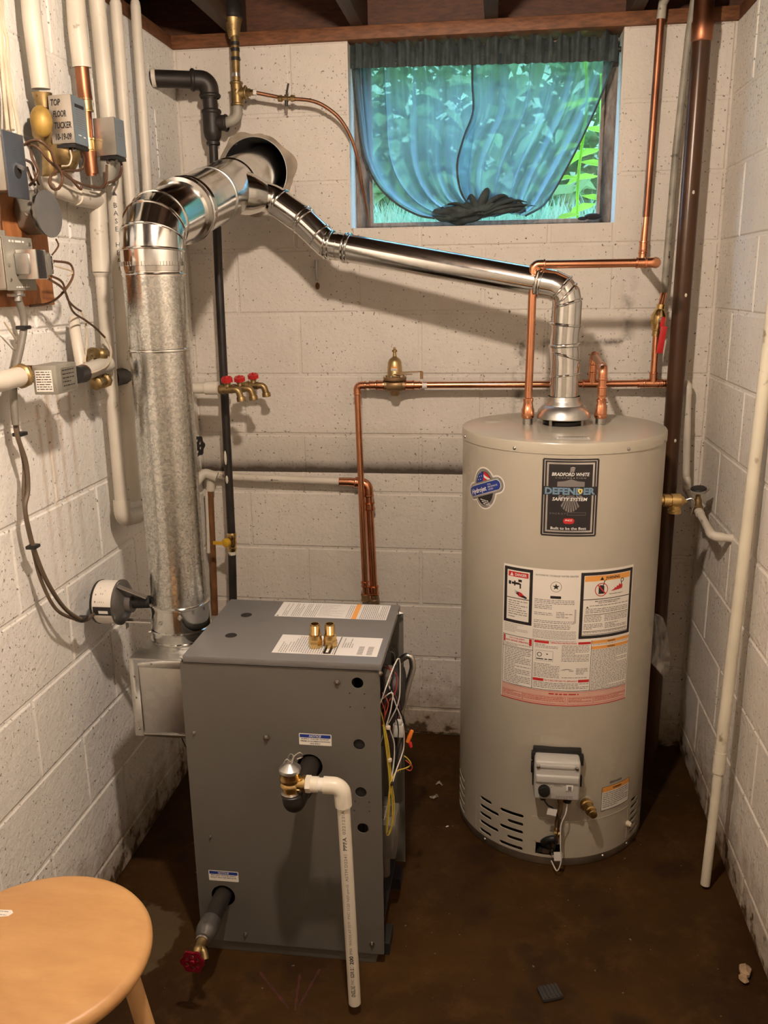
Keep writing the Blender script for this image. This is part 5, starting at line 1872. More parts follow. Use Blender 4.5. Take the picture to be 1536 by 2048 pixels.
def tee(parent, c, d, br, r, mat, L=None, B=None, name='tee'):
    c, d, br = V(c), V(d).normalized(), V(br).normalized()
    L, B = L or r * 5, B or r * 3
    k = r * 1.18
    mb_ = MB().sweep([c - d * L / 2, c + d * L / 2], k, 18).sweep([c, c + br * B], k, 18)
    for q, dd in ((c - d * L / 2, d), (c + d * L / 2, d), (c + br * B, br)):
        mb_.bead(q, dd, k, r * .3, r * .16, 18)
    return obj(name, mb_, mat, parent)


CU = MAT['copper']
# ---- hot water line: tank -> up -> right -> back to the wall -> up to the ceiling
hx, hy = 1.117, -.434
hot_z = V((1.2953, -0.434, 1.6593)).z
hot = thing('hot_water_pipe', 'copper pipe rising from the left tank fitting and running right above the heater', 'pipe', (hx, hy, 1.24))
obj('tank_adapter', MB().lathe((hx, hy, 1.244), (0, 0, 1), [(0, .0150), (.004, .0175), (.026, .0175), (.030, .015), (.044, .0130), (.050, .0145), (.056, .0145), (.058, .012)], 20), CU, hot)
ex = V((1.4373, -0.434, 1.657)).x + .004
run(hot, [(hx, hy, 1.30), (hx + .004, hy, hot_z), (ex, hy, hot_z), (1.463, -.04, hot_z + .008), (1.4665, -.04, 1.80)], .0111, CU)
coupling(hot, (1.4645, -.04, 1.715), (0, 0, 1), .0111, .03, CU)
coupling(hot, (ex - .040, hy, hot_z), (1, 0, 0), .0111, .026, CU)
obj('old_riser', MB().sweep([(1.4665, -.04, 1.80), (1.4745, -.04, 2.34)], .0113, 16), MAT['copper_old'], hot)
obj('old_riser', MB().sweep([(1.4745, -.04, 2.34), (1.477, -.045, 2.38), (1.55, -.25, 2.52)], .0130, 14), MAT['grey_pipe'], hot)

# ---- cold line along the back wall
cz_ = 1.2985
cold = thing('cold_water_pipe', 'long horizontal copper pipe on the back wall left and right of the heater vent', 'pipe', (1.0, -.05, 1.28))
CY0 = -.07
run(cold, [V((0.5866, -0.07, 0.5644)), V((0.5725, -0.07, 1.294)), (.664, CY0, cz_ - .003)], .0108, CU)
obj('pipe', MB().sweep([(.735, CY0, cz_ - .003), (1.20, CY0, cz_), (1.556, CY0, cz_ + .004)], .0108, 16), CU, cold)
coupling(cold, (.625, CY0, cz_ - .003), (1, 0, 0), .0108, .024, CU)
coupling(cold, (.650, CY0, cz_ - .003), (1, 0, 0), .0125, .026, CU, 'adapter')
coupling(cold, (.746, CY0, cz_ - .003), (1, 0, 0), .0125, .028, CU, 'adapter')
coupling(cold, (.770, CY0, cz_ - .003), (1, 0, 0), .0108, .022, CU)
obj('pipe_sticker', MB().sweep([(.788, CY0, cz_ - .003), (.803, CY0, cz_ - .003)], .0111, 16), MAT['paper'], cold)
tee(cold, (1.327, CY0, cz_ + .002), (1, 0, 0), (0, 0, 1), .0108, CU)
run(cold, [(1.327, CY0, cz_ + .02), (1.329, CY0, 1.390), (1.318, -.425, 1.381), (1.318, -.425, 1.28)], .0108, CU)
coupling(cold, (1.328, CY0, 1.345), (0, 0, 1), .0108, .022, CU)
coupling(cold, (1.318, -.425, 1.318), (0, 0, 1), .0108, .030, CU)
obj('tank_adapter', MB().lathe((1.318, -.425, 1.244), (0, 0, 1), [(0, .0150), (.004, .0180), (.012, .0180), (.013, .0165), (.030, .0165), (.036, .0145), (.044, .0130), (.048, .0145), (.053, .0145), (.054, .012)], 20), CU, cold)
tee(cold, (1.514, CY0, cz_ + .003), (1, 0, 0), (0, 0, 1), .0108, CU)
coupling(cold, (1.478, CY0, cz_ + .003), (1, 0, 0), .0108, .022, CU)
coupling(cold, (1.540, CY0, cz_ + .003), (1, 0, 0), .0108, .026, CU)
bv0, bv1 = V((1.5162, -0.06, 1.4578)), V((1.5235, -0.06, 1.5288))
obj('pipe', MB().sweep([(1.514, CY0, cz_ + .02), bv0], .0108, 16), CU, cold)
# ball valve with red lever
bvv = thing('ball_valve', 'brass ball valve with a red lever on the right of the back wall', 'valve', bv0)
bd0 = (bv1 - bv0).normalized()
Lb = (bv1 - bv0).length
obj('valve_body', MB().lathe(bv0, bd0, [(-.012, .0135), (.004, .0135), (.006, .017), (.016, .018), (.028, .024), (.052, .024), (.064, .018), (Lb - .004, .017), (Lb, .0135), (Lb + .014, .0135)], 18), MAT['brass'], bvv)
obj('stem', MB().lathe(bv0 + bd0 * .040 + V((.004, -.02, 0)), (.1, -1, 0), [(0, .009), (.010, .009), (.012, .0075), (.022, .0075)], 10), MAT['steel'], bvv)
obj('lever', MB().obox(bv0 - bd0 * .016 + V((.012, -.040, -.004)), (1, .1, 0), (0, 1, 0), bd0, (.020, .0035, .082)).obox(bv0 + bd0 * .034 + V((.006, -.041, 0)), (1, .1, 0), (0, 1, 0), bd0, (.014, .003, .030)), MAT['red'], bvv, bevel=.0015)
# painted pipe above it
wz = thing('pale_riser_pipe', 'pale painted pipe above the red-levered ball valve', 'pipe', bv1)
obj('pipe', MB().sweep([V((1.5333, -0.045, 1.5778)), V((1.5404, -0.045, 1.9866)), V((1.5545, -0.045, 2.2985)), (1.565, -.05, 2.42)], .0105, 14), MAT['grey_pipe'], wz)
obj('copper_end', MB().sweep([bv1 + bd0 * .012, V((1.5333, -0.045, 1.5778))], .0095, 14), CU, wz)
dq = Decal(lambda u, v, l: V((1.5385 + u - .00, -.0565, 1.68 + v)))
dq.rect('k', .0, .0, .002, .020)
dq.poly('k', [(-.003, .006), (.001, -.004), (.005, .006), (.001, .003)])
dq.build(wz, {'k': ('painted_arrow', MAT['ink'])})

# ---- pressure regulator
reg = thing('pressure_regulator', 'bell-shaped brass water pressure regulator on the back wall', 'regulator', (.698, CY0, 1.262))
rg = V((.698, CY0, cz_ - .003))
obj('body', MB().lathe(rg - V((.034, 0, 0)), (1, 0, 0), [(0, .0175), (.008, .0175), (.012, .021), (.034, .023), (.056, .021), (.060, .0175), (.068, .0175)], 20).lathe(rg + V((0, 0, -.034)), (0, 0, 1), [(0, .013), (.006, .015), (.012, .017), (.034, .022)], 20), MAT['bronze'], reg)
obj('flange', MB().lathe(rg + V((0, 0, .016)), (0, 0, 1), [(0, .0365), (.004, .038), (.010, .038), (.012, .036)], 32), MAT['bronze'], reg)
obj('bell', MB().lathe(rg + V((0, 0, .028)), (0, 0, 1), [(0, .030), (.006, .025), (.030, .0235), (.046, .022), (.056, .017), (.062, .009), (.065, .006), (.078, .005), (.079, .0085), (.085, .0085), (.087, .004), (.094, .004)], 28), MAT['brass_dull'], reg)
for k in range(6):
    a = k * PI / 3 + .3
    obj('bolt', MB().lathe(rg + V((.032 * math.cos(a), .032 * math.sin(a), .028)), (0, 0, 1), [(0, .0045), (.005, .0045)], 6), MAT['steel'], reg)
obj('lever', MB().obox(rg + V((.045, -.02, .044)), (1, 0, .05), (0, 1, 0), (-.05, 0, 1), (.090, .006, .0035)).obox(rg + V((.030, -.028, .038)), (1, 0, -.02), (0, 1, 0), (.02, 0, 1), (.06, .005, .003)).obox(rg + V((.089, -.02, .034)), (1, 0, 0), (0, 1, 0), (0, 0, 1), (.010, .006, .024)), MAT['bronze'], reg)
dq = Decal(lambda u, v, l: V((rg.x + .0236 * math.sin(u / .0236), rg.y - .0236 * math.cos(u / .0236) - .0008 * l, rg.z + v)), .006)
dq.rect('w', -.010, .036, .011, .056, .6)
dq.rect('o', -.010, .056, .011, .061, .6)
dq.lines('g', -.008, .040, .009, .053, .0042, .0014, 1.4, seed=3)
dq.build(reg, {'w': ('tag_paper', MAT['paper']), 'o': ('tag_stripe', MAT['ink_orange']), 'g': ('tag_print', MAT['ink_grey'])})

# ---- two copper drops to the boiler
drop = thing('copper_return_pipe', 'thick copper pipe dropping behind the boiler beside a thinner one', 'pipe', (.62, -.085, .57))
run(drop, [(.535, -.045, .964), V((0.599, -0.045, 0.9588)), V((0.6128, -0.045, 0.5468))], .0145, CU, bend=1.9)
coupling(drop, V((0.6027, -0.045, 0.8797)), (.03, 0, -1), .0150, .024, CU)
coupling(drop, V((0.6115, -0.045, 0.5748)), (.03, 0, -1), .0150, .03, CU)
obj('union_nut', MB().lathe(V((0.6139, -0.045, 0.5093)), (0, 0, 1), [(0, .019), (.030, .019), (.034, .015), (.05, .015)], 12), MAT['bronze'], drop)
coupling(cold, V((0.5856, -0.07, 0.6051)), (.02, 0, -1), .0112, .018, CU)
coupling(cold, V((0.5864, -0.07, 0.5552)), (.02, 0, -1), .0122, .024, MAT['bronze'])
obj('red_tag_handle', MB().box((.574, -.062, .560), (.584, -.05, .585)), MAT['red'], cold)

# ---- old white pipe with soot above it
wp = thing('white_back_pipe', 'white painted heating pipe on the back wall with a small arrow drawn on it', 'pipe', (.27, -.06, .95))
obj('pipe', MB().sweep([(.02, -.048, .985), (.15, -.046, .973), (.515, -.045, .964)], .0125, 16), MAT['white_pipe'], wp)
obj('copper_stub', MB().sweep([(.500, -.045, .964), (.540, -.045, .964)], .0140, 16), CU, wp)
obj('elbow', MB().sweep(fillet([(.075, -.068, .978), (.030, -.070, .995), (.010, -.10, .965)], .02), .0165, 14), MAT['white_pipe'], wp)
obj('elbow', MB().sweep(fillet([(.052, -.055, .99), (.046, -.05, .965), (.042, -.05, .925)], .02), .0155, 14), MAT['white_pipe'], wp)
dq = Decal(lambda u, v, l: V((.262 + u, -.0595 - .0002 * l, .969 + v)))
dq.rect('k', .004, -.0006, .028, .0006)
dq.poly('k', [(0, 0), (.008, .0045), (.0055, 0), (.008, -.0045)])
dq.build(wp, {'k': ('painted_arrow', MAT['ink'])})
rp = thing('rusty_pipe', 'rusty brown pipe with peeling white paint running down behind the flue', 'pipe', (.03, -.05, .05))
obj('pipe', MB().sweep([(.041, -.05, .93), (.036, -.052, .70), (.028, -.055, .40), (.026, -.055, .02)], .0115, 14), MAT['rust_pipe'], rp)
obj('paint_remnant', MB().sweep([(.0305, -.054, .93), (.027, -.056, .78), (.024, -.058, .70)], .0075, 10), MAT['white_pipe'], rp)
gvt = thing('radiator_valve', 'black lobed handwheel valve peeking out behind the flue', 'valve', (.012, -.10, 1.03))
gw_ = V((0.065, -0.22, 1.1131))
handwheel(gw_, (1, -.45, 0), .034, MAT['black'], gvt, 7)
obj('stem', MB().cyl(gw_, (-.002, -.20, gw_.z), .006), MAT['brass_old'], gvt)

# ---------------------------------------------------------------- black iron gas line
gy = -.11
gas_l = thing('gas_pipe', 'black iron gas pipe with a yellow-handled valve standing before the back wall', 'pipe', (.13, gy, .55))
BI = MAT['black_iron']
gt = V((0.1463, -0.11, 2.1009))
obj('wall_nipple', MB().sweep([(-.02, -.205, 2.212), V((0.1045, -0.13, 2.2176))], .0245, 20), BI, gas_l)
obj('paint_patch', MB().sweep([(.001, -.2045, 2.2123), (.012, -.2015, 2.2128)], .0252, 20), MAT['white_pipe'], gas_l)
ge = V((0.1457, -0.118, 2.2156))
eb = MB().sweep(fillet([V((0.0974, -0.132, 2.2174)), ge, V((0.1452, -0.112, 2.1695))], .03, 8), .0285, 20)
eb.bead(V((0.1002, -0.131, 2.2175)), (1, .4, 0), .0285, .007, .004, 20).bead(V((0.1456, -0.112, 2.1751)), (0, 0, 1), .0285, .007, .004, 20)
obj('elbow', eb, BI, gas_l)
obj('nipple', MB().sweep([V((0.1438, -0.112, 2.171)), gt], .0225, 20), BI, gas_l)
tb = MB().sweep([gt + V((0, 0, .030)), gt - V((0, 0, .030))], .0275, 20).sweep([gt, gt + V((.045, 0, -.003))], .0225, 18)
tb.bead(gt + V((0, 0, .030)), (0, 0, 1), .0275, .007, .003, 20).bead(gt + V((.044, 0, -.003)), (1, 0, 0), .0225, .005, .003, 18)
tb.lathe(gt - V((0, 0, .030)), (0, 0, -1), [(0, .027), (.012, .025), (.024, .018), (.026, .021), (.034, .021), (.036, .016)], 20)
obj('tee', tb, BI, gas_l)
vt, vb = V((0.1432, -0.155, 0.8003)), V((0.1415, -0.155, 0.7433))
obj('pipe', MB().sweep([gt - V((0, 0, .06)), V((0.1433, -0.125, 1.6345)), vt], .0135, 18), BI, gas_l)
obj('pipe', MB().sweep([vb, V((0.1342, -0.16, 0.5078)), (.145, -.165, .30)], .0135, 18), BI, gas_l)
vm = (vt + vb) / 2
obj('valve_body', MB().lathe(vb - V((0, 0, .004)), vt - vb, [(0, .0145), (.008, .0165), (.014, .0165), (.016, .0145), (.028, .0175), (.040, .0145), (.050, .0165), (.060, .0165), (.066, .0145)], 14), MAT['brass'], gas_l)
obj('thread_seal', MB().sweep([vb - V((0, 0, .004)), vb - V((0, 0, .016))], .0140, 16), MAT['white_pipe'], gas_l)
obj('handle', MB().lathe(vm + V((-.010, -.016, .004)), (-.35, -1, .0), [(0, .0150), (.012, .0150), (.015, .010)], 18).obox(vm + V((-.034, -.022, .002)), (1, -.1, .02), (0, 1, 0), (0, 0, 1), (.050, .006, .011)), MAT['yellow'], gas_l)
for q, s_ in (((0.1404, -0.155, 1.0649), 3.2), ((0.141, -0.155, 0.9917), 1.8)):
    obj('paint_patch', MB().ball(V(q) + V((.001, -.0098, 0)), .008, 10, (.6, .5, s_)), MAT['white_pipe'], gas_l)

# ---- brass tee stack above and its thin copper tube
br = thing('gas_branch_stack', 'corroded brass pipe stack hanging from the joists beside the black elbow', 'pipe', V((0.2272, -0.11, 2.1051)))
t0 = V((0.2299, -0.11, 2.1778))
obj('stack_pipe', MB().sweep([t0 + V((0, 0, .02)), V((0.2306, -0.105, 2.3201)), V((0.2258, -0.1, 2.3688))], .0125, 16), MAT['brass_old'], br)
for py_ in (118, 150, 100, 88):
    q = V((0.2306, -0.105, 2.3201)).lerp(t0, (py_ - 85) / 103)
    obj('pipe_band', MB().lathe(q, (0, 0, 1), [(-.005, .0135), (.005, .0135)], 16), MAT['dark_metal'] if py_ != 150 else MAT['steel'], br)
obj('reducer', MB().lathe(V((0.2264, -0.1, 2.3526)), (0, 0, 1), [(-.02, .015), (.0, .020), (.012, .022), (.03, .028), (.06, .030), (.07, .024)], 18), MAT['brass_old'], br)
obj('black_union', MB().lathe(V((0.2269, -0.1, 2.3875)), (0, 0, 1), [(-.006, .024), (.0, .031), (.03, .031), (.04, .024), (.12, .022)], 18), BI, br)
obj('tee', MB().sweep([t0 + V((0, 0, .032)), t0 - V((0, 0, .032))], .0175, 18).sweep([t0, t0 + V((.030, 0, .002))], .0165, 16).bead(t0 + V((.028, 0, .002)), (1, 0, 0), .0165, .004, .005, 16).bead(t0 - V((0, 0, .03)), (0, 0, 1), .0175, .004, .003, 18).bead(t0 + V((0, 0, .03)), (0, 0, 1), .0175, .004, .003, 18), MAT['brass_old'], br)
eq = V((0.2274, -0.11, 2.1079))
obj('elbow', MB().sweep(fillet([t0 - V((0, 0, .03)), eq, gt + V((.04, 0, -.003))], .025, 8), .0155, 16), MAT['grey_pipe'], br)
obj('flare_nut', MB().lathe(t0 + V((.030, 0, .003)), (1, 0, -.05), [(0, .012), (.012, .012), (.013, .009), (.03, .0085)], 6), MAT['brass_old'], br)
obj('thread_tape', MB().lathe(t0 + V((.052, 0, .002)), (1, 0, -.05), [(0, .0085), (.010, .0085)], 14), MAT['ink_white'], br)
tu = thing('copper_tube', 'thin brown copper tube with a small shutoff curving down to the window corner', 'pipe', V((0.5973, 0.06, 1.8105)))
obj('tube', MB().sweep(smooth_path([t0 + V((.055, 0, .002)), (0.3451, -0.1, 2.1682), (0.3835, -0.1, 2.1612), (0.4516, -0.095, 2.1539), (0.4961, -0.09, 2.1365), (0.5394, -0.08, 2.1017), (0.5696, -0.065, 2.0507), (0.5867, -0.045, 1.9883), (0.5939, -0.02, 1.9177), (0.601, 0.01, 1.8604), (0.6045, 0.055, 1.7992)], 8), .0055, 12), MAT['copper_tube'], tu)
q = V((0.3804, -0.1, 2.1613))
obj('shutoff', MB().lathe(q - V((.026, 0, -.001)), (1, 0, -.03), [(0, .009), (.012, .010), (.014, .006), (.020, .006), (.021, .011), (.031, .011), (.032, .006), (.038, .006), (.040, .010), (.052, .009)], 8), MAT['brass_old'], tu)
obj('shutoff_lever', MB().sweep([q + V((.0, -.004, -.022)), q + V((.001, -.004, .01))], .005, 10).obox(q + V((.005, -.004, .026)), (1, 0, -.25), (0, 1, 0), (.25, 0, 1), (.005, .006, .030)), MAT['dark_metal'], tu)

# ---------------------------------------------------------------- three hose taps with red handles
man = thing('tap_manifold', 'white painted pipe feeding the red-handled taps from behind the flue', 'pipe', (.06, -.25, 1.28))
obj('pipe', MB().sweep([(.0, -.30, 1.310), V((0.1763, -0.3, 1.3118))], .0165, 16), MAT['white_pipe'], man)
obj('sleeve', MB().lathe(V((0.1348, -0.3, 1.3118)), (1, 0, 0), [(0, .017), (.002, .0205), (.042, .0205), (.044, .017)], 18), MAT['white_pipe'], man)
for y_ in (-.225, -.13):
    obj('pipe', MB().sweep([(.0, y_, 1.30), (.165, y_, 1.297)], .0115, 14), MAT['white_pipe'], man)


def hose_tap(o, label):
    t = thing('hose_tap', label, 'tap', o, 'red-handled hose taps')
    o = V(o)
    obj('body', MB().lathe(o - V((.034, 0, 0)), (1, 0, 0), [(0, .0125), (.010, .0125), (.011, .0145), (.020, .0145), (.022, .012), (.050, .0125)], 16).sweep(fillet([o + V((.012, 0, 0)), o + V((.034, 0, .0)), o + V((.042, 0, -.030))], .018, 7), .0105, 14).lathe(o + V((.041, 0, -.022)), (.10, 0, -1), [(0, .0125), (.003, .0140), (.014, .0140), (.015, .0120)], 16).lathe(o + V((.0, 0, .004)), (0, 0, 1), [(0, .010), (.012, .009), (.013, .011), (.018, .011), (.020, .005), (.030, .004)], 14), MAT['brass_old'], t)
    handwheel(o + V((0, 0, .030)), (0, -.25, 1), .0165, MAT['red'], t, 5, 'tap_handle', .75)
    return t


hose_tap(V((0.2063, -0.3, 1.3073)), 'nearest of the red-handled brass hose taps, on the capped white pipe')
hose_tap(V((0.2232, -0.225, 1.3016)), 'middle one of the brass hose taps with red handles')
hose_tap(V((0.24, -0.13, 1.3004)), 'rightmost of the brass hose taps with red handles')

# small rusty anchor on the wall under the vent
an = thing('wall_anchor', 'little rusty bolt with a drooping end on the wall under the vent', 'bolt', V((0.4366, -0.01, 1.6071)))
obj('rod', MB().sweep([V((0.4367, -0.012, 1.6936)), V((0.4376, -0.015, 1.6544)), V((0.4394, -0.02, 1.6276))], .0045, 10), MAT['steel_grey'], an)
obj('drip_end', MB().ball(V((0.4406, -0.02, 1.6118)), .0095, 12, (.8, .8, 1.2)), MAT['rust_pipe'], an)

# ---------------------------------------------------------------- right side of the room
bp = thing('drain_stack', 'tall brown cast drain pipe standing in the right back corner', 'pipe', (1.58, -.10, 0))
obj('pipe', MB().sweep([(1.578, -.10, .0), (1.576, -.10, 1.2), (1.580, -.10, 2.28)], .0265, 24), MAT['brown_pipe'], bp)
obj('hub', MB().lathe((1.580, -.10, 2.26), (0, 0, 1), [(0, .0265), (.004, .029), (.05, .030), (.055, .0275), (.26, .0275)], 24), MAT['copper_old'], bp)
for z in (1.86, 1.57, 1.13):
    obj('paint_speck', MB().ball((1.583, -.1255, z), .006, 8, (.7, .4, 1)), MAT['white_pipe'], bp)

cw = thing('corner_white_pipe', 'white painted pipe coming from the corner to a small valve on the right wall', 'pipe', (1.64, -.2, .9))
run(cw, [(1.60, -.005, 1.305), (1.622, -.06, 1.297), (1.640, -.06, .975)], .0115, MAT['white_pipe'], lip=False)
vq = V((1.642, -0.2403, 0.9379))
e1 = V((1.645, -0.4198, 0.9082))
run(cw, [(1.640, -.06, 1.0), (1.640, -.075, .965), vq, e1, (1.70, e1.y - .008, e1.z - .004)], .0115, MAT['white_pipe'], lip=False)
vl = thing('corner_valve', 'small old valve with a dark handwheel on the right wall pipe', 'valve', vq)
obj('bonnet', MB().lathe(vq + V((0, 0, -.012)), (-.05, 0, 1), [(0, .016), (.024, .016), (.028, .012), (.044, .011), (.050, .008), (.070, .006)], 14), MAT['brass_old'], vl)
handwheel(vq + V((-.003, 0, .062)), (-.12, -.15, 1), .028, MAT['grey_pipe'], vl, 5)
obj('wheel_rim', MB().lathe(vq + V((-.003, 0, .066)), (-.12, -.15, 1), [(0, .024), (.004, .020), (.005, .006)], 20), MAT['black'], vl)

pv = thing('leaning_plastic_pipe', 'long white plastic pipe leaning along the right wall down to the floor', 'pipe', (1.623, -.757, 0))
pb = V((1.623, -.757, .012))
pt = V((1.672, -0.6807, 1.4488))
dd_ = (pt - pb)
mid = pb + dd_ * .245
obj('upper_pipe', MB().sweep([mid, pb + dd_ * 1.0, pb + dd_ * 1.55], .0150, 18), MAT['pvc_old'], pv)
obj('lower_pipe', MB().sweep([pb, mid + dd_ * .02], .0125, 18), MAT['pvc_old'], pv)
obj('socket', MB().sweep([mid - dd_ * .012, mid + dd_ * .03], .0162, 18), MAT['pvc_old'], pv)
for q, r_ in (((1.671, -0.6951, 1.2335), .006), ((1.671, -0.689, 1.2138), .004)):
    obj('rust_mark', MB().ball(V(q) + V((-.012, -.004, 0)), r_, 8, (.5, .8, 1)), MAT['rust_pipe'], pv)

# clear plastic bag hanging behind the heater
bg_ = MB()
vs, fs = [], []
pa = [V((1.5142, -0.33, 0.6359)), V((1.5482, -0.33, 0.6128)), V((1.5716, -0.34, 0.5029)), V((1.5695, -0.35, 0.4207))]
pl_ = [V((1.4995, -0.33, 0.6353)), V((1.505, -0.33, 0.5947)), V((1.5113, -0.34, 0.5168)), V((1.515, -0.35, 0.4799))]
NA = 14
for side in (0, 1):
    for j in range(NA + 1):
        a_, b_ = edge_at(pl_, j / NA), edge_at(pa, j / NA)
        for i in range(9):
            u = i / 8
            q = a_.lerp(b_, u)
            q.y += (.010 if side else -.010) * math.sin(PI * u) + .004 * math.sin(9 * u + 5 * j / NA + side)
            vs.append(q)
nn_ = (NA + 1) * 9
for side in (0, 1):
    for j in range(NA):
        for i in range(8):
            k = side * nn_ + j * 9 + i
            fs.append((k, k + 1, k + 10, k + 9))
tag(obj('plastic_bag', bg_.add(vs, fs), MAT['plastic_bag']), 'clear crumpled plastic bag hanging behind the right side of the water heater', 'bag')

# things lying on the floor
sp0 = V((1.183, -1.18, 0))
ch = thing('rubber_pad', 'small dark ribbed rubber scrap lying on the floor in front', 'scrap', sp0)
ux_, uy_ = V((.94, .34, 0)), V((-.34, .94, 0))
obj('pad', MB().obox(sp0 + V((0, 0, .006)), ux_, uy_, (0, 0, 1), (.050, .040, .012)), MAT['rubber'], ch, bevel=.003)
for k in range(5):
    obj('rib', MB().obox(sp0 + V((0, 0, .0125)) + ux_ * (-.019 + k * .0095), ux_, uy_, (0, 0, 1), (.004, .036, .003)), MAT['rubber'], ch)
cs = MB().ball((1.648, -1.062, .012), .020, 10, (.75, 1.0, .55)).ball((1.640, -1.085, .009), .013, 8, (.8, 1.2, .6))
for i, q in enumerate(cs.v):
    cs.v[i] = V((q.x + .002 * math.sin(q.y * 400), q.y, max(0, q.z + .002 * math.sin(q.x * 500))))
tag(obj('stone_chip', cs, MAT['stone'], angle=20), 'pale brown stone chip on the floor by the right wall', 'stone')
rc = random.Random(21)
for i, (x, y, s_, lab) in enumerate(((.865, -.33, .010, 'curled paint flake on the floor left of the water heater'), (.853, -.41, .012, 'grey paint flake on the floor close to the boiler wiring'), (.905, -.56, .004, 'tiny white crumb on the floor beside the heater base'))):
    f_ = MB().ball((x, y, s_ * .35), s_, 8, (1.3, .7, .35))
    for k_, q in enumerate(f_.v):
        f_.v[k_] = V((q.x, q.y + .3 * s_ * math.sin(q.x * 300), max(.0, q.z + .4 * s_ * math.sin(q.x * 220 + i))))
    tag(obj('paint_flake', f_, MAT['paper_warm'] if i == 2 else MAT['grey_pipe'], angle=20), lab, 'debris')

# ---------------------------------------------------------------- wooden stool, near left
SX, SY, SZ, SR = .335, -1.837, .62, .181
stool = thing('wooden_stool', 'round light wooden stool at the left front edge', 'stool', (SX, SY, 0))
obj('seat', MB().lathe((SX, SY, SZ - .030), (0, 0, 1), [(0, SR - .012), (.004, SR - .004), (.012, SR), (.020, SR), (.027, SR - .004), (.030, SR - .011), (.0302, .09), (.0300, .02)], 96), MAT['stool'], stool)
LEG_A, LEG_T, LEG_B = 25, .13, .22
for k in range(4):
    a = math.radians(LEG_A + 90 * k)
    t_, b_ = V((SX + LEG_T * math.cos(a), SY + LEG_T * math.sin(a), SZ - .03)), V((SX + LEG_B * math.cos(a), SY + LEG_B * math.sin(a), 0))
    obj('leg', MB().sweep([t_, t_.lerp(b_, .5), b_], [.0145, .0155, .013], 18), MAT['stool_leg'], stool)
for k in range(4):
    a, b = math.radians(LEG_A + 90 * k), math.radians(LEG_A + 90 + 90 * k)
    z = .22 if k % 2 else .28
    f = (SZ - z) / SZ
    r_ = LEG_T + (LEG_B - LEG_T) * f
    obj('rung', MB().sweep([(SX + r_ * math.cos(a), SY + r_ * math.sin(a), z), (SX + r_ * math.cos(b), SY + r_ * math.sin(b), z)], .009, 12), MAT['stool_leg'], stool)
dst = Decal(lambda u, v, l: V((SX + u, SY + v, SZ + .0003 * l)))
q = V((0.2476, -1.7679, 0.62))
dst.poly('w', [(q.x - SX + a_, q.y - SY + b_) for a_, b_ in ((-.022, -.012), (.010, -.004), (.014, .004), (.008, .010), (-.020, .008))], 1)
dst.lines('g', q.x - SX - .018, q.y - SY - .004, q.x - SX + .006, q.y - SY + .006, .004, .0012, 2, seed=5)
dst.build(stool, {'w': ('torn_sticker', MAT['paper_warm']), 'g': ('sticker_print', MAT['ink_grey'])})

# rust marks left on the floor by an old stand
for a_, b_ in ((V((0.489, -1.1926, 0)), V((0.5851, -1.2912, 0))), (V((0.5868, -1.1858, 0)), V((0.6002, -1.2951, 0))), (V((0.6318, -1.1647, 0)), V((0.6061, -1.2801, 0)))):
    n_ = V((-(b_ - a_).y, (b_ - a_).x, 0)).normalized()
    st_ = MB()
    vs = []
    for i in range(9):
        q = a_.lerp(b_, i / 8)
        w_ = .003 + .0015 * math.sin(i * 2.3)
        vs += [q + n_ * w_ + V((0, 0, .0006)), q - n_ * w_ + V((0, 0, .0006))]
    st_.add(vs, [(2 * i, 2 * i + 1, 2 * i + 3, 2 * i + 2) for i in range(8)])
    obj('rust_stain', st_, MAT['rust_floor'], floor, smooth=False)

# ---------------------------------------------------------------- left wall: white heating pipes
WPM = MAT['white_pipe']


def lpipe(name, label, pts, r, mat=None, group='white heating pipes on the left wall'):
    t = thing(name, label, 'pipe', V(pts[-1]), group)
    obj('pipe', MB().sweep(fillet(pts, .03), r, 18), mat or WPM, t)
    return t


top = 2.50
pA = lpipe('heating_pipe', 'leftmost white pipe, coming down to the brass valve behind the lettered box', [(.05, -.962, top), (0.05, -0.9795, 2.159), (0.05, -0.9721, 2.028)], .0195)
pB = lpipe('heating_pipe', 'white pipe ending in a bare copper length between the two valve boxes', [(.05, -.745, top), (0.05, -0.77, 2.1933), (0.05, -0.7648, 2.1153)], .0215)
obj('copper_length', MB().sweep([(0.05, -0.7667, 2.1181), (0.05, -0.7654, 2.0668), (0.05, -0.7624, 2.0456)], .0165, 16), MAT['copper_old'], pB)
obj('copper_length', MB().sweep([(0.05, -0.7624, 2.0456), (0.05, -0.7709, 1.9004), (0.05, -0.7684, 1.8759)], .0120, 16), MAT['copper_old'], pB)
coupling(pB, (0.05, -0.7622, 2.0348), (0, .05, -1), .0125, .03, MAT['brass_dull'])
coupling(pB, (0.05, -0.7662, 1.9458), (0, .05, -1), .0125, .03, MAT['brass'])
coupling(pB, (0.05, -0.767, 1.9066), (0, .05, -1), .0135, .05, MAT['copper_old'], lips=False)
pC = lpipe('heating_pipe', 'thick white pipe passing behind the blue-sided box, hand lettered below it', [(.045, -.65, top), (0.045, -0.6352, 2.2278), (0.045, -0.6328, 2.0586), (0.045, -0.6284, 1.9182), (0.045, -0.654, 1.5317), (0.045, -0.686, 1.1888), (0.045, -0.6829, 1.0484)], .0195)
pD = lpipe('heating_pipe', 'white pipe with a capped top end right of the blue-sided box', [(0.05, -0.5391, 2.3139), (0.05, -0.5406, 2.182), (0.05, -0.5471, 1.8908), (0.05, -0.545, 1.6868)], .0150)
pE = lpipe('heating_pipe', 'rightmost slim white pipe with a tapered top end near the corner', [(0.05, -0.4088, 2.3407), (0.05, -0.4141, 2.111), (0.05, -0.4212, 1.9306), (0.05, -0.4357, 1.7438)], .0135)
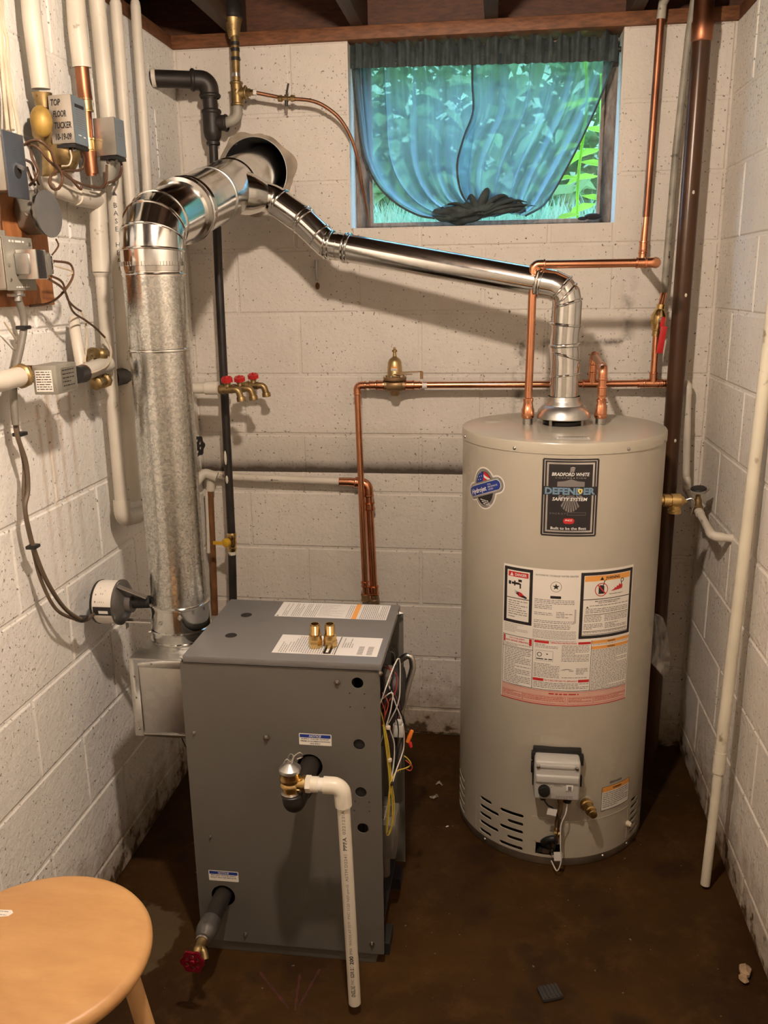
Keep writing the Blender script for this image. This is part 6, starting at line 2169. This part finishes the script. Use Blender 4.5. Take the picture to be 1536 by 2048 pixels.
for t, q in ((pD, (0.05, -0.5391, 2.3139)), (pE, (0.05, -0.4088, 2.3407))):
    obj('tapered_end', MB().lathe(V(q), (0, .02, 1), [(0, .0135), (.012, .012), (.022, .007), (.20, .006)], 14), WPM, t)
# lettering on the thick pipe: one letter under the other, then hatching
la, lb_ = V((0.045, -0.633, 1.8696)), V((0.045, -0.6492, 1.583))


def pipe_letter(ch, t, h):
    q = la.lerp(lb_, t)
    dr = (lb_ - la).normalized()
    tw = (camera.matrix_world.translation - q)
    tw = (tw - dr * tw.dot(dr)).normalized()
    sd = dr.cross(tw)
    return lambda x, y, z: q - dr * y + (tw * math.cos(x / .0195) + sd * -math.sin(x / .0195)) * .0199


for i, ch in enumerate('BASE HEAT'):
    if ch != ' ':
        obj('painted_letter', MB().merge(text_geo(ch, .012), pipe_letter(ch, .18 + i * .068, .014)), MAT['ink'], pC, smooth=False)
for i in range(13):
    g = text_geo('/', .012)
    obj('painted_hatch', MB().merge(g, pipe_letter('/', .80 + i * .052, .014)), MAT['ink'], pC, smooth=False)
obj('painted_mark', MB().merge(([(-.006, -.004, 0), (.006, -.004, 0), (0, .006, 0)], [(0, 1, 2)]), pipe_letter('^', .085, .012)), MAT['ink'], pC, smooth=False)

# run from the brass valve across to the thick sleeve and down the wall
pF = lpipe('return_pipe', 'white pipe running from the lower valve elbow across and down to the boiler', [(0.055, -0.9868, 1.8513), (0.055, -0.9791, 1.8274), (0.055, -0.8744, 1.8205), (0.055, -0.7563, 1.8198)], .0175)
obj('tee', MB().sweep([(0.055, -0.7575, 1.8393), (0.055, -0.7618, 1.7695)], .0215, 18).sweep([(0.055, -0.8744, 1.8205), (0.055, -0.7563, 1.8198)], .0205, 18), WPM, pF)
obj('sleeve', MB().sweep([(0.055, -0.7646, 1.7694), (0.055, -0.7738, 1.6512)], .0215, 18).lathe((0.055, -0.7738, 1.6512), (0, .02, -1), [(0, .0215), (.014, .015)], 18), WPM, pF)
obj('drop', MB().sweep(fillet([V((0.055, -0.7736, 1.6393)), V((0.055, -0.7812, 1.2722)), V((0.055, -0.7852, 1.0263)), V((0.055, -0.4943, 0.9834))], .03), .0165, 18), WPM, pF)
obj('bottom_elbow', MB().sweep(fillet([V((0.055, -0.7814, 1.0731)), V((0.055, -0.7828, 1.0229)), V((0.055, -0.6913, 1.0081))], .03, 8), .0225, 18), WPM, pF)
pG = thing('zone_supply_pipe', 'short white pipe with a brass nut entering the grey valve box from the left', 'pipe', V((0.07, -1.2611, 1.4387)))
obj('pipe', MB().sweep([(.07, -1.75, 1.462), (0.07, -1.2968, 1.4386), (0.07, -1.2233, 1.4418)], .0195, 18), WPM, pG)
obj('nut', MB().lathe((0.07, -1.227, 1.4421), (0, 1, 0), [(0, .021), (.004, .025), (.016, .025), (.020, .020)], 8), MAT['brass_old'], pG)
obj('copper_end', MB().sweep([(0.07, -1.2154, 1.443), (0.07, -1.1724, 1.4428)], .016, 16), MAT['copper_old'], pG)
pH = thing('zone_outlet_pipe', 'corroded brass and white fittings between the lower box and the wall pipes', 'pipe', V((0.07, -0.8616, 1.4325)))
obj('pipe', MB().sweep([(0.07, -0.9474, 1.4239), (0.07, -0.8202, 1.4313)], .0200, 18), WPM, pH)
obj('copper_collar', MB().sweep([(0.07, -0.9601, 1.4229), (0.07, -0.9007, 1.4253)], .0185, 18), MAT['copper_old'], pH)
obj('corroded_valve', MB().sweep(fillet([(0.06, -0.9254, 1.4546), (0.06, -0.8744, 1.4624), (0.06, -0.8142, 1.4505)], .02), [.013] * 2 + [.014] * 7, 14).ball((0.07, -0.8478, 1.4579), .017, 12, (1, 1, .9)), MAT['brass_old'], pH)
obj('corroded_valve', MB().lathe(V((0.075, -0.9079, 1.3915)), (0, 1, .05), [(0, .010), (.004, .016), (.018, .017), (.022, .013), (.045, .013), (.048, .018), (.06, .018)], 8), MAT['brass_old'], pH)
obj('recess_shade', MB().sweep([(0.05, -0.7655, 1.3897), (0.045, -0.6695, 1.3863), (0.03, -0.6134, 1.367)], .022, 12), MAT['black_iron'], pH)  # black tube stands in for the shade of a hole in the wall
obj('short_riser', MB().sweep([(0.06, -0.9376, 1.4335), (0.045, -0.9211, 1.5193), (0.03, -0.8914, 1.5413)], .013, 14), WPM, pH)

# ---------------------------------------------------------------- zone valves and electrical boxes
zv1 = thing('zone_valve', 'silver zone-valve box with handwriting on it', 'valve box', (.09, -.96, 1.91))
ay, by = V((0.075, -0.996, 2.0057)), V((0.125, -0.9903, 2.0068))
# front (camera-side) face runs from the wall outwards, the other visible face looks into the room
P0, P1, P2 = V((0.07, -0.9864, 2.0067)), V((0.125, -0.9926, 2.0064)), V((0.125, -0.9264, 1.9959))
fx = (P1 - P0); fx.z = 0
fy_ = (P2 - P1); fy_.z = 0
wv, dv_ = fx.length, fy_.length
fxn, fyn = fx.normalized(), fy_.normalized()
hz_ = 1.915
zt_ = 2.012
corner0 = V((P0.x, P0.y, hz_))
body = MB().prism([(0, 0), (wv, 0), (wv, zt_ - hz_), (0, zt_ - hz_)], corner0, fxn, (0, 0, 1), .0012)
c4 = [corner0, corner0 + fxn * wv, corner0 + fxn * wv + fyn * dv_, corner0 + fyn * dv_]
mbx = MB().add([c + V((0, 0, h)) for h in (0, zt_ - hz_) for c in c4], [(0, 3, 2, 1), (4, 5, 6, 7), (0, 1, 5, 4), (1, 2, 6, 5), (2, 3, 7, 6), (3, 0, 4, 7)])
zb = obj('cover', mbx, MAT['box_face'], zv1, bevel=.002)
fn1 = fxn.cross(V((0, 0, 1)))
if fn1.dot(camera.matrix_world.translation - corner0) < 0:
    fn1 = -fn1
dw = Decal(lambda u, v, l: corner0 + fxn * u + V((0, 0, v)) + fn1 * (.0004 + .0002 * l))
for i, (s_, u_, w_) in enumerate((('TOP', .32, .30), ('FLOOR', .46, .44), ('TUCKER', .55, .62), ('10-19-09', .54, .58))):
    dw.text('k', s_, wv * u_, (zt_ - hz_) * (.85 - i * .235), .0125, wv * (w_ + .12), shear=.15, bold=.02)
dw.build(zb, {'k': ('handwriting', MAT['ink'])})
fn2 = fyn.cross(V((0, 0, 1)))
if fn2.x < 0:
    fn2 = -fn2
oc = corner0 + fxn * wv
dw = Decal(lambda u, v, l: oc + fyn * u + V((0, 0, v)) + fn2 * (.0003 + .0002 * l))
dw.rect('s', .002, .001, dv_ - .002, zt_ - hz_ - .001, 0)
dw.rect('k', dv_ * .2, .074, dv_ * .85, .081, 1)
dw.lines('g', dv_ * .25, .030, dv_ * .85, .071, .0046, .0016, 1, seed=3)
dw.rect('w', dv_ * .3, .018, dv_ * .5, .020, 1)
dw.rect('w', dv_ * .65, .016, dv_ * .8, .019, 1)
dw.build(zb, {'s': ('side_face', MAT['box_side']), 'k': ('black_print', MAT['ink']), 'g': ('grey_print', MAT['ink_grey']), 'w': ('scratch', MAT['ink_white'])})
obj('base_plate', MB().prism([(0, 0), (wv * .8, 0), (wv * .8, dv_), (0, dv_)], corner0 + fxn * wv * .18 - V((0, 0, .008)), fxn, fyn, .007), MAT['dark_metal'], zv1)
for k in range(3):
    obj('terminal_screw', MB().ball(corner0 + fxn * wv * (.45 + .2 * k) + fyn * dv_ * .2 - V((0, 0, .012)), .0045, 8), MAT['steel'], zv1)
vb_ = V((0.05, -0.9721, 1.9716))
obj('brass_body', MB().lathe(V((0.05, -0.9695, 2.0206)), V((0.05, -0.965, 1.9072)) - V((0.05, -0.9695, 2.0206)), [(0, .021), (.012, .018), (.03, .0165), (.036, .026), (.055, .031), (.085, .031), (.10, .022), (.115, .017), (.16, .016)], 20), MAT['brass_old'], zv1)
obj('brass_dome', MB().ball(V((0.062, -1.0078, 1.9572)), .029, 18, (.8, .8, 1.1)), MAT['mustard'], zv1)
obj('lower_pipe', MB().sweep([(0.05, -0.9661, 1.9121), (0.05, -0.9698, 1.8759), (0.055, -0.9856, 1.8473)], .0150, 16), MAT['brass_old'], zv1)
obj('actuator_body', MB().lathe(V((0.08, -0.9538, 1.9159)), (0, .02, -1), [(0, .034), (.012, .034), (.03, .030), (.05, .018), (.055, .015)], 20), MAT['brass_old'], zv1)

zv2 = thing('zone_valve', 'silver zone-valve box with a blue-grey side and a small mark', 'valve box', (.09, -.76, 1.92))
Q0, Q1, Q2 = V((0.06, -0.7569, 2.0233)), V((0.12, -0.7708, 2.0208)), V((0.12, -0.7146, 2.0219))
gx_ = (Q1 - Q0); gx_.z = 0
gy_ = (Q2 - Q1); gy_.z = 0
w2, d2 = gx_.length, gy_.length
gxn, gyn = gx_.normalized(), gy_.normalized()
hz2, zt2 = 1.921, 2.006
cc0 = V((Q0.x, Q0.y, hz2))
c4 = [cc0, cc0 + gxn * w2, cc0 + gxn * w2 + gyn * d2, cc0 + gyn * d2]
zb2 = obj('cover', MB().add([c + V((0, 0, h)) for h in (0, zt2 - hz2) for c in c4], [(0, 3, 2, 1), (4, 5, 6, 7), (0, 1, 5, 4), (1, 2, 6, 5), (2, 3, 7, 6), (3, 0, 4, 7)]), MAT['box_face'], zv2, bevel=.002)
gn2 = gyn.cross(V((0, 0, 1)))
if gn2.x < 0:
    gn2 = -gn2
oc2 = cc0 + gxn * w2
dw = Decal(lambda u, v, l: oc2 + gyn * u + V((0, 0, v)) + gn2 * (.0003 + .0002 * l))
dw.rect('s', .0015, .001, d2 - .0015, zt2 - hz2 - .001, 0)
dw.text('k', 'L2', d2 * .5, .048, .007, d2 * .38, lift=2)
dw.build(zb2, {'s': ('side_face', MAT['box_side']), 'k': ('handwriting', MAT['ink_grey'])})
obj('base_plate', MB().prism([(0, 0), (w2 * .75, 0), (w2 * .75, d2), (0, d2)], cc0 + gxn * w2 * .22 - V((0, 0, .008)), gxn, gyn, .007), MAT['dark_metal'], zv2)
for k in range(3):
    obj('terminal_screw', MB().ball(cc0 + gxn * w2 * (.5 + .2 * k) + gyn * d2 * .15 - V((0, 0, .012)), .0042, 8), MAT['steel'], zv2)
obj('valve_body', MB().lathe(V((0.075, -0.7306, 1.932)), (0, .01, -1), [(0, .026), (.02, .024), (.05, .022), (.06, .017), (.075, .016)], 18), MAT['zinc_paint'], zv2)

# low grey zone box with paper label
zv3 = thing('zone_valve', 'low grey metal valve box with a white paper label', 'valve box', (.10, -1.14, 1.40))
R0, R1, R2_ = V((0.085, -1.2027, 1.463)), V((0.135, -1.1979, 1.4656)), V((0.135, -1.1081, 1.4619))
ex1 = (R1 - R0); ex1.z = 0
ex2 = (R2_ - R1); ex2.z = 0
w3, d3 = ex1.length, ex2.length
e1n, e2n = ex1.normalized(), ex2.normalized()
hz3, zt3 = 1.402, 1.462
cc3 = V((R0.x, R0.y, hz3))
c4 = [cc3, cc3 + e1n * w3, cc3 + e1n * w3 + e2n * d3, cc3 + e2n * d3]
zb3 = obj('cover', MB().add([c + V((0, 0, h)) for h in (0, zt3 - hz3) for c in c4], [(0, 3, 2, 1), (4, 5, 6, 7), (0, 1, 5, 4), (1, 2, 6, 5), (2, 3, 7, 6), (3, 0, 4, 7)]), MAT['zinc_paint'], zv3, bevel=.003)
n3 = e1n.cross(V((0, 0, 1)))
if n3.dot(camera.matrix_world.translation - cc3) < 0:
    n3 = -n3
dw = Decal(lambda u, v, l: cc3 + e1n * u + V((0, 0, v)) + n3 * (.0004 + .0002 * l))
dw.rect('w', w3 * .12, .006, w3 * .82, .050, 1)
dw.lines('k', w3 * .16, .010, w3 * .78, .047, .005, .0017, 2, seed=12, fullness=.9)
dw.build(zb3, {'w': ('paper_label', MAT['paper_warm']), 'k': ('label_print', MAT['ink'])})
n4 = e2n.cross(V((0, 0, 1)))
if n4.x < 0:
    n4 = -n4
o3 = cc3 + e1n * w3
dw = Decal(lambda u, v, l: o3 + e2n * u + V((0, 0, v)) + n4 * (.0004 + .0002 * l))
dw.poly('s', rrect(d3 * .22, .006, d3 * .9, .052, .003), 1)
dw.lines('k', d3 * .27, .010, d3 * .82, .048, .008, .0022, 2, seed=16, fullness=.6)
dw.build(zb3, {'s': ('side_plate', MAT['oct']), 'k': ('plate_print', MAT['ink'])})
obj('black_bushing', MB().sweep([(0.09, -1.0312, 1.4254), (0.08, -0.9731, 1.4219)], .020, 16), MAT['black'], zv3)
obj('pipe_stub', MB().sweep([(0.07, -1.1939, 1.4439), (0.08, -1.1726, 1.4418)], .018, 16), MAT['copper_old'], zv3)

# plywood backing board
bdq = V((0, -0.9504, 1.5754))
board = tag(obj('backing_board', MB().box((.0008, -1.42, 1.578), (.018, bdq.y, 1.815)), MAT['board'], bevel=.002), 'orange-brown wooden board on the left wall behind the electrical boxes', 'board')

# junction box with transformer
JX = .062
j0, j1, j2 = V((0.0625, -1.2086, 1.7096)), V((0.0625, -1.1327, 1.7171)), V((0.0625, -1.0267, 1.7161))
jb = thing('junction_box', 'grey steel junction box with round knockouts on the wooden board', 'electrical box', (.04, -1.15, 1.61))
jy0, jy1, jz0, jz1 = -1.215, -1.105, 1.612, 1.715
jbox = obj('box', MB().box((.018, jy0, jz0), (.060, jy1, jz1)), MAT['zinc_paint'], jb, bevel=.006, segs=3)
obj('cover_plate', MB().box((.060, jy0 - .001, jz0 - .001), (.063, jy1 + .001, jz1 + .001)), MAT['zinc_paint'], jb, bevel=.002)
for z in (1.642, 1.666, 1.690):
    obj('knockout', MB().lathe((.0395, jy0 - .0002, z), (0, -1, 0), [(0, .0105), (.0012, .0100), (.0014, .006)], 20), MAT['oct'], jb)
for y, z in ((jy0 + .012, jz1 - .055), (jy0 + .012, jz0 + .02), (jy1 - .012, jz1 - .012)):
    obj('screw', MB().lathe((.063, y, z), (1, 0, 0), [(0, .004), (.002, .0035)], 10), MAT['steel'], jb)
dw = Decal(lambda u, v, l: V((.0632 + .0002 * l, u, v)))
dw.lines('w', jy0 + .02, jz1 - .010, jy1 - .02, jz1 - .006, .006, .004, 1, seed=2)
dw.lines('w', jy0 + .03, jz0 + .004, jy1 - .03, jz0 + .007, .006, .0025, 1, seed=4)
dw.build(jb, {'w': ('stamped_print', MAT['ink_white'])})
trf = thing('transformer', 'small laminated transformer mounted on the junction box cover', 'transformer', (.08, -1.13, 1.63))
ty0, ty1, tz0, tz1 = -1.178, -1.108, 1.634, 1.690
obj('end_bell', MB().box((.0635, ty0 - .004, tz0 + .008), (.092, ty0 + .004, tz1 - .006)), MAT['steel_grey'], trf, bevel=.003)
obj('laminations', MB().box((.0635, ty0 + .006, tz0), (.105, ty1 - .028, tz1)), MAT['dark_metal'], trf)
obj('strap', MB().box((.0635, ty0 + .003, tz0 - .001), (.107, ty0 + .007, tz1 + .001)), MAT['steel'], trf, bevel=.001)
obj('strap', MB().box((.0635, ty1 - .029, tz0 - .001), (.107, ty1 - .024, tz1 + .001)), MAT['steel'], trf, bevel=.001)
obj('coil_cover', MB().box((.068, ty1 - .024, tz0 + .006), (.105, ty1, tz1 - .004)), MAT['steel_grey'], trf, bevel=.004)
obj('terminal_block', MB().box((.072, ty1, tz0 + .010), (.100, ty1 + .012, tz1 - .010)), MAT['black'], trf, bevel=.001)
for z in (1.650, 1.672):
    obj('terminal_screw', MB().lathe((.100, ty1 + .006, z), (1, 0, 0), [(0, .004), (.002, .0035)], 8), MAT['steel'], trf)

# octagon box with its cover hanging open
oc_t = thing('octagon_box', 'round zinc box with its disc cover swung out, above the junction box', 'electrical box', (.05, -1.08, 1.72))
oy, oz = V((0.03, -1.0387, 1.7726)).y, V((0.03, -1.0387, 1.7726)).z
obj('box', MB().lathe((.018, oy, oz), (1, 0, 0), [(0, .046), (.038, .046), (.0385, .040), (.004, .040)], 8), MAT['oct'], oc_t, bevel=.002)
obj('knockout', MB().lathe((.042, oy - .020, oz - .003), (.35, -1, 0), [(.022, .009), (.0235, .008)], 16), MAT['oct'], oc_t)
dc0 = V((0.1, -1.0944, 1.7638))
obj('disc_cover', MB().lathe(dc0, (1, -.08, .03), [(0, .047), (.0025, .047)], 40), MAT['slate_zinc'], oc_t)
obj('cover_screw', MB().ball(dc0 + V((-.01, -.02, .043)), .005, 8), MAT['steel'], oc_t)

# slate switch plate
sw = thing('switch_box', 'dark slate switch plate on a steel box at the left edge', 'switch', (.04, -1.13, 1.79))
sy0, sy1 = V((0.085, -1.202, 1.9054)).y, V((0.085, -1.1315, 1.8979)).y
obj('box', MB().box((.0, sy0 - .0, 1.800), (.080, sy1 - .012, 1.900)), MAT['zinc_paint'], sw, bevel=.003)
plate_sw = obj('plate', MB().box((.080, sy0 - .004, 1.788), (.0845, sy1, 1.910)), MAT['slate'], sw, bevel=.0015)
obj('toggle', MB().obox((.089, (sy0 + sy1) / 2, 1.848), (1, 0, -.5), (0, 1, 0), (.5, 0, 1), (.018, .007, .008)), MAT['steel'], sw)
obj('toggle_slot', MB().lathe((.0845, (sy0 + sy1) / 2, 1.838), (1, 0, 0), [(0, .013), (.001, .012)], 16), MAT['void'], sw)
obj('plate_screw', MB().lathe((.0845, (sy0 + sy1) / 2, 1.880), (1, 0, 0), [(0, .003), (.001, .0025)], 8), MAT['slate'], sw)
obj('conduit_stub', MB().cyl((.035, -1.175, 1.800), (.035, -1.18, 1.722), .009), MAT['copper_tube'], sw)
obj('conduit_nut', MB().cyl((.035, -1.18, 1.728), (.035, -1.18, 1.716), .014, 8), MAT['oct'], sw)

# ---------------------------------------------------------------- cables and low-voltage wires
cab = thing('damper_cable', 'pair of brown cables hanging from the junction box to the damper motor', 'cable', (.05, -1.0, .82))
obj('connector', MB().lathe((.045, -1.155, 1.612), (0, 0, -1), [(0, .013), (.010, .013), (.012, .009), (.022, .009)], 12).obox((.045, -1.158, 1.602), (1, 0, 0), (0, 1, 0), (0, 0, 1), (.012, .050, .006)), MAT['steel_grey'], cab)
obj('grey_jacket', MB().sweep(smooth_path([(.045, -1.155, 1.60), (0.045, -1.1394, 1.5509), (0.045, -1.1624, 1.5008), (0.045, -1.1977, 1.4473), (0.045, -1.2134, 1.4029), (0.045, -1.2197, 1.3416)]), .0075, 12), MAT['conduit'], cab)
c1 = [(.045, -1.20, 1.46), (0.042, -1.2043, 1.4121), (0.042, -1.2151, 1.3304), (0.045, -1.1975, 1.258), (0.045, -1.2026, 1.1993), (0.045, -1.2222, 1.1658), (0.045, -1.2176, 1.1149), (0.045, -1.2024, 1.0539), (0.05, -1.1782, 0.9824), (0.055, -1.1298, 0.9048), (0.06, -1.0727, 0.854), (0.06, -1.0243, 0.8386), (0.06, -0.9509, 0.8484)]
c2 = [(.045, -1.20, 1.44), (0.036, -1.1969, 1.3904), (0.036, -1.1985, 1.3064), (0.036, -1.1911, 1.2512), (0.036, -1.2071, 1.1892), (0.036, -1.2093, 1.1346), (0.036, -1.1966, 1.0633), (0.04, -1.1862, 0.9907), (0.05, -1.156, 0.911), (0.055, -1.0866, 0.8593), (0.06, -1.0449, 0.8403), (0.06, -0.9545, 0.8444)]
obj('cable', MB().sweep(smooth_path(c1), .0048, 10), MAT['cable'], cab)
obj('cable', MB().sweep(smooth_path(c2), .0040, 10), MAT['cable'], cab)
for q in ((0.045, -1.1448, 1.5358), (0.04, -1.1986, 1.3192), (0.042, -1.205, 1.074), (0.058, -1.0594, 0.8499)):
    obj('cable_tie', MB().obox(V(q), (0, 1, 0), (1, 0, 0), (0, 0, 1), (.026, .022, .008)), MAT['black'], cab, bevel=.002)
wire('thin_lead', MAT['wire_cream'], [(.03, -1.19, 1.55), (0.02, -1.1256, 1.488), (0.02, -1.1665, 1.4286), (0.02, -1.1773, 1.3984)], .002, cab)

tw = thing('thermostat_wires', 'brown and cream low-voltage wires drooping from the transformer to the lower valve', 'wires', V((0.08, -0.9736, 1.4311)))
wire('wire', MAT['wire_brown'], [(.095, -1.10, 1.64), (0.1, -1.0634, 1.6263), (0.09, -1.0293, 1.5914), (0.07, -0.9592, 1.5716), (0.06, -0.9117, 1.5624)], .0026, tw)
wire('wire', MAT['wire_cream'], [(0.06, -0.9117, 1.5624), (0.06, -0.8936, 1.5295), (0.06, -0.9012, 1.4832), (0.075, -0.9501, 1.4462)], .0026, tw)
wire('wire', MAT['wire_brown'], [(.09, -1.105, 1.635), (0.1, -1.0602, 1.6107), (0.08, -0.9925, 1.5646), (0.07, -0.9164, 1.5419), (0.07, -0.8689, 1.5224), (0.07, -0.8202, 1.4959)], .0026, tw)
wire('wire', MAT['wire_cream'], [(0.07, -0.8202, 1.4959), (0.08, -0.8147, 1.4651), (0.095, -0.8705, 1.4357), (0.095, -0.9295, 1.4245), (0.09, -0.9959, 1.4218)], .0026, tw)
wire('wire', MAT['wire_brown'], [(.10, -1.09, 1.67), (0.1, -1.0211, 1.6655), (0.1, -1.0129, 1.6402), (0.09, -1.0364, 1.6106), (0.06, -1.0283, 1.5896), (0.03, -1.0139, 1.581), (0.02, -1.0647, 1.578)], .0028, tw)
wire('wire', MAT['wire_cream'], [(.10, -1.09, 1.66), (0.1, -1.0285, 1.6528), (0.1, -1.0113, 1.6477), (0.1, -1.0381, 1.64)], .0018, tw)
wire('wire', MAT['wire_brown'], [(0.09, -1.0525, 1.7164), (0.09, -1.0444, 1.7045), (0.085, -1.048, 1.6942), (0.08, -1.0582, 1.6836)], .002, tw)

bw = thing('bell_wires', 'loops of brown wire hanging between the switch box and the upper valve boxes', 'wires', V((0.08, -1.0127, 1.8295)))
for pts in ([(0.06, -1.0872, 1.8995), (0.08, -1.0942, 1.9054), (0.1, -1.0952, 1.9046), (0.11, -1.0768, 1.8898), (0.11, -1.061, 1.8677), (0.11, -1.0393, 1.8507), (0.11, -1.036, 1.8362), (0.11, -1.0551, 1.8183), (0.11, -1.0792, 1.814), (0.11, -1.0918, 1.8224), (0.11, -1.084, 1.8388), (0.11, -1.0605, 1.8512)],
            [(0.06, -1.0827, 1.9021), (0.09, -1.0894, 1.8934), (0.1, -1.072, 1.8734), (0.1, -1.0273, 1.8574), (0.1, -0.9703, 1.8436), (0.1, -0.9002, 1.8384), (0.1, -0.8362, 1.8405), (0.1, -0.8001, 1.8598), (0.1, -0.7867, 1.897)],
            [(0.06, -1.0629, 1.903), (0.08, -1.0975, 1.8736), (0.09, -1.1032, 1.8583), (0.09, -1.0984, 1.8445), (0.08, -1.0998, 1.8282), (0.06, -1.0809, 1.823)],
            [(0.05, -1.0676, 1.8736), (0.07, -1.0818, 1.8634), (0.08, -1.0931, 1.8405), (0.07, -1.062, 1.8266)],
            [(0.05, -1.0669, 1.8591), (0.06, -1.0769, 1.841), (0.06, -1.0604, 1.8251)],
            [(0.11, -0.9455, 1.91), (0.11, -0.9258, 1.892), (0.1, -0.9297, 1.8689), (0.1, -1.0117, 1.8592), (0.1, -0.9808, 1.8476), (0.1, -0.9387, 1.8282), (0.1, -0.93, 1.8353)],
            [(0.1, -0.7191, 1.9259), (0.1, -0.7029, 1.9073), (0.1, -0.717, 1.8826), (0.1, -0.7551, 1.8646), (0.1, -0.79, 1.8564), (0.09, -0.8009, 1.8443), (0.09, -0.8534, 1.8434)]):
    wire('wire', MAT['wire_brown'], pts, .0030, bw, 6, 8)
wire('wire', MAT['wire_cream'], [(0.11, -0.9884, 1.902), (0.11, -0.9849, 1.8874), (0.11, -0.9999, 1.8704), (0.11, -1.0319, 1.8645)], .0018, bw)
cwr = thing('cream_wires', 'cream cables running down the wall at the upper left corner', 'cable', V((0.03, -1.0641, 1.9231)))
for pts in ([(0.03, -1.0464, 2.2146), (0.03, -1.0619, 2.1382), (0.03, -1.0532, 2.1039), (0.03, -1.0604, 2.0561), (0.03, -1.058, 2.0004), (0.04, -1.0657, 1.9417), (0.05, -1.0837, 1.9051)],
            [(0.03, -1.0693, 2.2077), (0.03, -1.0758, 2.1165), (0.03, -1.0835, 2.051), (0.03, -1.0875, 1.9854), (0.05, -1.1251, 1.9205)],
            [(0.03, -1.0579, 2.2111), (0.03, -1.0723, 2.1084), (0.03, -1.0682, 2.0544), (0.03, -1.0698, 1.9981), (0.05, -1.1056, 1.9254)]):
    wire('cable', MAT['wire_cream'], pts, .0038, cwr, 6, 8)
ck = thing('black_cord', 'thin black cord looping down behind the left wall pipes', 'cable', V((0.03, -0.5934, 1.026)))
wire('cord', MAT['wire_black'], [(0.02, -0.6509, 1.2237), (0.02, -0.653, 1.1684), (0.02, -0.6519, 1.1117), (0.02, -0.6299, 1.0566), (0.02, -0.5742, 1.021)], .0022, ck)
